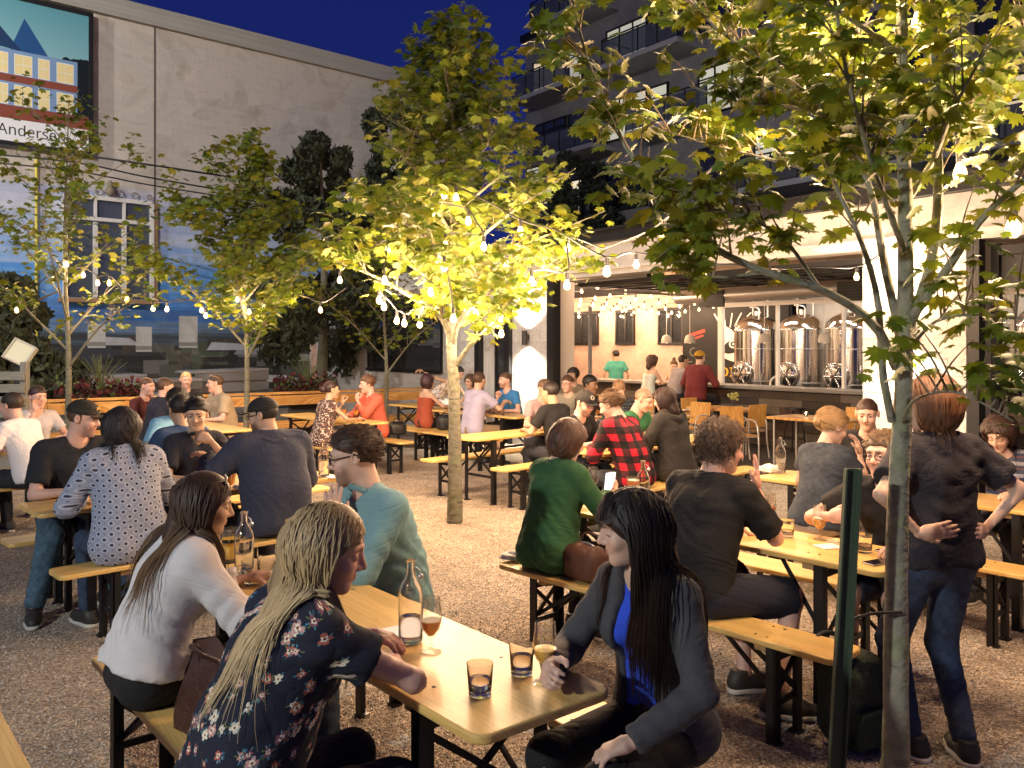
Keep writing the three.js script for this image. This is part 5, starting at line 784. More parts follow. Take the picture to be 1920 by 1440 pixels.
  const topG = (T.map ? (g => wrapUV(g, P0.y, Math.tan(lean * 0.9))) : planarUV)(meshPrims(topP, LV.c, (x, y, z, d) => {
    d += fold(x, y, z, (T.fold ?? 0.004) * 0.95); d = Math.max(d, (hemP.x - x) * nd.x + (hemP.y - y) * nd.y + (hemP.z - z) * nd.z + 0.004 * Math.sin(x * 40 + z * 30)); if (!stand) d = Math.max(d, Math.abs(z) < 0.17 ? seat + 0.003 - y : -1);
    d = Math.max(d, -(seg(x, y, z, nc.x, nc.y, nc.z, nc.x, nc.y + 0.12, nc.z, vn, vn * 1.1))); if (T.v) d = Math.max(d, -seg(x, y, z, nc.x, nc.y + 0.02, nc.z, vEnd.x, vEnd.y, vEnd.z, vn * 0.85, 0.012));
    if (T.open) { const ox = (x - Nk.x) * X.x + (z - Nk.z) * X.z, oz = (x - Nk.x) * fw2.x + (z - Nk.z) * fw2.z; d = Math.max(d, Math.min(T.open * (0.55 + (Nk.y - y) * 0.9) - Math.abs(ox), oz - 0.0)); } if (strap) { const q = Nk.clone().addScaledVector(dir(l2), -strap); d = Math.max(d, (x - q.x) * dir(l2).x + (y - q.y) * dir(l2).y + (z - q.z) * dir(l2).z); } return d;
  }, 0.035)); mesh(T.name || 'shirt', topG, T.mat || cloth(T.c, T), t);
  if (T.collar) { const cp = Nk.clone().addScaledVector(dir(l2), -0.002).addScaledVector(fw2, 0.012), cg = new THREE.TorusGeometry(0.072, 0.0095, 8, 26).rotateX(Math.PI / 2 - 0.3).scale(1, 1.5, 1.02); mesh('collar', cg.applyQuaternion(new THREE.Quaternion().setFromAxisAngle(UPV, tw)).translate(cp.x, cp.y, cp.z), T.mat || cloth(T.c, T), t); }
  if (T.hood) { const hp = Nk.clone().addScaledVector(dir(l2), -0.015).addScaledVector(fw2, -0.035), hg = new THREE.TorusGeometry(0.092, 0.036, 12, 30); { const p = hg.attributes.position; for (let i = 0; i < p.count; i++) { const x = p.getX(i), y = p.getY(i), z = p.getZ(i); p.setXYZ(i, x * 1.08, y * 0.95 - (y < 0 ? 0.03 : 0) * -1, z * (y > 0 ? 1.5 : 0.8) + 0.006 * Math.sin(x * 60 + y * 40)); } } hg.rotateX(-Math.PI / 2 - 0.35).computeVertexNormals(); mesh('hood', planarUV(hg.applyQuaternion(new THREE.Quaternion().setFromAxisAngle(UPV, tw)).translate(hp.x, hp.y, hp.z)), T.mat || cloth(T.c, T), t); }
  if (T.under) { const q = torso(0.006); mesh('undershirt', planarUV(meshPrims(q, LV.c, (x, y, z, d) => Math.max(d, (hemP.y + 0.02 - y), -seg(x, y, z, nc.x, nc.y, nc.z, nc.x, nc.y + 0.12, nc.z, vn, vn)), 0.02)), cloth(T.under), t); }
  const Bt = o.bottom || { c: [0.02, 0.022, 0.03] }, be = 0.012 + (Bt.loose || 0), botP = [C(off(P0, Xp, 0.08 * sc * b), off(P0, Xp, -0.08 * sc * b), (f ? 0.1 : 0.093) * sc * b + Math.min(be, 0.014), undefined, 0.05), C(P0, P0.clone().addScaledVector(dir(l1), 0.07), 0.1 * sc * b + 0.004, 0.09 * sc * fat + 0.004, 0.04)]; for (const G of legs) botP.push(...legP(G, be, Bt.len ?? 2)); if (Bt.skirt) botP.push(C(legs[0].H.clone().lerp(legs[1].H, 0.5), legs[0].K.clone().lerp(legs[1].K, 0.5), 0.13, 0.1, 0.06));
  mesh(Bt.skirt ? 'skirt' : 'trousers', planarUV(meshPrims(botP, LV.c * 1.1, (x, y, z, d) => { d += fold(x, y, z, 0.003); if (!stand) d = Math.max(d, Math.abs(z) < 0.17 ? seat + 0.002 - y : -1); return d; }, 0.03)), Bt.mat || cloth(Bt.c, Bt), t);
  if (o.shoes !== false) for (const G of legs) { const s = mesh('shoe', shoeGeo(near > 1 ? 0.009 : 0.016), cloth(o.shoeC || [0.03, 0.028, 0.026], { rough: 0.6 }), t); s.position.set(G.A.x, Math.max(0, G.A.y - 0.09), G.A.z); s.rotation.set(G.fp, G.fy, 0, 'YXZ'); s.scale.setScalar(sc); const sl = mesh('sole', soleGeo(near > 1 ? 0.009 : 0.013), mat([0.5, 0.48, 0.44], 0.7), s); }
  // hair
  if (o.hair && o.hair !== 'none') {
    const g = hairGeo(o.hair, LV.r).clone(); paint(g, (x, y, z) => { const k = 0.8 + 0.35 * Math.sin(x * 140 + 3 * Math.sin(z * 60)) * Math.sin(z * 110 + y * 20); return hairC.map(v => v * k); }); g.applyMatrix4(HM);
    let geos = [g]; const bodyDist = (x, y, z) => Math.min(evalPrims(topP, x, y, z), 1);
    if (o.strands) geos.push(strandGeo(o.strands, HM, HMi, bodyDist, hairC, r));
    mesh(o.hair === 'hood' ? 'hood' : 'hair', planarUV(geos.length > 1 ? mergeGeometries(geos.map(q => { planarUV(q); for (const k of Object.keys(q.attributes)) if (!['position', 'normal', 'uv', 'color'].includes(k)) q.deleteAttribute(k); return q; })) : g), o.hair === 'hood' ? (T.mat || cloth(T.c, T)) : hairM(hairC), t);
  }
  const onHead = (name, geo, m, parent) => { const q = mesh(name, geo, m, parent || t); if (!parent) { q.applyMatrix4(HM); } return q; };
  if (o.cap) {
    const cm = cloth(o.cap.c, { rough: 0.8 }), dome = new THREE.SphereGeometry(1, 28, 14, 0, 6.2832, 0, 1.62).scale(0.092, 0.088, 0.112).translate(0, 0.052, -0.014), cp = onHead('cap', [dome, new THREE.TorusGeometry(1, 0.03, 6, 28).rotateX(1.571).scale(0.092, 0.2, 0.112).translate(0, 0.05, -0.014), new THREE.SphereGeometry(0.009, 8, 6).translate(0, 0.141, -0.014)], cm), back = o.cap.back ? -1 : 1;
    const bs = new THREE.Shape(); bs.absellipse(0, 0, 0.082, 0.085, 0, Math.PI); const bg = new THREE.ExtrudeGeometry(bs, { depth: 0.003, bevelEnabled: true, bevelSize: 0.002, bevelThickness: 0.002, bevelSegments: 2, curveSegments: 16 }).rotateX(Math.PI / 2), bp = bg.attributes.position; for (let i = 0; i < bp.count; i++) bp.setY(i, bp.getY(i) - 2.6 * bp.getX(i) ** 2 - 0.12 * bp.getZ(i)); bg.computeVertexNormals(); bg.translate(0, 0.056, 0.075); if (back < 0) bg.rotateY(Math.PI); mesh('cap_brim', bg, cm, cp);
    if (o.cap.mark) { const mk = o.cap.mark === 'ring' ? new THREE.TorusGeometry(0.02, 0.004, 6, 20).rotateX(-0.5).translate(0, 0.098, 0.083) : merge([bar(V(-0.03, 0.085, 0.088), V(0.03, 0.098, 0.082), 0.008, 0.004), bar(V(-0.02, 0.1, 0.082), V(0.025, 0.085, 0.09), 0.006, 0.004)]); mesh('cap_emblem', mk, mat(o.cap.markC || [0.7, 0.5, 0.1], 0.6), cp); }
  }
  if (o.glasses) { const gm = mat(o.glasses === 'hair' ? [0.5, 0.42, 0.3] : [0.012, 0.012, 0.012], 0.3), gy = o.glasses === 'hair' ? 0.115 : 0.006, gz = o.glasses === 'hair' ? 0.055 : 0.1, fr = []; for (const s of [-1, 1]) { fr.push(new THREE.TorusGeometry(0.02, 0.0026, 6, 24).scale(1.2, 0.85, 1).translate(s * 0.0325, gy, gz)); fr.push(bar(V(s * 0.056, gy + 0.006, gz), V(s * 0.086, gy + (o.glasses === 'hair' ? -0.03 : 0.012), gz - 0.11), 0.002, 0.005)); } fr.push(bar(V(-0.011, gy + 0.004, gz), V(0.011, gy + 0.004, gz), 0.002, 0.003)); const gl = onHead('glasses', fr, gm); if (o.glasses === 'hair') mesh('lens', [-1, 1].map(s => new THREE.SphereGeometry(0.02, 14, 8).scale(1.2, 0.85, 0.12).translate(s * 0.0325, gy, gz)), mat([0.02, 0.015, 0.012], 0.1), gl); }
  if (o.band) { const A = arms[o.band === 'L' ? 0 : 1], p = A.T.clone().lerp(A.E, 0.12); mesh('wristband', new THREE.TorusGeometry(0.034, 0.004, 6, 22).applyQuaternion(new THREE.Quaternion().setFromUnitVectors(V(0, 0, 1), A.fd)).translate(p.x, p.y, p.z), MT.black, t); }
  const hand = arms.map(A => A.T.clone().addScaledVector(A.hd, 0.085).addScaledVector(A.pn.clone().addScaledVector(A.hd, -A.pn.dot(A.hd)).normalize(), 0.035).applyMatrix4(new THREE.Matrix4().makeRotationY(yaw).setPosition(o.at[0], 0, -o.at[1])));
  if (o.debug) console.log(label, JSON.stringify(arms.map(A => [A.S, A.E, A.T].map(v => { const w = v.clone().applyMatrix4(new THREE.Matrix4().makeRotationY(yaw).setPosition(o.at[0], 0, -o.at[1])); return [Math.round(960 + 1600 * w.x / -w.z), Math.round(648 + 1600 * (1.81 - w.y) / -w.z), (-w.z).toFixed(2), w.y.toFixed(2)]; }))));
  return { t, hand, HM, topP };
}
// locks of hair that leave the scalp, fall and lie on head, neck and shoulders
function strandGeo(s, HM, HMi, bodyD, hairC, r) {
  const pos = [], nor = [], col = [], idx = [], n = s.n, steps = s.steps || 12, p = V(), v = V(), hp = V(), g = V(), ov = V(), hc0 = V(0, 0.01, 0.02).applyMatrix4(HM);
  for (let i = 0; i < n; i++) {
    let hx, hy, hz; for (let tr = 0; tr < 40; tr++) { const u = r() * 2 - 1, a = r() * 6.283; hx = Math.sqrt(1 - u * u) * Math.cos(a); hy = u; hz = Math.sqrt(1 - u * u) * Math.sin(a); const yy = 0.04 + hy * 0.094, zz = -0.017 + hz * 0.106; if (yy > 0.78 * zz + (s.low ?? -0.01) && (zz < 0.06 || yy > 0.072)) break; }
    p.set(hx * 0.087, 0.042 + hy * 0.095, -0.017 + hz * 0.107); const part = s.part ?? 0, bang = s.bangs && p.z > 0.03 && p.y > 0.08 && r() < 0.85, sx = p.x > part ? 1 : -1;
    if (bang) v.set((p.x) * 2, 0.1, 1); else if (s.backcomb) v.set(hx * 0.4, 0.2, -1); else if (s.flat) v.set(hx * 0.5 + (r() - 0.5) * 0.7, 0.1, (hz > 0.3 && r() < 0.4 ? 0.6 : -0.6) + (r() - 0.5) * 0.7); else v.set(sx * (0.75 + 0.3 * r()), 0.15 + 0.2 * hy, -0.35 + 0.25 * hz - 0.3 * r()); if (s.up) v.set(hx, hy + 0.3, hz);
    v.normalize(); const len = (bang ? s.bangs : s.len * (0.72 + 0.4 * r()) + (s.len > 0.2 ? 0 : 0)), st = len / steps, wave = (s.wave ?? 0.2) * (0.6 + 0.8 * r()), wp = r() * 6.28, wf = s.wf ?? 2.2, rad = (s.rad ?? 0.004) * (0.6 + 0.8 * r()), tint = 0.82 + 0.36 * r() + (r() < (s.hi ?? 0) ? 0.35 : 0), pts = [];
    p.applyMatrix4(HM); v.transformDirection(HM); const w = V(r() - 0.5, 0, r() - 0.5).normalize();
    for (let k = 0; k <= steps; k++) {
      pts.push(p.clone()); v.lerp(g.set(0, -1, 0), s.stiff ?? 0.42); const ww = wave * Math.sin(wp + k / steps * 6.28 * wf); v.addScaledVector(w, ww * 0.5); if (s.curl) { v.x += s.curl * Math.sin(wp + k * 1.9); v.z += s.curl * Math.cos(wp + k * 1.9); v.y += s.curl * 0.8 * Math.sin(wp * 2 + k * 1.3); } v.normalize(); p.addScaledVector(v, st);
      hp.copy(p).applyMatrix4(HMi); const el = ell(hp.x, hp.y, hp.z, 0, 0.04, -0.016, 0.084, 0.093, 0.105), lay = 0.006 + 0.012 * ((i * 0.618) % 1); if (el < lay) { g.set(hp.x / 0.0071, (hp.y - 0.04) / 0.0086, (hp.z + 0.016) / 0.011).normalize(); hp.addScaledVector(g, lay - el); } else if (el > lay + 0.012 && hp.y > -0.12 && (s.flat || (!s.up && !bang))) { g.set(hp.x / 0.0071, (hp.y - 0.04) / 0.0086, (hp.z + 0.016) / 0.011).normalize(); hp.addScaledVector(g, -0.5 * (el - lay - 0.012)); }
      if (!bang && hp.y < 0.055 && hp.y > -0.16) { const zf = 0.03 + Math.max(0, hp.y) * 0.6; if (hp.z > zf) { hp.z = zf; if (Math.abs(hp.x) < 0.075) hp.x = (hp.x > 0 ? 1 : -1) * 0.078; } } if (bang && hp.y < 0.05) hp.z = Math.max(hp.z, 0.1);
      p.copy(hp).applyMatrix4(HM); const bd = bodyD(p.x, p.y, p.z), mn = 0.008 + 0.02 * ((i * 0.414) % 1); if (bd < mn && bd > -0.12) { const h = 0.01, bx = bodyD(p.x + h, p.y, p.z) - bd, by = bodyD(p.x, p.y + h, p.z) - bd, bz = bodyD(p.x, p.y, p.z + h) - bd; g.set(bx, by, bz).normalize(); p.addScaledVector(g, mn - bd); }
    }
    const b0 = pos.length / 3, dv = V(), sv = V(), nv = V(), ref = V(0.3, 0.2, 1);
    for (let k = 0; k <= steps; k++) { dv.copy(pts[Math.min(steps, k + 1)]).sub(pts[Math.max(0, k - 1)]).normalize(); sv.crossVectors(dv, ref).normalize(); nv.crossVectors(sv, dv); const f = k / steps, rr = rad * (k === 0 ? 0.6 : 1) * (1 - Math.pow(f, 2.2) * 0.85); for (let q = 0; q < 3; q++) { const a = q * 2.0944, c = Math.cos(a), d = Math.sin(a); pos.push(pts[k].x + (sv.x * c * 1.5 + nv.x * d) * rr, pts[k].y + (sv.y * c * 1.5 + nv.y * d) * rr, pts[k].z + (sv.z * c * 1.5 + nv.z * d) * rr); { ov.copy(pts[k]).sub(hc0); if (ov.y < 0) ov.y *= 0.25; ov.normalize(); const e = s.up && !s.flat ? 0.9 : 1.9; ov.set(sv.x * c + nv.x * d + ov.x * e, sv.y * c + nv.y * d + ov.y * e, sv.z * c + nv.z * d + ov.z * e).normalize(); nor.push(ov.x, ov.y, ov.z); } const tip = s.tip ? mix(hairC, s.tip, Math.max(0, f * 1.3 - 0.3)) : hairC; col.push(tip[0] * tint, tip[1] * tint, tip[2] * tint); } }
    for (let k = 0; k < steps; k++) for (let q = 0; q < 3; q++) { const a = b0 + k * 3 + q, b = b0 + k * 3 + (q + 1) % 3; idx.push(a, a + 3, b, b, a + 3, b + 3); }
  }
  const o = new THREE.BufferGeometry(); o.setAttribute('position', new THREE.Float32BufferAttribute(pos, 3)); o.setAttribute('normal', new THREE.Float32BufferAttribute(nor, 3)); o.setAttribute('color', new THREE.Float32BufferAttribute(col, 3)); o.setIndex(idx); return o;
}
// ================= the people of the photograph =================
const clTex = {
  floral: canvasTex(1024, 1024, (c, w, h) => { const r = rng(5); c.fillStyle = '#161a2c'; c.fillRect(0, 0, w, h); const dab = (x, y, s, col, n) => { c.fillStyle = col; for (let k = 0; k < n; k++) { const a = k / n * 6.28 + r(); c.beginPath(); c.ellipse(x + Math.cos(a) * s * 0.6, y + Math.sin(a) * s * 0.6, s * 0.5, s * 0.36, a, 0, 7); c.fill(); } };
    for (let k = 0; k < 40; k++) { const x = r() * w, y = r() * h; for (let q = 0; q < 7; q++) { c.fillStyle = ['#3f7f92', '#2f5d7c', '#5b6b40', '#6a8a9a'][Math.floor(r() * 4)]; const a = r() * 6.28; c.beginPath(); c.ellipse(x + Math.cos(a) * 46, y + Math.sin(a) * 46, 15, 6, a, 0, 7); c.fill(); } const s = 26 + r() * 28, col = ['#b98a83', '#c4bdb0', '#a6584a', '#d5cdb8', '#7a4a55', '#b2704f'][Math.floor(r() * 6)]; for (const [dx, dy] of [[0, 0], [w, 0], [-w, 0], [0, h], [0, -h]]) { dab(x + dx, y + dy, s, col, 6); dab(x + dx, y + dy, s * 0.55, '#e0d3c0', 5); c.fillStyle = '#6b3a22'; c.beginPath(); c.arc(x + dx, y + dy, s * 0.22, 0, 7); c.fill(); } } }),
  plaid: canvasTex(256, 256, (c) => { c.fillStyle = '#b3122a'; c.fillRect(0, 0, 256, 256); c.globalAlpha = 0.72; c.fillStyle = '#0a0708'; c.fillRect(0, 0, 128, 256); c.fillRect(0, 0, 256, 128); c.globalAlpha = 1; c.fillStyle = 'rgba(0,0,0,0.9)'; c.fillRect(0, 0, 128, 128); }),
  greyplaid: canvasTex(256, 256, (c) => { c.fillStyle = '#4e5a62'; c.fillRect(0, 0, 256, 256); c.globalAlpha = 0.6; c.fillStyle = '#12161c'; for (const k of [0, 100, 180]) { c.fillRect(k, 0, 46, 256); c.fillRect(0, k, 256, 46); } }),
  dots: canvasTex(256, 256, (c) => { c.fillStyle = '#8b93a8'; c.fillRect(0, 0, 256, 256); for (const [x, y] of [[64, 64], [192, 192]]) { c.strokeStyle = '#c8ccd6'; c.lineWidth = 8; c.beginPath(); c.arc(x, y, 52, 0, 7); c.stroke(); c.fillStyle = '#2c3145'; c.beginPath(); c.arc(x, y, 32, 0, 7); c.fill(); } c.fillStyle = '#3a4058'; for (const [x, y] of [[192, 64], [64, 192]]) { c.beginPath(); c.arc(x, y, 12, 0, 7); c.fill(); } }),
  paisley: canvasTex(512, 512, (c, w, h) => { const r = rng(8); c.fillStyle = '#4a3a38'; c.fillRect(0, 0, w, h); for (let k = 0; k < 150; k++) { c.fillStyle = r() < 0.75 ? '#c9b8ac' : '#7a5a50'; c.beginPath(); c.ellipse(r() * w, r() * h, 8 + r() * 26, 5 + r() * 9, r() * 6, 0, 7); c.fill(); } }),
  palefloral: canvasTex(512, 512, (c, w, h) => { const r = rng(18); c.fillStyle = '#d8cdc2'; c.fillRect(0, 0, w, h); for (let k = 0; k < 90; k++) { c.fillStyle = ['#7c7078', '#a58f88', '#4d4a58'][Math.floor(r() * 3)]; c.beginPath(); c.ellipse(r() * w, r() * h, 8 + r() * 30, 6 + r() * 14, r() * 6, 0, 7); c.fill(); } }),
  stripe: canvasTex(128, 128, (c) => { c.fillStyle = '#3a4258'; c.fillRect(0, 0, 128, 128); c.fillStyle = '#8d8f9c'; c.fillRect(0, 0, 128, 40); c.fillStyle = '#6f4a4a'; c.fillRect(0, 70, 128, 14); }),
};
const mapCloth = (k, rp, c) => ({ c, key: k + rp, map: rep(clTex[k], rp), fold: 0.004 });
const jeans = { c: [0.045, 0.075, 0.14], key: 'jeans', map: null, loose: 0.004 }; const jeansM = phys([0.055, 0.09, 0.17], 0.85, { map: rep(TX.denim, 5), bumpMap: rep(TX.knit, 8), bumpScale: 0.0006 }), lightJeansM = phys([0.10, 0.19, 0.26], 0.85, { map: rep(TX.denim, 5), bumpMap: rep(TX.knit, 8), bumpScale: 0.0006 }), vestM = phys([0.06, 0.075, 0.10], 0.85, { map: rep(TX.denim, 5), bumpMap: rep(TX.knit, 8), bumpScale: 0.0006 });
const SEATOFF = TW / 2 + 0.17 + BW / 2;
function sit(set, a, side, label, o) { const s = SETS[set]; return person(label, { at: onSet(set, a, side * (o.off ?? SEATOFF)), face: [-side * s.p[0], -side * s.p[1]], ...o }); }
const navy = [0.012, 0.014, 0.026], black = [0.008, 0.0075, 0.009], brownH = [0.07, 0.035, 0.018], darkH = [0.016, 0.011, 0.009], ginger = [0.13, 0.055, 0.024];
const PEOPLE = {};
// --- the foreground table ---
PEOPLE.floral = sit('T1', -0.64, 1, 'woman in a navy floral blouse with long wavy blonde hair in the foreground', { f: 1, near: 2, s: 1.02, hs: 1.03, off: 0.75, lean: 0.42, fat: 1.16, hair: 'long', hairC: [0.34, 0.235, 0.12], strands: { n: 2600, len: 0.58, wave: 0.25, wf: 2.2, tip: [0.58, 0.44, 0.26], rad: 0.0016, part: 0.01, hi: 0.06 }, head: [-0.62, 0.16, 0], skin: 'pink', top: { ...mapCloth('floral', 3.2, [0.05, 0.05, 0.1]), sl: 0.5, loose: 0.016, hem: -0.1 }, bottom: { c: navy }, R: { world: onH(738, 1252, TH + 0.05), pole: [-0.9, -0.3, 0.5], hd: [0.8, 0, 0.3] }, L: { world: onH(690, 1190, TH + 0.04), hd: [-0.9, 0, 0.4] }, eyes: 'closed' });
PEOPLE.sweater = sit('T1', 0.5, 1, 'woman in a pale grey sweater with long straight brown hair beside a brown tote', { f: 1, near: 2, s: 0.94, off: 0.65, lean: 0.38, hair: 'long', hairC: [0.05, 0.026, 0.016], strands: { n: 1600, len: 0.56, wave: 0.1, tip: [0.17, 0.10, 0.05], rad: 0.0017, part: 0, hi: 0.03 }, head: [-0.3, 0.1, 0], glasses: 'hair', skin: 'tan', top: { c: [0.58, 0.56, 0.57], sl: 1.75, loose: 0.03, hem: 0.02, fold: 0.006, bump: 0.004 }, bottom: { c: black }, R: { w: [-0.16, TH + 0.04, 0.5] }, L: { w: [0.16, TH + 0.04, 0.5] } });
PEOPLE.cardigan = sit('T1', -1.04, -1, 'woman in grey cardigan and bright blue blouse with long dark hair and fringe', { f: 1, near: 2, s: 0.96, lean: 0.2, hair: 'bangs', hairC: [0.016, 0.010, 0.008], strands: { n: 1900, len: 0.6, wave: 0.2, wf: 2.4, rad: 0.0017, part: 0, bangs: 0.06, tip: [0.045, 0.022, 0.013], hi: 0.02 }, head: [-0.62, 0.12, 0], eyes: 'closed', top: { c: [0.055, 0.055, 0.062], sl: 2, loose: 0.012, open: 0.075, under: [0.025, 0.075, 0.62], fold: 0.004, name: 'cardigan' }, bottom: { c: black }, R: { world: onH(1035, 1248, TH + 0.06), hand: 'cup', pn: [1, -0.2, 0.2] }, L: { w: [0.17, 0.66, 0.34], hd: [-0.6, -0.35, 0.7] } });
PEOPLE.denim = sit('T1', 0.62, -1, 'bearded man in a light teal shirt and glasses resting his cheek on a hand', { near: 2, lean: 0.3, s: 1.07, hs: 1.06, fat: 1.12, strands: { n: 700, len: 0.036, flat: 1, stiff: 0.12, rad: 0.0017, steps: 5, low: 0.02 }, hair: 'short', hairC: [0.05, 0.026, 0.015], beard: 0.6, glasses: 1, head: [-0.55, 0.1, 0], skin: 'fair', band: 'L', top: { c: [0.16, 0.30, 0.33], sl: 1.45, collar: 1, v: 0.05, loose: 0.014, fold: 0.006 }, bottom: { c: [0.03, 0.05, 0.08] }, L: { w: [0.02, 1.0, 0.36], hd: [-0.08, 1, -0.12], pn: [-0.75, 0, -0.65], hand: 'flat', pole: [0.35, -1, 0.25] }, R: { w: [-0.05, TH + 0.035, 0.5], hd: [0.8, 0, 0.4] } });
// --- the table on the right ---
PEOPLE.curly = sit('T2', -0.28, 1, 'man in black tee with curly hair holding a hand to his face', { near: 2, lean: 0.3, s: 1.05, fat: 1.12, hair: 'curly', hairC: [0.075, 0.042, 0.024], strands: { n: 1000, len: 0.1, up: 1, curl: 0.8, rad: 0.0016, steps: 7, low: -0.03, stiff: 0.1 }, head: [-0.6, 0.1, 0], skin: 'pink', top: { c: black, sl: 0.8, loose: 0.016, hem: -0.1 }, bottom: { c: navy, len: 0.97, loose: 0.02 }, legs: { R: { k: [-0.3, 0.52, 0.42], a: [-0.38, 0.1, 0.16], fy: -0.9 }, L: { k: [0.05, 0.55, 0.46], a: [-0.1, 0.1, 0.3], fy: -0.5 } }, R: { w: [-0.13, 1.06, 0.36], hd: [0.0, 1, 0.05], pn: [0.75, 0, -0.6], hand: 'flat', pole: [-0.5, -1, 0.1] }, L: { w: [0.1, TH + 0.05, 0.48] } });
PEOPLE.green = sit('T2', 0.78, 1, 'woman in a dark green sweater looking at a glowing phone', { f: 1, near: 2, lean: 0.22, s: 0.98, fat: 1.12, hair: 'bob', hairC: [0.075, 0.034, 0.02], strands: { n: 1000, len: 0.21, wave: 0.1, rad: 0.002, steps: 8, tip: [0.12, 0.055, 0.03] }, head: [-0.3, 0.3, 0], top: { c: [0.022, 0.085, 0.03], sl: 2, loose: 0.02, hem: -0.1, fold: 0.006 }, bottom: { c: black }, R: { w: [-0.1, TH + 0.1, 0.42], hd: [0.2, 0.35, 0.9], pn: [0.4, 1, 0], hand: 'cup' }, L: { w: [0.12, TH + 0.05, 0.42] } });
PEOPLE.glasses = sit('T2', -0.87, -1, 'man in black tee and dark glasses gesturing beside the maple trunk', { near: 2, lean: 0.42, s: 1.02, fat: 1.1, strands: { n: 700, len: 0.036, flat: 1, stiff: 0.12, rad: 0.0017, steps: 5, low: 0.02 }, hair: 'short', hairC: [0.12, 0.07, 0.035], glasses: 1, head: [-0.12, -0.12, 0.05], skin: 'pink', top: { c: black, sl: 0.65, loose: 0.012 }, bottom: { c: navy, len: 0.95 }, R: { w: [-0.22, TH + 0.14, 0.44], hd: [0.85, 0.2, 0.35], pn: [0, -0.3, -1], hand: 'flat', pole: [-0.9, -0.6, 0.1] }, L: { w: [0.2, TH + 0.04, 0.45] } });
PEOPLE.standing = person('woman standing with her back turned, auburn hair, navy tee and blue jeans', { at: [1.86, 3.75], face: [-0.18, 1], stand: 1, f: 1, near: 2, s: 0.955, lean: -0.02, fat: 1.16, hair: 'bob', hairC: [0.14, 0.058, 0.028], strands: { n: 1400, len: 0.25, wave: 0.15, rad: 0.0019, steps: 8, tip: [0.22, 0.11, 0.05], hi: 0.03 }, head: [0.75, 0.05, 0], skin: 'fair', top: { c: [0.022, 0.02, 0.028], sl: 0.68, loose: 0.02, hem: -0.03, fold: 0.005 }, bottom: { mat: jeansM, c: [0.05, 0.09, 0.17], loose: 0.003, flare: 1.2 }, shoeC: [0.015, 0.015, 0.018], legs: { L: { a: [0.1, 0.085, 0.03], fy: 0.5 }, R: { a: [-0.11, 0.085, -0.05], fy: -0.3 } }, L: { w: [0.17, 1.02, -0.13], hd: [-0.75, 0.12, -0.25], pn: [0, 0.1, 1], pole: [1, 0.1, -0.3], hand: 'flat' }, R: { w: [-0.2, 1.0, -0.05], hd: [0.6, 0.1, -0.5], pn: [0.3, 0, 1], pole: [-1, 0.1, -0.25], hand: 'relax' } });
// --- behind, on the right ---
PEOPLE.vest = sit('T3', 0.4, 1, 'woman in a denim vest with a blonde bun leaning on one hand', { f: 1, near: 1, lean: 0.3, s: 0.98, hair: 'bun', hairC: [0.30, 0.18, 0.075], strands: { n: 700, len: 0.13, backcomb: 1, stiff: 0.05, rad: 0.0018, steps: 8, hi: 0.05, wave: 0.05 }, head: [-0.55, 0.25, 0], top: { c: [0.05, 0.06, 0.08], mat: vestM, sl: 0.5, loose: 0.014 }, bottom: { c: [0.42, 0.38, 0.34] }, R: { w: [-0.14, 1.03, 0.36], hd: [0.1, 1, -0.2], pn: [0.7, 0, -0.6], hand: 'relax', pole: [-0.4, -1, 0.1] }, L: { w: [0.14, TH + 0.04, 0.45] } });
PEOPLE.youngblack = sit('T3', 0.5, -1, 'young man in black tee with short hair in front of the bright pier', { near: 1, lean: 0.2, s: 1.02, hair: 'crew', hairC: [0.06, 0.03, 0.018], head: [0.35, 0.18, 0], skin: 'fair', top: { c: black, sl: 0.6 } });
PEOPLE.scarf = sit('T3', -0.5, -1, 'woman with dark curls and a striped scarf looking down at the right edge', { f: 1, near: 1, lean: 0.28, hair: 'long', hairC: [0.045, 0.022, 0.014], strands: { n: 600, len: 0.36, curl: 0.3, wave: 0.4, rad: 0.0026 }, head: [-0.1, 0.42, 0], eyes: 'closed', skin: 'fair', top: { ...mapCloth('stripe', 12, [0.06, 0.07, 0.11]), sl: 1.8, loose: 0.012 } });
PEOPLE.darkback = sit('T3', 0.02, -1, 'dark haired person in maroon seated between the trunk and the standing woman', { f: 1, lean: 0.25, hair: 'long', hairC: darkH, strands: { n: 160, len: 0.3, rad: 0.004 }, head: [0.5, 0.1, 0], top: { c: [0.09, 0.03, 0.025], sl: 1.8 } });
// --- the table behind the middle maple on the right ---
PEOPLE.hat = sit('T4', -0.75, 1, 'man in black tee and black cap with a round badge leaning over beers', { near: 1, lean: 0.38, hair: 'cap', hairC: darkH, beard: 0.6, cap: { c: [0.016, 0.015, 0.015], mark: 'ring', markC: [0.55, 0.5, 0.42] }, head: [-0.1, 0.25, 0], skin: 'pink', top: { c: black, sl: 0.75 }, L: { w: [0.12, TH + 0.04, 0.45], hd: [-0.8, 0, 0.4] }, R: { w: [-0.12, TH + 0.05, 0.45], hd: [0.8, 0, 0.4] } });
PEOPLE.plaid = sit('T4', -1.0, -1, 'person in a red and black plaid shirt with hair in a loose bun', { near: 1, lean: 0.42, s: 1.05, hair: 'bun', hairC: [0.12, 0.065, 0.03], strands: { n: 200, len: 0.12, backcomb: 1, curl: 0.25, stiff: 0.03, rad: 0.003, steps: 8 }, head: [0.35, 0.35, 0], skin: 'fair', beard: 0.25, top: { ...mapCloth('plaid', 7.6, [0.3, 0.02, 0.03]), sl: 2, loose: 0.02, hem: -0.1 }, bottom: { c: [0.02, 0.025, 0.035] }, L: { w: [0.1, TH + 0.05, 0.46], hd: [-0.7, 0, 0.5] }, R: { w: [-0.14, TH + 0.05, 0.45] } });
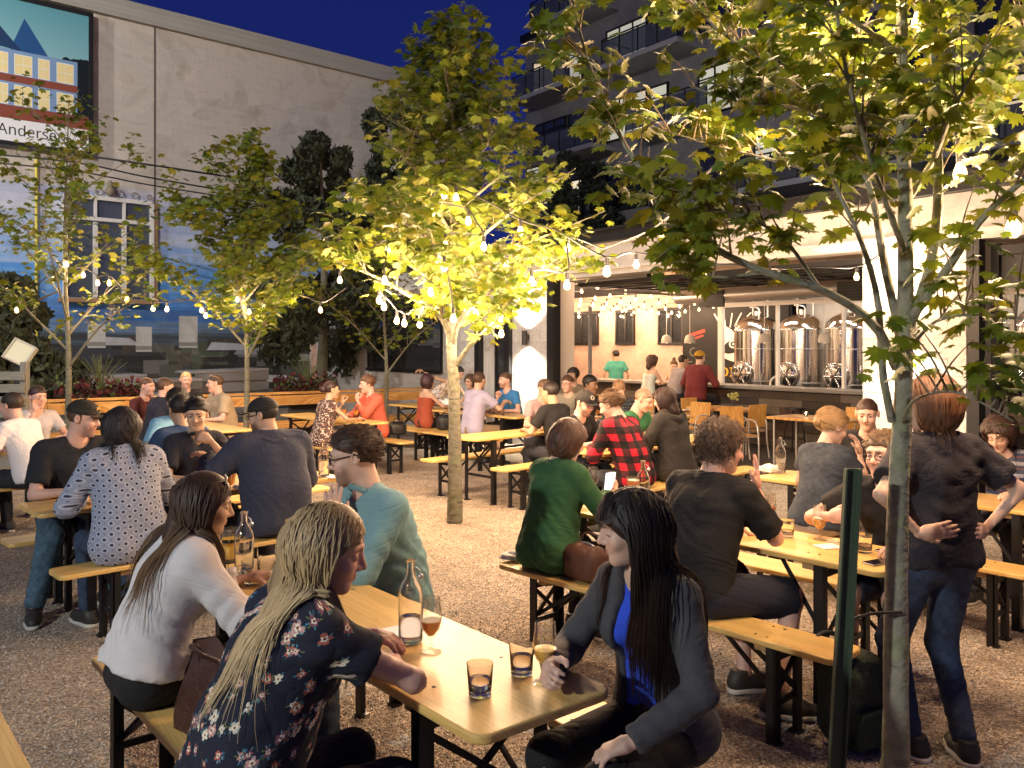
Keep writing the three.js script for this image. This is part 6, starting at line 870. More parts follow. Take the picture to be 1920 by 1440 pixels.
PEOPLE.darkjacket = sit('T4', -0.34, -1, 'person with long dark hair in a loose black jacket', { f: 1, near: 1, lean: 0.2, s: 1.02, hair: 'long', hairC: [0.03, 0.014, 0.011], strands: { n: 500, len: 0.42, wave: 0.2, rad: 0.0034 }, top: { c: [0.022, 0.02, 0.018], sl: 2, hood: 1, loose: 0.035, hem: -0.1, fold: 0.005 }, head: [0.2, 0.2, 0] });
PEOPLE.greentee = sit('T4', 0.2, 1, 'balding man in a green tee behind the plaid shirt', { lean: 0.4, hair: 'crew', hairC: [0.3, 0.2, 0.13], skin: 'pink', head: [0.3, 0.3, 0], top: { c: [0.03, 0.16, 0.07], sl: 0.7 } });
tableSet('M3', 1.75, 12.1, wA, ['folding table behind the man in grey plaid', 'folding bench beyond the man in grey plaid', 'folding bench under the man in grey plaid']);
PEOPLE.greyplaid = sit('M3', -0.82, -1, 'short haired man in a grey plaid shirt behind the black cap', { lean: 0.3, hair: 'crew', hairC: [0.28, 0.17, 0.09], skin: 'pink', head: [-0.4, 0.1, 0], top: { ...mapCloth('greyplaid', 8, [0.06, 0.07, 0.08]), sl: 1.6, loose: 0.014 } });
PEOPLE.darkhair2 = sit('M3', -0.5, 1, 'dark skinned person with tall dark hair in front of the teal shirt', { lean: 0.2, hair: 'full', hairC: [0.01, 0.008, 0.007], skin: 'brown', head: [0.2, 0.05, 0], top: { c: [0.03, 0.02, 0.02], sl: 0.6 } });
PEOPLE.blackback = sit('M1', -0.02, -1, 'dark haired man in a black tee, his back turned at the empty table', { near: 1, lean: 0.24, hair: 'short', hairC: darkH, skin: 'olive', head: [0.1, 0.05, 0], top: { c: black, sl: 0.7, loose: 0.012 } });
PEOPLE.mauve = person('man in a mauve tee with swept grey brown hair left of the black tee', { at: [0.33, 11.15], face: [0.5, -0.8], lean: 0.22, hair: 'short', hairC: [0.10, 0.065, 0.045], head: [0.1, 0.15, 0], skin: 'pink', top: { c: [0.32, 0.24, 0.26], sl: 0.6 } });
PEOPLE.olive = person('person with glasses and an olive tee behind the mauve tee', { at: [0.9, 12.6], face: [-0.5, -0.85], lean: 0.25, hair: 'short', hairC: brownH, glasses: 1, skin: 'pink', top: { c: [0.22, 0.20, 0.15], sl: 0.6 } });
PEOPLE.afro = person('person with dark curly hair in brown at the back beside the pier', { at: [1.08, 14.6], face: [-0.5, -0.8], lean: 0.1, hair: 'curly', hairC: darkH, skin: 'olive', top: { c: [0.14, 0.10, 0.06], sl: 0.6 }, seat: 0.5 });
PEOPLE.lavender = sit('M0', -0.48, 1, 'man in a lavender shirt reaching over the table with a glass', { lean: 0.2, s: 1.04, hair: 'short', hairC: brownH, head: [0.15, 0, 0], skin: 'tan', top: { c: [0.36, 0.34, 0.46], sl: 0.7, loose: 0.012, hem: -0.1 }, bottom: { c: [0.26, 0.19, 0.12], len: 0.97 }, R: { w: [-0.16, TH + 0.2, 0.5], hd: [0.2, 0, 1] } });
PEOPLE.bluetee = sit('M0', -0.19, -1, 'bearded man in a bright blue tee before the bright pier', { lean: 0.3, s: 1.02, hair: 'short', hairC: [0.11, 0.06, 0.03], beard: 0.6, head: [-0.1, -0.1, 0], skin: 'pink', top: { c: [0.03, 0.16, 0.38], sl: 0.6 }, R: { w: [-0.05, TH + 0.22, 0.32], hd: [0.2, 1, 0.1], hand: 'grip' } });
PEOPLE.tank = sit('M0', 0.75, -1, 'woman with sunglasses on her head behind the lavender shirt', { f: 1, lean: 0.2, hair: 'long', hairC: brownH, strands: { n: 120, len: 0.3, rad: 0.004 }, glasses: 1, skin: 'tan', head: [0.1, 0, 0], top: { c: [0.5, 0.4, 0.34], sl: 0 } });
PEOPLE.rust = sit('M2', -0.42, 1, 'woman in a strapless rust top with a dark red bob, back turned', { f: 1, lean: 0.1, hair: 'bob', hairC: [0.04, 0.012, 0.016], head: [-0.3, 0.05, 0], skin: 'tan', top: { c: [0.30, 0.06, 0.025], sl: 0, strap: 0.11, loose: 0.008, hem: -0.1 }, bottom: { c: black } });
PEOPLE.bending = person('woman in a pale floral top bending over the table by the window', { at: [-1.35, 15.4], face: [0.85, -0.5], stand: 1, f: 1, lean: 0.85, hair: 'bun', hairC: darkH, skin: 'tan', head: [0, 0.3, 0], top: { ...mapCloth('palefloral', 3, [0.5, 0.46, 0.44]), sl: 0, loose: 0.012 }, bottom: { c: [0.25, 0.24, 0.24] }, L: { w: [0.1, 0.85, 0.62] }, R: { w: [-0.5, 1.38, 0.0], hd: [-1, 0.1, -0.2] } });
// --- by the rail ---
PEOPLE.coral = sit('B1', -0.34, -1, 'person in a coral sweater with chin on hand by the rail', { lean: 0.24, hair: 'full', hairC: [0.12, 0.055, 0.025], head: [-0.35, 0.05, 0], skin: 'pink', top: { c: [0.52, 0.11, 0.065], sl: 1.6, loose: 0.016, hem: -0.12 }, L: { w: [0.0, 1.03, 0.34], hd: [-0.3, 0.9, -0.1], pn: [-0.3, 0, -1], hand: 'grip' } });
PEOPLE.dress = sit('B1', -0.7, 1, 'woman in a brown and white patterned dress facing the coral sweater', { f: 1, lean: 0.22, fat: 1.05, hair: 'bun', hairC: [0.035, 0.014, 0.012], head: [-0.3, 0, 0], skin: 'tan', top: { ...mapCloth('paisley', 3, [0.3, 0.25, 0.23]), sl: 0, loose: 0.012, hem: -0.12 }, bottom: { ...mapCloth('paisley', 3, [0.3, 0.25, 0.23]), len: 0.95, skirt: 1, loose: 0.02 }, R: { w: [-0.12, TH + 0.04, 0.5] }, L: { w: [0.02, 1.02, 0.33], hd: [0, 1, 0], hand: 'grip' } });
PEOPLE.khaki = sit('B2', 0.4, -1, 'heavy man in a khaki shirt with white sunglasses on his head', { lean: 0.22, fat: 1.18, s: 1.04, hair: 'crew', hairC: brownH, head: [-0.4, 0, 0], skin: 'pink', glasses: 'hair', top: { c: [0.34, 0.27, 0.18], sl: 0.75, loose: 0.016 } });
PEOPLE.blond = person('blond man in a black tee leaning at the rail', { at: [-4.95, 12.95], face: [0.35, -1], lean: 0.12, hair: 'crew', hairC: [0.5, 0.34, 0.17], skin: 'pink', head: [0.2, 0.1, 0], top: { c: black, sl: 0.6 }, seat: 0.5 });
PEOPLE.maroon = person('man in a maroon shirt in profile left of the navy jacket', { at: [-5.15, 11.7], face: [0.95, -0.3], lean: 0.25, hair: 'crew', hairC: ginger, skin: 'pink', head: [0.1, 0, 0], top: { c: [0.10, 0.022, 0.02], sl: 1.8 } });
PEOPLE.jacket = person('man in a navy jacket with his back turned beside the maroon shirt', { at: [-4.65, 11.1], face: [0.6, 0.7], lean: 0.2, hair: 'short', hairC: [0.085, 0.042, 0.022], head: [-0.4, 0, 0], skin: 'pink', top: { c: [0.015, 0.017, 0.03], sl: 2, loose: 0.02, name: 'jacket' } });
tableSet('L3', -2.96, 7.8, wA, ['folding table between the light blue polo and the blue tee', 'folding bench under the man in light blue polo', 'folding bench under the man in a blue tee, back turned']);
PEOPLE.polo = sit('L3', 0.07, 1, 'man in a light blue polo with thick black hair and moustache', { near: 1, lean: 0.24, s: 1.03, strands: { n: 700, len: 0.036, flat: 1, stiff: 0.12, rad: 0.0017, steps: 5, low: 0.02 }, hair: 'full', hairC: [0.012, 0.01, 0.009], beard: 0.45, head: [-0.35, 0.05, 0], skin: 'tan', top: { c: [0.16, 0.36, 0.55], sl: 0.65, collar: 1, v: 0.06, loose: 0.01 } });
PEOPLE.bluetee2 = sit('L3', -0.25, -1, 'dark haired man in a dark blue tee, back turned behind the navy polo', { near: 1, lean: 0.2, hair: 'short', hairC: darkH, skin: 'olive', head: [0, 0.1, 0], top: { c: [0.025, 0.055, 0.13], sl: 0.65, loose: 0.012 } });
PEOPLE.whitetee = person('young man in a white tee in profile at the left edge', { at: [-4.55, 8.1], face: [-0.95, 0.2], near: 1, lean: 0.34, hair: 'short', hairC: [0.04, 0.022, 0.014], head: [0, 0.05, 0], skin: 'pink', top: { c: [0.72, 0.70, 0.72], sl: 0.65, loose: 0.012 } });
PEOPLE.edge = person('dark haired man at the left edge behind the white tee', { at: [-5.35, 9.5], face: [0.6, -0.6], lean: 0.3, hair: 'short', hairC: [0.04, 0.018, 0.012], skin: 'pink', head: [0.2, 0, 0], top: { c: [0.5, 0.48, 0.5], sl: 0.6 }, R: { w: [-0.05, 1.1, 0.32], hd: [0, 1, 0] } });
// --- the long table on the left ---
PEOPLE.capman = sit('L1', -0.68, 1, 'stocky man in a dark tee and black cap holding a beer', { near: 1, lean: 0.3, s: 1.08, fat: 1.22, hair: 'cap', hairC: [0.09, 0.045, 0.025], beard: 0.45, cap: { c: [0.02, 0.017, 0.012], mark: 'bar', markC: [0.65, 0.38, 0.05] }, head: [0.85, 0.1, 0], skin: 'pink', top: { c: [0.014, 0.016, 0.022], sl: 0.75, loose: 0.014 }, bottom: { mat: lightJeansM, c: [0.1, 0.18, 0.25], loose: 0.01 }, legs: { R: { k: [-0.22, 0.53, 0.34], a: [-0.34, 0.09, 0.42], fy: -0.3 } }, R: { w: [-0.1, TH + 0.06, 0.44], hd: [0.55, 0.25, 0.5], hand: 'grip', pn: [0.8, 0, -0.4] }, L: { w: [0.05, TH + 0.05, 0.46], hd: [-0.8, 0, 0.3] } });
PEOPLE.navypolo = sit('L1', 0.2, 1, 'man in a navy polo drinking with his hand to his mouth', { near: 1, lean: 0.2, s: 1.02, strands: { n: 700, len: 0.036, flat: 1, stiff: 0.12, rad: 0.0017, steps: 5, low: 0.02 }, hair: 'short', hairC: [0.01, 0.009, 0.009], head: [-0.5, 0.08, 0], skin: 'tan', top: { c: navy, sl: 0.72, v: 0.1, collar: 1, loose: 0.012 }, L: { w: [0.02, 1.08, 0.33], hd: [-0.75, 0.45, -0.3], pn: [-0.1, 0, -1], hand: 'grip', pole: [0.8, -1, 0.1] }, R: { w: [-0.12, TH + 0.04, 0.42] } });
PEOPLE.dots = sit('L1', -0.66, -1, 'woman in a grey dotted blouse with dark hair, back turned', { f: 1, near: 1, lean: 0.24, s: 1.05, fat: 1.28, hair: 'bob', hairC: [0.013, 0.009, 0.009], strands: { n: 900, len: 0.34, wave: 0.25, rad: 0.0024, steps: 8, curl: 0.05 }, head: [-0.25, 0.1, 0], skin: 'tan', top: { ...mapCloth('dots', 16, [0.25, 0.27, 0.33]), sl: 1.9, loose: 0.03, hem: -0.15, fold: 0.006 }, bottom: { mat: jeansM, c: [0.05, 0.09, 0.17] } });
PEOPLE.hoodie = sit('L1', 0.36, -1, 'large man in a navy hoodie and black cap, back turned', { near: 1, lean: 0.26, s: 1.08, fat: 1.4, hair: 'cap', hairC: darkH, beard: 0.7, glasses: 1, cap: { c: [0.014, 0.013, 0.014] }, head: [0.75, 0.1, 0], skin: 'tan', top: { c: [0.028, 0.034, 0.062], sl: 2, loose: 0.035, hem: -0.1, fold: 0.005, neck: 0.07, hood: 1 }, L: { w: [0.3, TH + 0.22, 0.45], hd: [0.3, 0.3, 0.6], hand: 'relax' } });
// --- inside ---
const inP = (s, n) => { const v = B2W(s, 0, n); return [v.x, -v.z]; };
PEOPLE.teal = person('man in a teal shirt standing with his back turned before the warm wall', { at: inP(9.63, 5.0), face: [0.1, 1], stand: 1, s: 0.97, lean: 0, hair: 'short', hairC: darkH, head: [0.6, 0, 0], skin: 'tan', top: { c: [0.06, 0.30, 0.25], sl: 0.65, loose: 0.014 } });
PEOPLE.strapless = person('woman in a pale strapless top with long curls at the end of the bar', { at: inP(6.42, 2.8), face: [0.7, 0.55], seat: 0.765, f: 1, lean: 0.2, hair: 'long', hairC: [0.05, 0.022, 0.014], strands: { n: 160, len: 0.3, curl: 0.3, rad: 0.005 }, head: [-0.2, 0.1, 0], skin: 'tan', top: { c: [0.5, 0.56, 0.52], sl: 0, strap: 0.12 }, bottom: { c: black }, L: { w: [0.12, 1.06, 0.36] }, R: { w: [-0.12, 1.06, 0.36] } });
PEOPLE.topbun = person('woman with a high bun facing the strapless top', { at: inP(6.75, 3.95), face: [-0.4, -0.9], stand: 1, s: 0.86, f: 1, lean: 0.2, hair: 'topbun', hairC: [0.09, 0.045, 0.025], head: [0.2, 0.2, 0], top: { c: [0.5, 0.34, 0.26], sl: 0 }, L: { w: [0.12, 1.06, 0.3] }, R: { w: [-0.12, 1.06, 0.3] } });
PEOPLE.greytee = person('man in a grey tee leaning on the bar left of the yellow cap', { at: inP(5.67, 2.72), face: [0.85, 0.5], seat: 0.765, lean: 0.4, hair: 'crew', hairC: darkH, head: [-0.2, -0.1, 0], skin: 'olive', top: { c: [0.26, 0.23, 0.23], sl: 0.65 }, L: { w: [0.12, 1.1, 0.38] }, R: { w: [-0.05, 1.25, 0.36], hd: [0, 1, 0] } });
PEOPLE.yellowcap = person('person in a maroon sweater and yellow cap seated at the bar', { at: inP(5.1, 2.7), face: [0.7, 0.7], seat: 0.765, lean: 0.2, s: 1.04, fat: 1.15, hair: 'cap', hairC: brownH, cap: { c: [0.55, 0.33, 0.03], back: 1 }, top: { c: [0.13, 0.018, 0.02], sl: 2, loose: 0.02 }, L: { w: [0.2, 1.08, 0.36] }, R: { w: [-0.2, 1.08, 0.36] } });
PEOPLE.bartender = person('bartender in black tee and dark cap at the right edge', { at: inP(0.22, 4.0), face: [-0.9, -0.3], stand: 1, lean: 0.3, s: 1.05, hair: 'cap', hairC: darkH, cap: { c: [0.02, 0.024, 0.04] }, head: [0, 0.3, 0], skin: 'pink', top: { c: black, sl: 0.65 }, L: { w: [0.2, 1.15, 0.45] }, R: { w: [-0.15, 1.15, 0.45] } });
// ================= fence, planters, wires =================
{
  const a = V(-8.9, 0, -11.6), b = V(-1.5, 0, -16.93), L = a.distanceTo(b), th = Math.atan2(-(b.z - a.z), b.x - a.x), t = thing('rail_fence', 'honey coloured wooden rail fence along the back of the garden', 'fence', [a.x, 0, a.z], th);
  const n = 4, sl = L / n;
  for (let i = 0; i < n; i++) { mesh('cap_board', metreUV(rbox(sl - 0.006, 0.038, 0.16, 0.006, (i + 0.5) * sl, 0.97, 0), 0.8), MT.rail, t); mesh('face_board', metreUV(rbox(sl - 0.006, 0.17, 0.036, 0.006, (i + 0.5) * sl, 0.845, 0.06), 0.8), MT.rail, t); mesh('low_board', metreUV(rbox(sl - 0.006, 0.14, 0.036, 0.006, (i + 0.5) * sl, 0.42, 0.06), 0.8), MT.rail, t); }
  for (let i = 0; i <= n * 2; i++) mesh('post', metreUV(rbox(0.09, 0.95, 0.09, 0.008, i * sl / 2, 0.475, -0.01)), MT.rail, t);
}
function planter(label, X, D, w) {
  const p = onH(X, HOR + EYE * F / D, 0), t = thing('flower_planter', label, 'planter', [p.x, 0, p.z], 0.62, 'planters on the rail'), r = rng(X);
  mesh('planter_box', [rbox(w, 0.3, 0.3, 0.02, 0, 0.86, 0), box(w * 0.8, 0.72, 0.05, 0, 0.36, 0)], mat([0.05, 0.045, 0.04], 0.8), t);
  const g = new THREE.CircleGeometry(0.03, 5).scale(1, 1.3, 1), fol = new THREE.InstancedMesh(g, mat([1, 1, 1], 0.8, { side: THREE.DoubleSide }), 1500), m = new THREE.Matrix4(), q = new THREE.Quaternion(), e = new THREE.Euler(), c = new THREE.Color();
  for (let i = 0; i < 1500; i++) { const x = (r() - 0.5) * (w + 0.25), y = 1.0 + r() * r() * 0.34 - 0.22 * Math.abs(r() - 0.5), z = (r() - 0.5) * 0.5; q.setFromEuler(e.set(r() * 6, r() * 6, r() * 6)); m.compose(V(x, y, z), q, V(1, 1, 1).multiplyScalar(0.6 + r() * 0.8)); fol.setMatrixAt(i, m); const k = r(); c.setRGB(...(k < 0.5 ? [0.07, 0.008, 0.013] : k < 0.8 ? [0.035, 0.02, 0.015] : [0.05, 0.09, 0.025])); fol.setColorAt(i, c); } fol.name = 'flowers'; fol.userData.kind = 'stuff'; t.add(fol);
  for (let i = 0; i < 26; i++) { const a = r() * 6.28, s = 0.12 + 0.3 * r(), h = 0.75 - s * 0.5; mesh('spike_leaf', taper([V(0, 1.0, 0), V(Math.cos(a) * s * 0.4, 1.0 + h * 0.6, Math.sin(a) * s * 0.4), V(Math.cos(a) * s, 1.0 + h, Math.sin(a) * s)], 0.009, 0.002, 4), mat([0.09, 0.12, 0.05], 0.7), t); }
}
planter('planter of dark red flowers and spiky leaves by the left maple', 188, 13.9, 1.0);
planter('planter of dark red flowers and spiky leaves beside the low block wall', 575, 16.2, 0.9);
[['upper overhead wire across the tall building', [[-60, 265, 17], [145, 290, 17.5], [300, 312, 18], [430, 332, 19]], 0.022], ['middle overhead wire across the tall building', [[-60, 285, 17], [150, 306, 17.5], [270, 331, 18], [425, 358, 19]], 0.018], ['lowest overhead wire across the tall building', [[-60, 300, 17], [150, 322, 17.5], [270, 345, 18], [560, 390, 19.5]], 0.016]].forEach(([l, p, r]) => single('overhead_wire', tube(p.map(q => at(...q)), r, 5, 20), MT.black, l, 'wire', 'overhead wires'));
{ // tilted flood light on a post and the slatted screen at the left edge
  const p = at(38, 662, 12), t = thing('flood_light', 'tilted pale square flood light on a post at the left edge', 'light fitting', [p.x, 0, p.z], 0.3); mesh('post', box(0.08, 1.6, 0.08, -0.05, 0.8, -0.1), MT.darkmetal, t); mesh('head', rbox(0.3, 0.3, 0.1, 0.02, 0, 0, 0).rotateZ(-0.5).rotateX(-0.3).translate(0, p.y, 0), mat([0.55, 0.56, 0.42], 0.6), t);
  mesh('rim', [box(0.32, 0.02, 0.12, 0, 0.15, 0), box(0.32, 0.02, 0.12, 0, -0.15, 0), box(0.02, 0.3, 0.12, 0.15, 0, 0), box(0.02, 0.3, 0.12, -0.15, 0, 0)].map(g => g.rotateZ(-0.5).rotateX(-0.3).translate(0, p.y, 0.01)), mat([0.4, 0.4, 0.34], 0.6), t);
  const q = at(-20, 700, 11), s = thing('slat_screen', 'weathered grey slatted screen at the far left edge', 'fence', [q.x, 0, q.z], -0.15), sm = mat([0.30, 0.29, 0.24], 0.85, { map: rep(TX.coarse, 1) }); for (let i = 0; i < 8; i++) mesh('slat', rbox(1.0, 0.11, 0.03, 0.005, 0, 0.3 + i * 0.16, 0), sm, s); for (const x of [-0.46, 0.46]) mesh('post', box(0.08, 1.6, 0.08, x, 0.8, -0.06), sm, s);
}
{ // crates and covers stacked beyond the fence, seen over the rail
  const cm = [mat([0.16, 0.16, 0.17], 0.8), mat([0.10, 0.095, 0.09], 0.85), mat([0.22, 0.22, 0.23], 0.75)];
  [[250, 15.5, 1.1, 0.9, 'grey covered crate behind the rail left of the second maple'], [330, 16.5, 0.8, 1.15, 'dark slatted crate behind the blond man'], [205, 17, 1.2, 1.2, 'low grey crate behind the left planter'], [420, 17.5, 1.6, 1.3, 'broad dark crate behind the khaki man']].forEach(([X, D, w, h, l], i) => { const p = onH(X, HOR + EYE * F / D, 0), t = thing('storage_crate', l, 'crate', [p.x, 0, p.z], 0.5 + i * 0.1); mesh('crate_body', box(w - 0.06, h - 0.06, 0.7, 0, h / 2, 0), cm[1], t); for (let k = 0; k < 6; k++) mesh('slat', rbox(w, h / 6 - 0.03, 0.03, 0.005, 0, (k + 0.5) * h / 6, 0.37), cm[i % 3], t); mesh('crate_lid', rbox(w + 0.06, 0.05, 0.8, 0.01, 0, h, 0).rotateZ(0.02), cm[2], t); });
}
{ // green steel stake beside the big trunk
  const a = at(1563, 1500, 3.12), b = at(1597, 878, 3.12), d = b.clone().sub(a), foot = a.clone().addScaledVector(d, -a.y / d.y), t = thing('steel_stake', 'green steel fence stake driven in left of the big trunk', 'stake', [foot.x, 0, foot.z]), gm = mat([0.075, 0.115, 0.07], 0.7, { metalness: 0, map: rep(TX.coarse, 3) }), e = b.clone().sub(foot);
  mesh('stake_web', bar(V(0, 0, 0), e, 0.052, 0.007), gm, t); for (const s of [-1, 1]) mesh('stake_flange', bar(V(s * 0.026, 0, 0.013), e.clone().add(V(s * 0.026, 0, 0.013)), 0.007, 0.026), gm, t);
  single('tree_tie', tube([b.clone().multiplyScalar(1).add(V(-0.0, -0.95 + 0.4, 0)), at(1640, 1150, 3.2), at(1690, 1148, 3.24)], 0.006, 6), MT.black, 'dark tie between the green stake and the maple trunk', 'tie');
}
// ================= glasses, bottles and things on the tables =================
const glassM = phys([1, 1, 1], 0.02, { transmission: 1, ior: 1.45, thickness: 0.01 }), thinM = phys([0.93, 0.94, 0.94], 0.02, { transmission: 1, ior: 2.0, thickness: 0 }), waterM = phys([1, 1, 1], 0.02, { transmission: 1, ior: 1.33, thickness: 0.05 });
const beerM = { yellow: phys([0.98, 0.62, 0.08], 0.12, { transmission: 0.25, ior: 1.33, thickness: 0.05 }), amber: phys([0.85, 0.25, 0.04], 0.1, { transmission: 0.45, ior: 1.33, thickness: 0.05 }), orange: phys([0.95, 0.42, 0.05], 0.1, { transmission: 0.35, ior: 1.33, thickness: 0.05 }) }, foamM = mat([0.8, 0.74, 0.62], 0.9);
const GL = {
  tulip: { glass: lathe([[0, 0], [0.036, 0], [0.036, 0.003], [0.012, 0.008], [0.006, 0.02], [0.006, 0.042], [0.014, 0.052], [0.03, 0.075], [0.038, 0.105], [0.038, 0.125], [0.033, 0.165], [0.032, 0.186], [0.0305, 0.186], [0.0315, 0.165], [0.0362, 0.125], [0.0362, 0.105], [0.028, 0.077], [0.012, 0.056], [0, 0.053]], 32), fill: (h) => lathe([[0, 0.0545], [0.0115, 0.0575], [0.0272, 0.078], [0.0353, 0.105], ...(h > 0.12 ? [[0.0353, 0.125], [0.0335, h]] : [[0.0353, h]]), [0, h]], 28), r: 0.034 },
  pint: { glass: lathe([[0, 0], [0.028, 0], [0.03, 0.003], [0.034, 0.05], [0.041, 0.11], [0.041, 0.16], [0.0395, 0.16], [0.0395, 0.11], [0.0325, 0.05], [0.0265, 0.012], [0, 0.012]], 30), fill: (h) => lathe([[0, 0.0135], [0.0258, 0.0135], [0.0318, 0.05], [0.0388, 0.11], [0.0388, h], [0, h]], 26), r: 0.039 },
  tumbler: { glass: lathe([[0, 0], [0.031, 0], [0.034, 0.004], [0.0405, 0.095], [0.039, 0.095], [0.033, 0.014], [0, 0.012]], 30), fill: (h) => lathe([[0, 0.0132], [0.0324, 0.015], [0.0324 + (h - 0.015) * 0.07, h], [0, h]], 26), r: 0.036 },
  carafe: { glass: lathe([[0, 0.004], [0.03, 0], [0.041, 0.003], [0.043, 0.012], [0.043, 0.165], [0.038, 0.195], [0.022, 0.225], [0.0145, 0.245], [0.0135, 0.275], [0.017, 0.278], [0.017, 0.288], [0.0105, 0.288], [0.0105, 0.245], [0.018, 0.224], [0.035, 0.193], [0.0405, 0.165], [0.0405, 0.012], [0, 0.01]], 32), fill: (h) => lathe([[0, 0.0112], [0.0398, 0.0132], [0.0398, h], [0, h]], 28), r: 0.04 },
};
function drink(kind, p, label, o = {}) {
  const G = GL[kind], cat = kind === 'carafe' ? 'bottle' : 'glass', t = thing(kind === 'carafe' ? 'water_bottle' : kind === 'tumbler' ? 'water_glass' : 'beer_glass', label, cat, [p.x, p.y, p.z], 0, kind === 'carafe' ? 'clear water bottles' : kind === 'tumbler' ? 'water glasses' : 'beer glasses');
  mesh('glass', G.glass, o.beer ? thinM : glassM, t);
  if (o.h) { const f = mesh(o.beer ? 'beer' : 'water', G.fill(o.h), o.beer ? beerM[o.beer] : waterM, t); if (o.foam) mesh('foam', cyl(G.r * 0.95, G.r * 0.97, o.foam, 0, o.h + o.foam / 2 + 0.0006, 0, 22), foamM, t); }
  if (kind === 'carafe') mesh('clasp', [tube([V(0.018, 0.262, 0), V(0.03, 0.255, 0.006), V(0.036, 0.24, 0.01)], 0.0022, 5), new THREE.SphereGeometry(0.0105, 10, 8).translate(0.036, 0.232, 0.01)], MT.galv, t);
  return t;
}
const T7 = (X, Y) => onH(X, Y, TH + 0.001);
drink('carafe', T7(770, 1203), 'water bottle one third full nearest the viewer beside the amber beer', { h: 0.085 });
drink('tulip', T7(808, 1222), 'stemmed glass of amber beer beside the nearest water bottle', { h: 0.105, beer: 'amber', foam: 0.003 });
drink('tumbler', T7(900, 1303), 'half full water glass nearest the table corner', { h: 0.045 });
drink('tumbler', T7(978, 1264), 'water glass at the hand of the woman in the cardigan', { h: 0.055 });
drink('tulip', T7(1022, 1280), 'tall stemmed glass of hazy yellow beer before the woman in the cardigan', { h: 0.106, beer: 'yellow' });
drink('carafe', T7(458, 1078), 'water bottle on the far end of the foreground table', { h: 0.03 });
drink('pint', T7(432, 1052), 'glass of yellow beer before the woman in the pale sweater', { h: 0.075, beer: 'yellow', foam: 0.003 });
drink('tumbler', T7(470, 1092), 'water glass in front of the far water bottle', { h: 0.03 });
drink('tumbler', T7(500, 1083), 'empty water glass right of the far water bottle');
drink('tulip', T7(546, 1046), 'empty stemmed glass at the far end of the foreground table');
drink('tulip', T7(1537, 1012), 'stemmed glass of orange beer on the right table', { h: 0.112, beer: 'orange', foam: 0.006 });
drink('tumbler', T7(1476, 1007), 'water glass left of the orange beer on the right table', { h: 0.03 });
drink('tumbler', T7(1621, 1036), 'water glass by the phones on the right table', { h: 0.035 });
drink('pint', T7(1187, 938), 'full glass of amber beer behind the dark fringe', { h: 0.13, beer: 'amber', foam: 0.006 });
drink('carafe', T7(1206, 946), 'water bottle beside the full amber beer', { h: 0.05 });
drink('tumbler', T7(1078, 922), 'small glass nearest the woman in green', { h: 0.03 });
drink('tumbler', T7(1096, 918), 'small empty glass behind the glowing phone');
drink('tulip', T7(1112, 925), 'empty stemmed glass beyond the glowing phone');
drink('tulip', T7(1443, 985), 'amber beer by the hand of the curly haired man', { h: 0.1, beer: 'amber' });
drink('pint', T7(1092, 832), 'left of two beers before the black capped man', { h: 0.125, beer: 'orange', foam: 0.01 });
drink('pint', T7(1127, 836), 'right of two beers before the black capped man', { h: 0.125, beer: 'orange', foam: 0.012 });
drink('carafe', T7(607, 893), 'water bottle on the end of the long left table', { h: 0.12 });
drink('pint', T7(432, 912), 'orange beer with foam left of the navy hoodie', { h: 0.13, beer: 'orange', foam: 0.012 });
drink('carafe', T7(22, 838), 'water bottle on the table at the left edge', { h: 0.06 });
drink('tumbler', T7(45, 842), 'water glass on the table at the left edge', { h: 0.03 });
drink('tulip', T7(645, 785), 'left of two orange beers by the coral sweater', { h: 0.13, beer: 'orange' });
drink('tulip', T7(668, 786), 'right of two orange beers by the coral sweater', { h: 0.13, beer: 'orange' });
drink('tumbler', T7(922, 777), 'water glass before the lavender shirt', { h: 0.03 });
drink('tumbler', T7(941, 779), 'water glass before the blue tee', { h: 0.02 });
drink('carafe', T7(1463, 886), 'water bottle on the table left of the denim vest', { h: 0.07 });
{ const p = PEOPLE.capman.hand[1]; drink('pint', V(p.x, Math.max(TH + 0.005, p.y - 0.06), p.z), 'half full beer in the hand of the stocky capped man', { h: 0.11, beer: 'amber', foam: 0.004 }); }
{ const p = PEOPLE.navypolo.hand[0]; drink('tumbler', V(p.x, p.y - 0.04, p.z), 'small glass at the mouth of the man in navy polo'); }
// paper and phones
function flatThing(name, label, cat, p, w, d, turn, m, th = 0.004, group) { const t = single(name, rbox(w, th, d, Math.min(0.002, th / 2.1)), m, label, cat, group); t.position.copy(p).add(V(0, th / 2 + 0.0005, 0)); t.rotation.y = turn; return t; }
function crumple(name, label, p, r0, seed) { const g = new THREE.IcosahedronGeometry(r0, 3), q = g.attributes.position; for (let i = 0; i < q.count; i++) { const x = q.getX(i), y = q.getY(i), z = q.getZ(i), k = 1 + 0.22 * Math.sin(x * 90 + seed) * Math.sin(z * 80) + 0.16 * Math.sin(y * 140 + x * 60); q.setXYZ(i, x * k * 1.5, Math.max(-r0 * 0.5, y * k * 0.55), z * k); } g.computeVertexNormals(); const m = single(name, g, MT.paper, label, 'napkin', 'paper napkins'); m.position.copy(p).add(V(0, r0 * 0.5 + 0.001, 0)); }
flatThing('paper_plate', 'pale paper sheet under the nearest water bottle', 'paper', T7(728, 1190), 0.2, 0.13, 0.6, MT.paper, 0.003, 'papers');
flatThing('paper_plate', 'white paper square beside the orange beer on the right table', 'paper', T7(1553, 1025), 0.12, 0.1, 0.3, MT.paper, 0.003, 'papers');
flatThing('paper_plate', 'white menu sheet at the end of the long left table', 'paper', T7(632, 893), 0.2, 0.14, 0.8, MT.paper, 0.003, 'papers');
const scr = mat([0.01, 0.01, 0.012], 0.08);
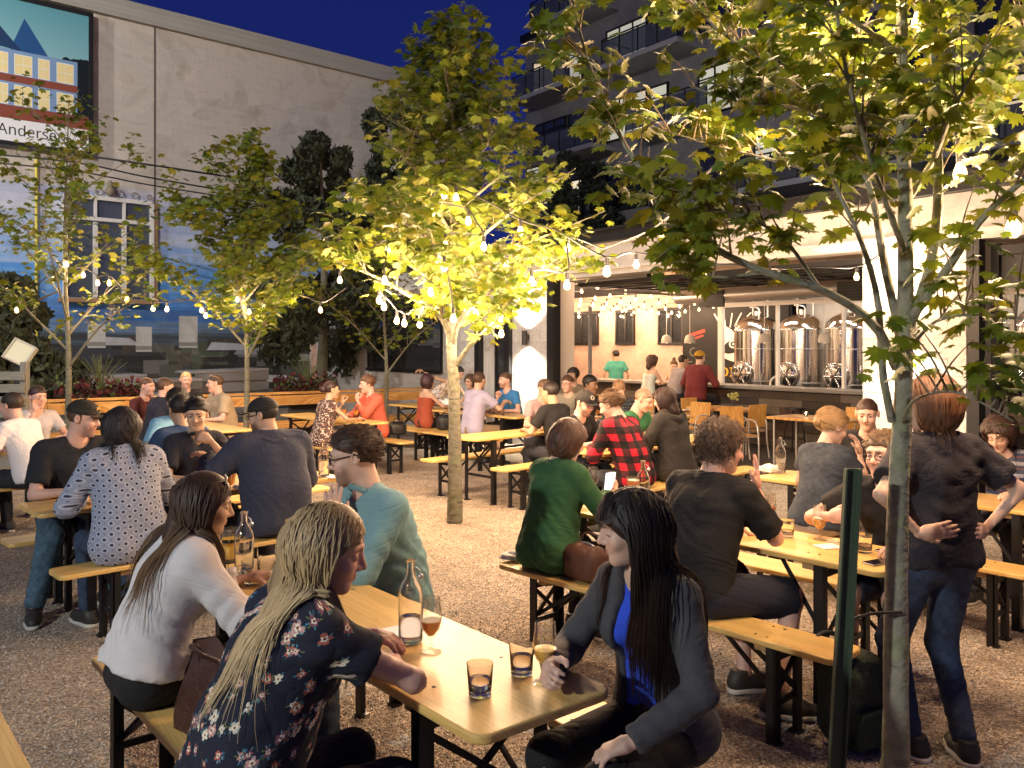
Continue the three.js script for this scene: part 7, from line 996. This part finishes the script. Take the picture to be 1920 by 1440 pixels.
for (const [X, Y, l, a] of [[1645, 1056, 'black phone lying nearest the table edge by the trunk', 0.5], [1668, 1034, 'black phone lying behind the nearer phone by the trunk', 0.3]]) { const p = T7(X, Y), t = thing('phone', l, 'phone', [p.x, p.y, p.z], a, 'phones on the table'); mesh('phone_body', rbox(0.14, 0.008, 0.07, 0.003, 0, 0.0045, 0), MT.galv, t); mesh('phone_screen', rbox(0.132, 0.001, 0.064, 0.0004, 0, 0.0092, 0), scr, t); }
{ const h = PEOPLE.green.hand[1], t = thing('phone', 'glowing phone held up by the woman in green', 'phone', [h.x, h.y + 0.02, h.z]); const n = V(-0.45, 0.6, 0.66).normalize(), q = new THREE.Quaternion().setFromUnitVectors(V(0, 0, 1), n); t.quaternion.copy(q); mesh('phone_body', rbox(0.075, 0.15, 0.009, 0.004), MT.black, t); mesh('phone_screen', box(0.066, 0.13, 0.001, 0, 0, 0.0054), mat([0.8, 0.85, 1], 0.3, { emissive: lin(0.75, 0.85, 1), emissiveIntensity: 1.3 }), t); const l = new THREE.RectAreaLight(lin(0.75, 0.85, 1), 6, 0.06, 0.12); l.position.copy(t.position).addScaledVector(n, 0.012); l.lookAt(t.position.clone().addScaledVector(n, 1)); scene.add(l); }
crumple('napkin', 'crumpled napkin beside the yellow beer of the pale sweater', T7(437, 1090), 0.035, 1); crumple('napkin', 'folded napkin left of the navy hoodie', T7(452, 918), 0.04, 2); crumple('napkin', 'white napkin at the hand of the curly haired man', T7(1447, 1000), 0.03, 3); crumple('napkin', 'napkin heap under the water bottle by the denim vest', T7(1440, 886), 0.06, 4); crumple('napkin', 'large white napkin heap on the table of the rust top', V(-1.05, TH + 0.03, -14.1), 0.12, 5); crumple('napkin', 'white napkin at the end of the bench of the woman in green', onH(962, 1050, BH + 0.002), 0.05, 6);
// bags
const leather = phys([0.045, 0.012, 0.007], 0.34, { bumpMap: rep(TX.wrinkle, 3), bumpScale: 0.004 }), leather2 = phys([0.085, 0.026, 0.012], 0.4, { bumpMap: rep(TX.fine, 3), bumpScale: 0.002 });
{
  const [x, d] = onSet('T1', -0.02, SEATOFF - 0.0), t = thing('tote_bag', 'glossy brown leather tote standing on the bench between the two women', 'bag', [x, BH + 0.002, -d], Math.atan2(vA[1], vA[0]));
  const g = new THREE.BoxGeometry(0.36, 0.29, 0.14, 14, 12, 6), p = g.attributes.position; for (let i = 0; i < p.count; i++) { let X = p.getX(i), Y = p.getY(i) + 0.145, Z = p.getZ(i); const u = Y / 0.29, k = 1 - 0.5 * u * u; Z = Z * k + 0.03 * u + 0.012 * Math.sin(X * 22 + Y * 14) * (1 - u * 0.4); X = X * (1 + 0.06 * u) + 0.01 * Math.sin(Y * 20); Y *= 1 - 0.1 * Math.abs(X) * u; p.setXYZ(i, X, Y - 0.012 * Math.cos(X * 9) * u, Z); } g.computeVertexNormals(); mesh('bag_body', g, leather, t);
  for (const s of [-1, 1]) mesh('handle', tube([V(-0.09, 0.22, s * 0.045 + 0.03), V(-0.1, 0.29, s * 0.05 + 0.03), V(-0.06, 0.315 - (s > 0 ? 0.1 : 0), s * 0.09 + 0.03), V(0.06, 0.315 - (s > 0 ? 0.1 : 0), s * 0.09 + 0.03), V(0.1, 0.29, s * 0.05 + 0.03), V(0.09, 0.22, s * 0.045 + 0.03)], 0.008, 8, 30), leather, t);
  mesh('buckle', [new THREE.TorusGeometry(0.022, 0.004, 6, 18).translate(-0.09, 0.21, 0.085), new THREE.TorusGeometry(0.022, 0.004, 6, 18).translate(0.09, 0.21, 0.085)], mat([0.6, 0.42, 0.16], 0.25, { metalness: 1 }), t);
}
function domeBag(label, p, turn, w, m, strap) { const t = thing('handbag', label, 'bag', [p.x, p.y, p.z], turn, 'handbags'), g = new THREE.SphereGeometry(0.5, 24, 16), q = g.attributes.position; for (let i = 0; i < q.count; i++) { const x = q.getX(i), y = q.getY(i), z = q.getZ(i); q.setXYZ(i, Math.sign(x) * Math.pow(Math.abs(x * 2), 0.6) * w / 2, (Math.sign(y) * Math.pow(Math.abs(y * 2), y < 0 ? 0.3 : 0.75) * 0.5 + 0.5) * w * 0.72 * (1 + 0.03 * Math.sin(x * 20)), z * w * 0.62 * (1 + 0.08 * Math.sin(x * 17 + y * 9))); } g.computeVertexNormals(); mesh('bag_body', g, m, t); mesh('zip', tube([V(-w * 0.42, w * 0.48, 0), V(-w * 0.2, w * 0.7, 0), V(w * 0.2, w * 0.7, 0), V(w * 0.42, w * 0.48, 0)], 0.006, 6), MT.galv, t); mesh('handle', tube([V(-w * 0.25, w * 0.6, w * 0.1), V(-w * 0.2, w * 0.85, w * 0.16), V(w * 0.2, w * 0.85, w * 0.16), V(w * 0.25, w * 0.6, w * 0.1)], 0.007, 6), m, t); if (strap) mesh('strap', tube(strap.map(s => V(...s)), 0.008, 6, 24), m, t); return t; }
{ const [x, d] = onSet('T2', 0.47, SEATOFF); domeBag('brown leather handbag on the bench beside the woman in green', V(x, BH + 0.002, -d), Math.atan2(vB[1], vB[0]), 0.29, leather2, [[-0.12, 0.12, 0.1], [-0.13, 0.0, 0.17], [-0.1, -0.16, 0.16], [0.0, -0.1, 0.17], [0.1, 0.08, 0.1]]); }
domeBag('black handbag on the bench of the rust top', onH(838, 806, BH + 0.002), 0.4, 0.34, MT.black); domeBag('black shoulder bag on the bench beside the coral sweater', onH(745, 815, BH + 0.002), 0.4, 0.28, MT.black);
{ const p = onH(1600, 1395, 0), t = thing('backpack', 'dark green backpack standing under the bench behind the stake', 'bag', [p.x, 0, p.z], 0.5); const g = new THREE.SphereGeometry(0.5, 24, 18), q = g.attributes.position; for (let i = 0; i < q.count; i++) { const x = q.getX(i), y = q.getY(i), z = q.getZ(i); q.setXYZ(i, Math.sign(x) * Math.pow(Math.abs(x * 2), 0.6) * 0.17, (Math.sign(y) * Math.pow(Math.abs(y * 2), 0.6) * 0.5 + 0.5) * 0.42, Math.sign(z) * Math.pow(Math.abs(z * 2), 0.7) * 0.11 + 0.01 * Math.sin(y * 18 + x * 14)); } g.computeVertexNormals(); mesh('bag_body', g, cloth([0.025, 0.04, 0.028], { rough: 0.8 }), t); mesh('pocket', rbox(0.24, 0.16, 0.05, 0.02, 0, 0.12, 0.12), cloth([0.03, 0.06, 0.035], { rough: 0.8 }), t); mesh('strap', tube([V(-0.08, 0.4, -0.08), V(-0.1, 0.46, -0.12), V(0, 0.47, -0.12), V(0.08, 0.4, -0.08)], 0.012, 6), MT.black, t); }
{ const p = B2W(0.9, 1.062, 3.4), t = thing('till_screen', 'small glowing till screen on the bar at the right edge', 'screen', [p.x, p.y, p.z], BTH + Math.PI); mesh('stand', box(0.1, 0.12, 0.08, 0, 0.06, 0), MT.black, t); mesh('screen_panel', [rbox(0.3, 0.2, 0.02, 0.006, 0, 0.2, 0.02)], MT.black, t); mesh('screen', box(0.27, 0.17, 0.002, 0, 0.2, 0.032), mat([0.5, 0.7, 1], 0.3, { emissive: lin(0.45, 0.65, 1), emissiveIntensity: 1.2 }), t); }
// pale table corner at the lower left
furniture('table', -1.6, 2.2, vA, 'pale table corner at the lower left edge of the frame', 'folding beer tables on the gravel');
// loose stones over the near gravel
{
  const gs = [0, 1].map(k => { const g = new THREE.IcosahedronGeometry(1, 0), p = g.attributes.position, r = rng(70 + k), mp = {}; for (let i = 0; i < p.count; i++) { const key = [p.getX(i), p.getY(i), p.getZ(i)].map(v => v.toFixed(3)).join(); mp[key] ??= 0.7 + 0.55 * r(); const s = mp[key]; p.setXYZ(i, p.getX(i) * s * 1.3, p.getY(i) * s * 0.55, p.getZ(i) * s * 0.85); } g.computeVertexNormals(); return g; });
  gs.forEach((g, k) => { const n = 90000, im = new THREE.InstancedMesh(g, mat([1, 1, 1], 0.9), n), r = rng(300 + k), m = new THREE.Matrix4(), q = new THREE.Quaternion(), e = new THREE.Euler(), c = new THREE.Color(); for (let i = 0; i < n; i++) { const d = 2.0 + 9.5 * Math.pow(r(), 1.5), x = (r() - 0.5) * 1.36 * d, s = 0.0032 + 0.0048 * r() * r(); q.setFromEuler(e.set((r() - 0.5) * 0.9, r() * 6.28, (r() - 0.5) * 0.9)); m.compose(V(x, 0.002 + s * 0.35, -d), q, V(s, s, s)); im.setMatrixAt(i, m); const t = r(), b = t < 0.2 ? [0.29, 0.26, 0.22] : t < 0.7 ? [0.41, 0.375, 0.335] : t < 0.97 ? [0.53, 0.485, 0.44] : [0.32, 0.25, 0.19], v = 0.75 + 0.5 * r(); c.setRGB(b[0] * v, b[1] * v, b[2] * v); im.setColorAt(i, c); } im.name = k ? 'gravel_stones' : 'gravel_chips'; im.castShadow = im.receiveShadow = true; tag(im, k ? 'rounder loose stones lying on the near gravel' : 'loose pale stone chips over the near gravel', 'gravel', null, 'stuff'); scene.add(im); });
}
renderer.render(scene, camera);
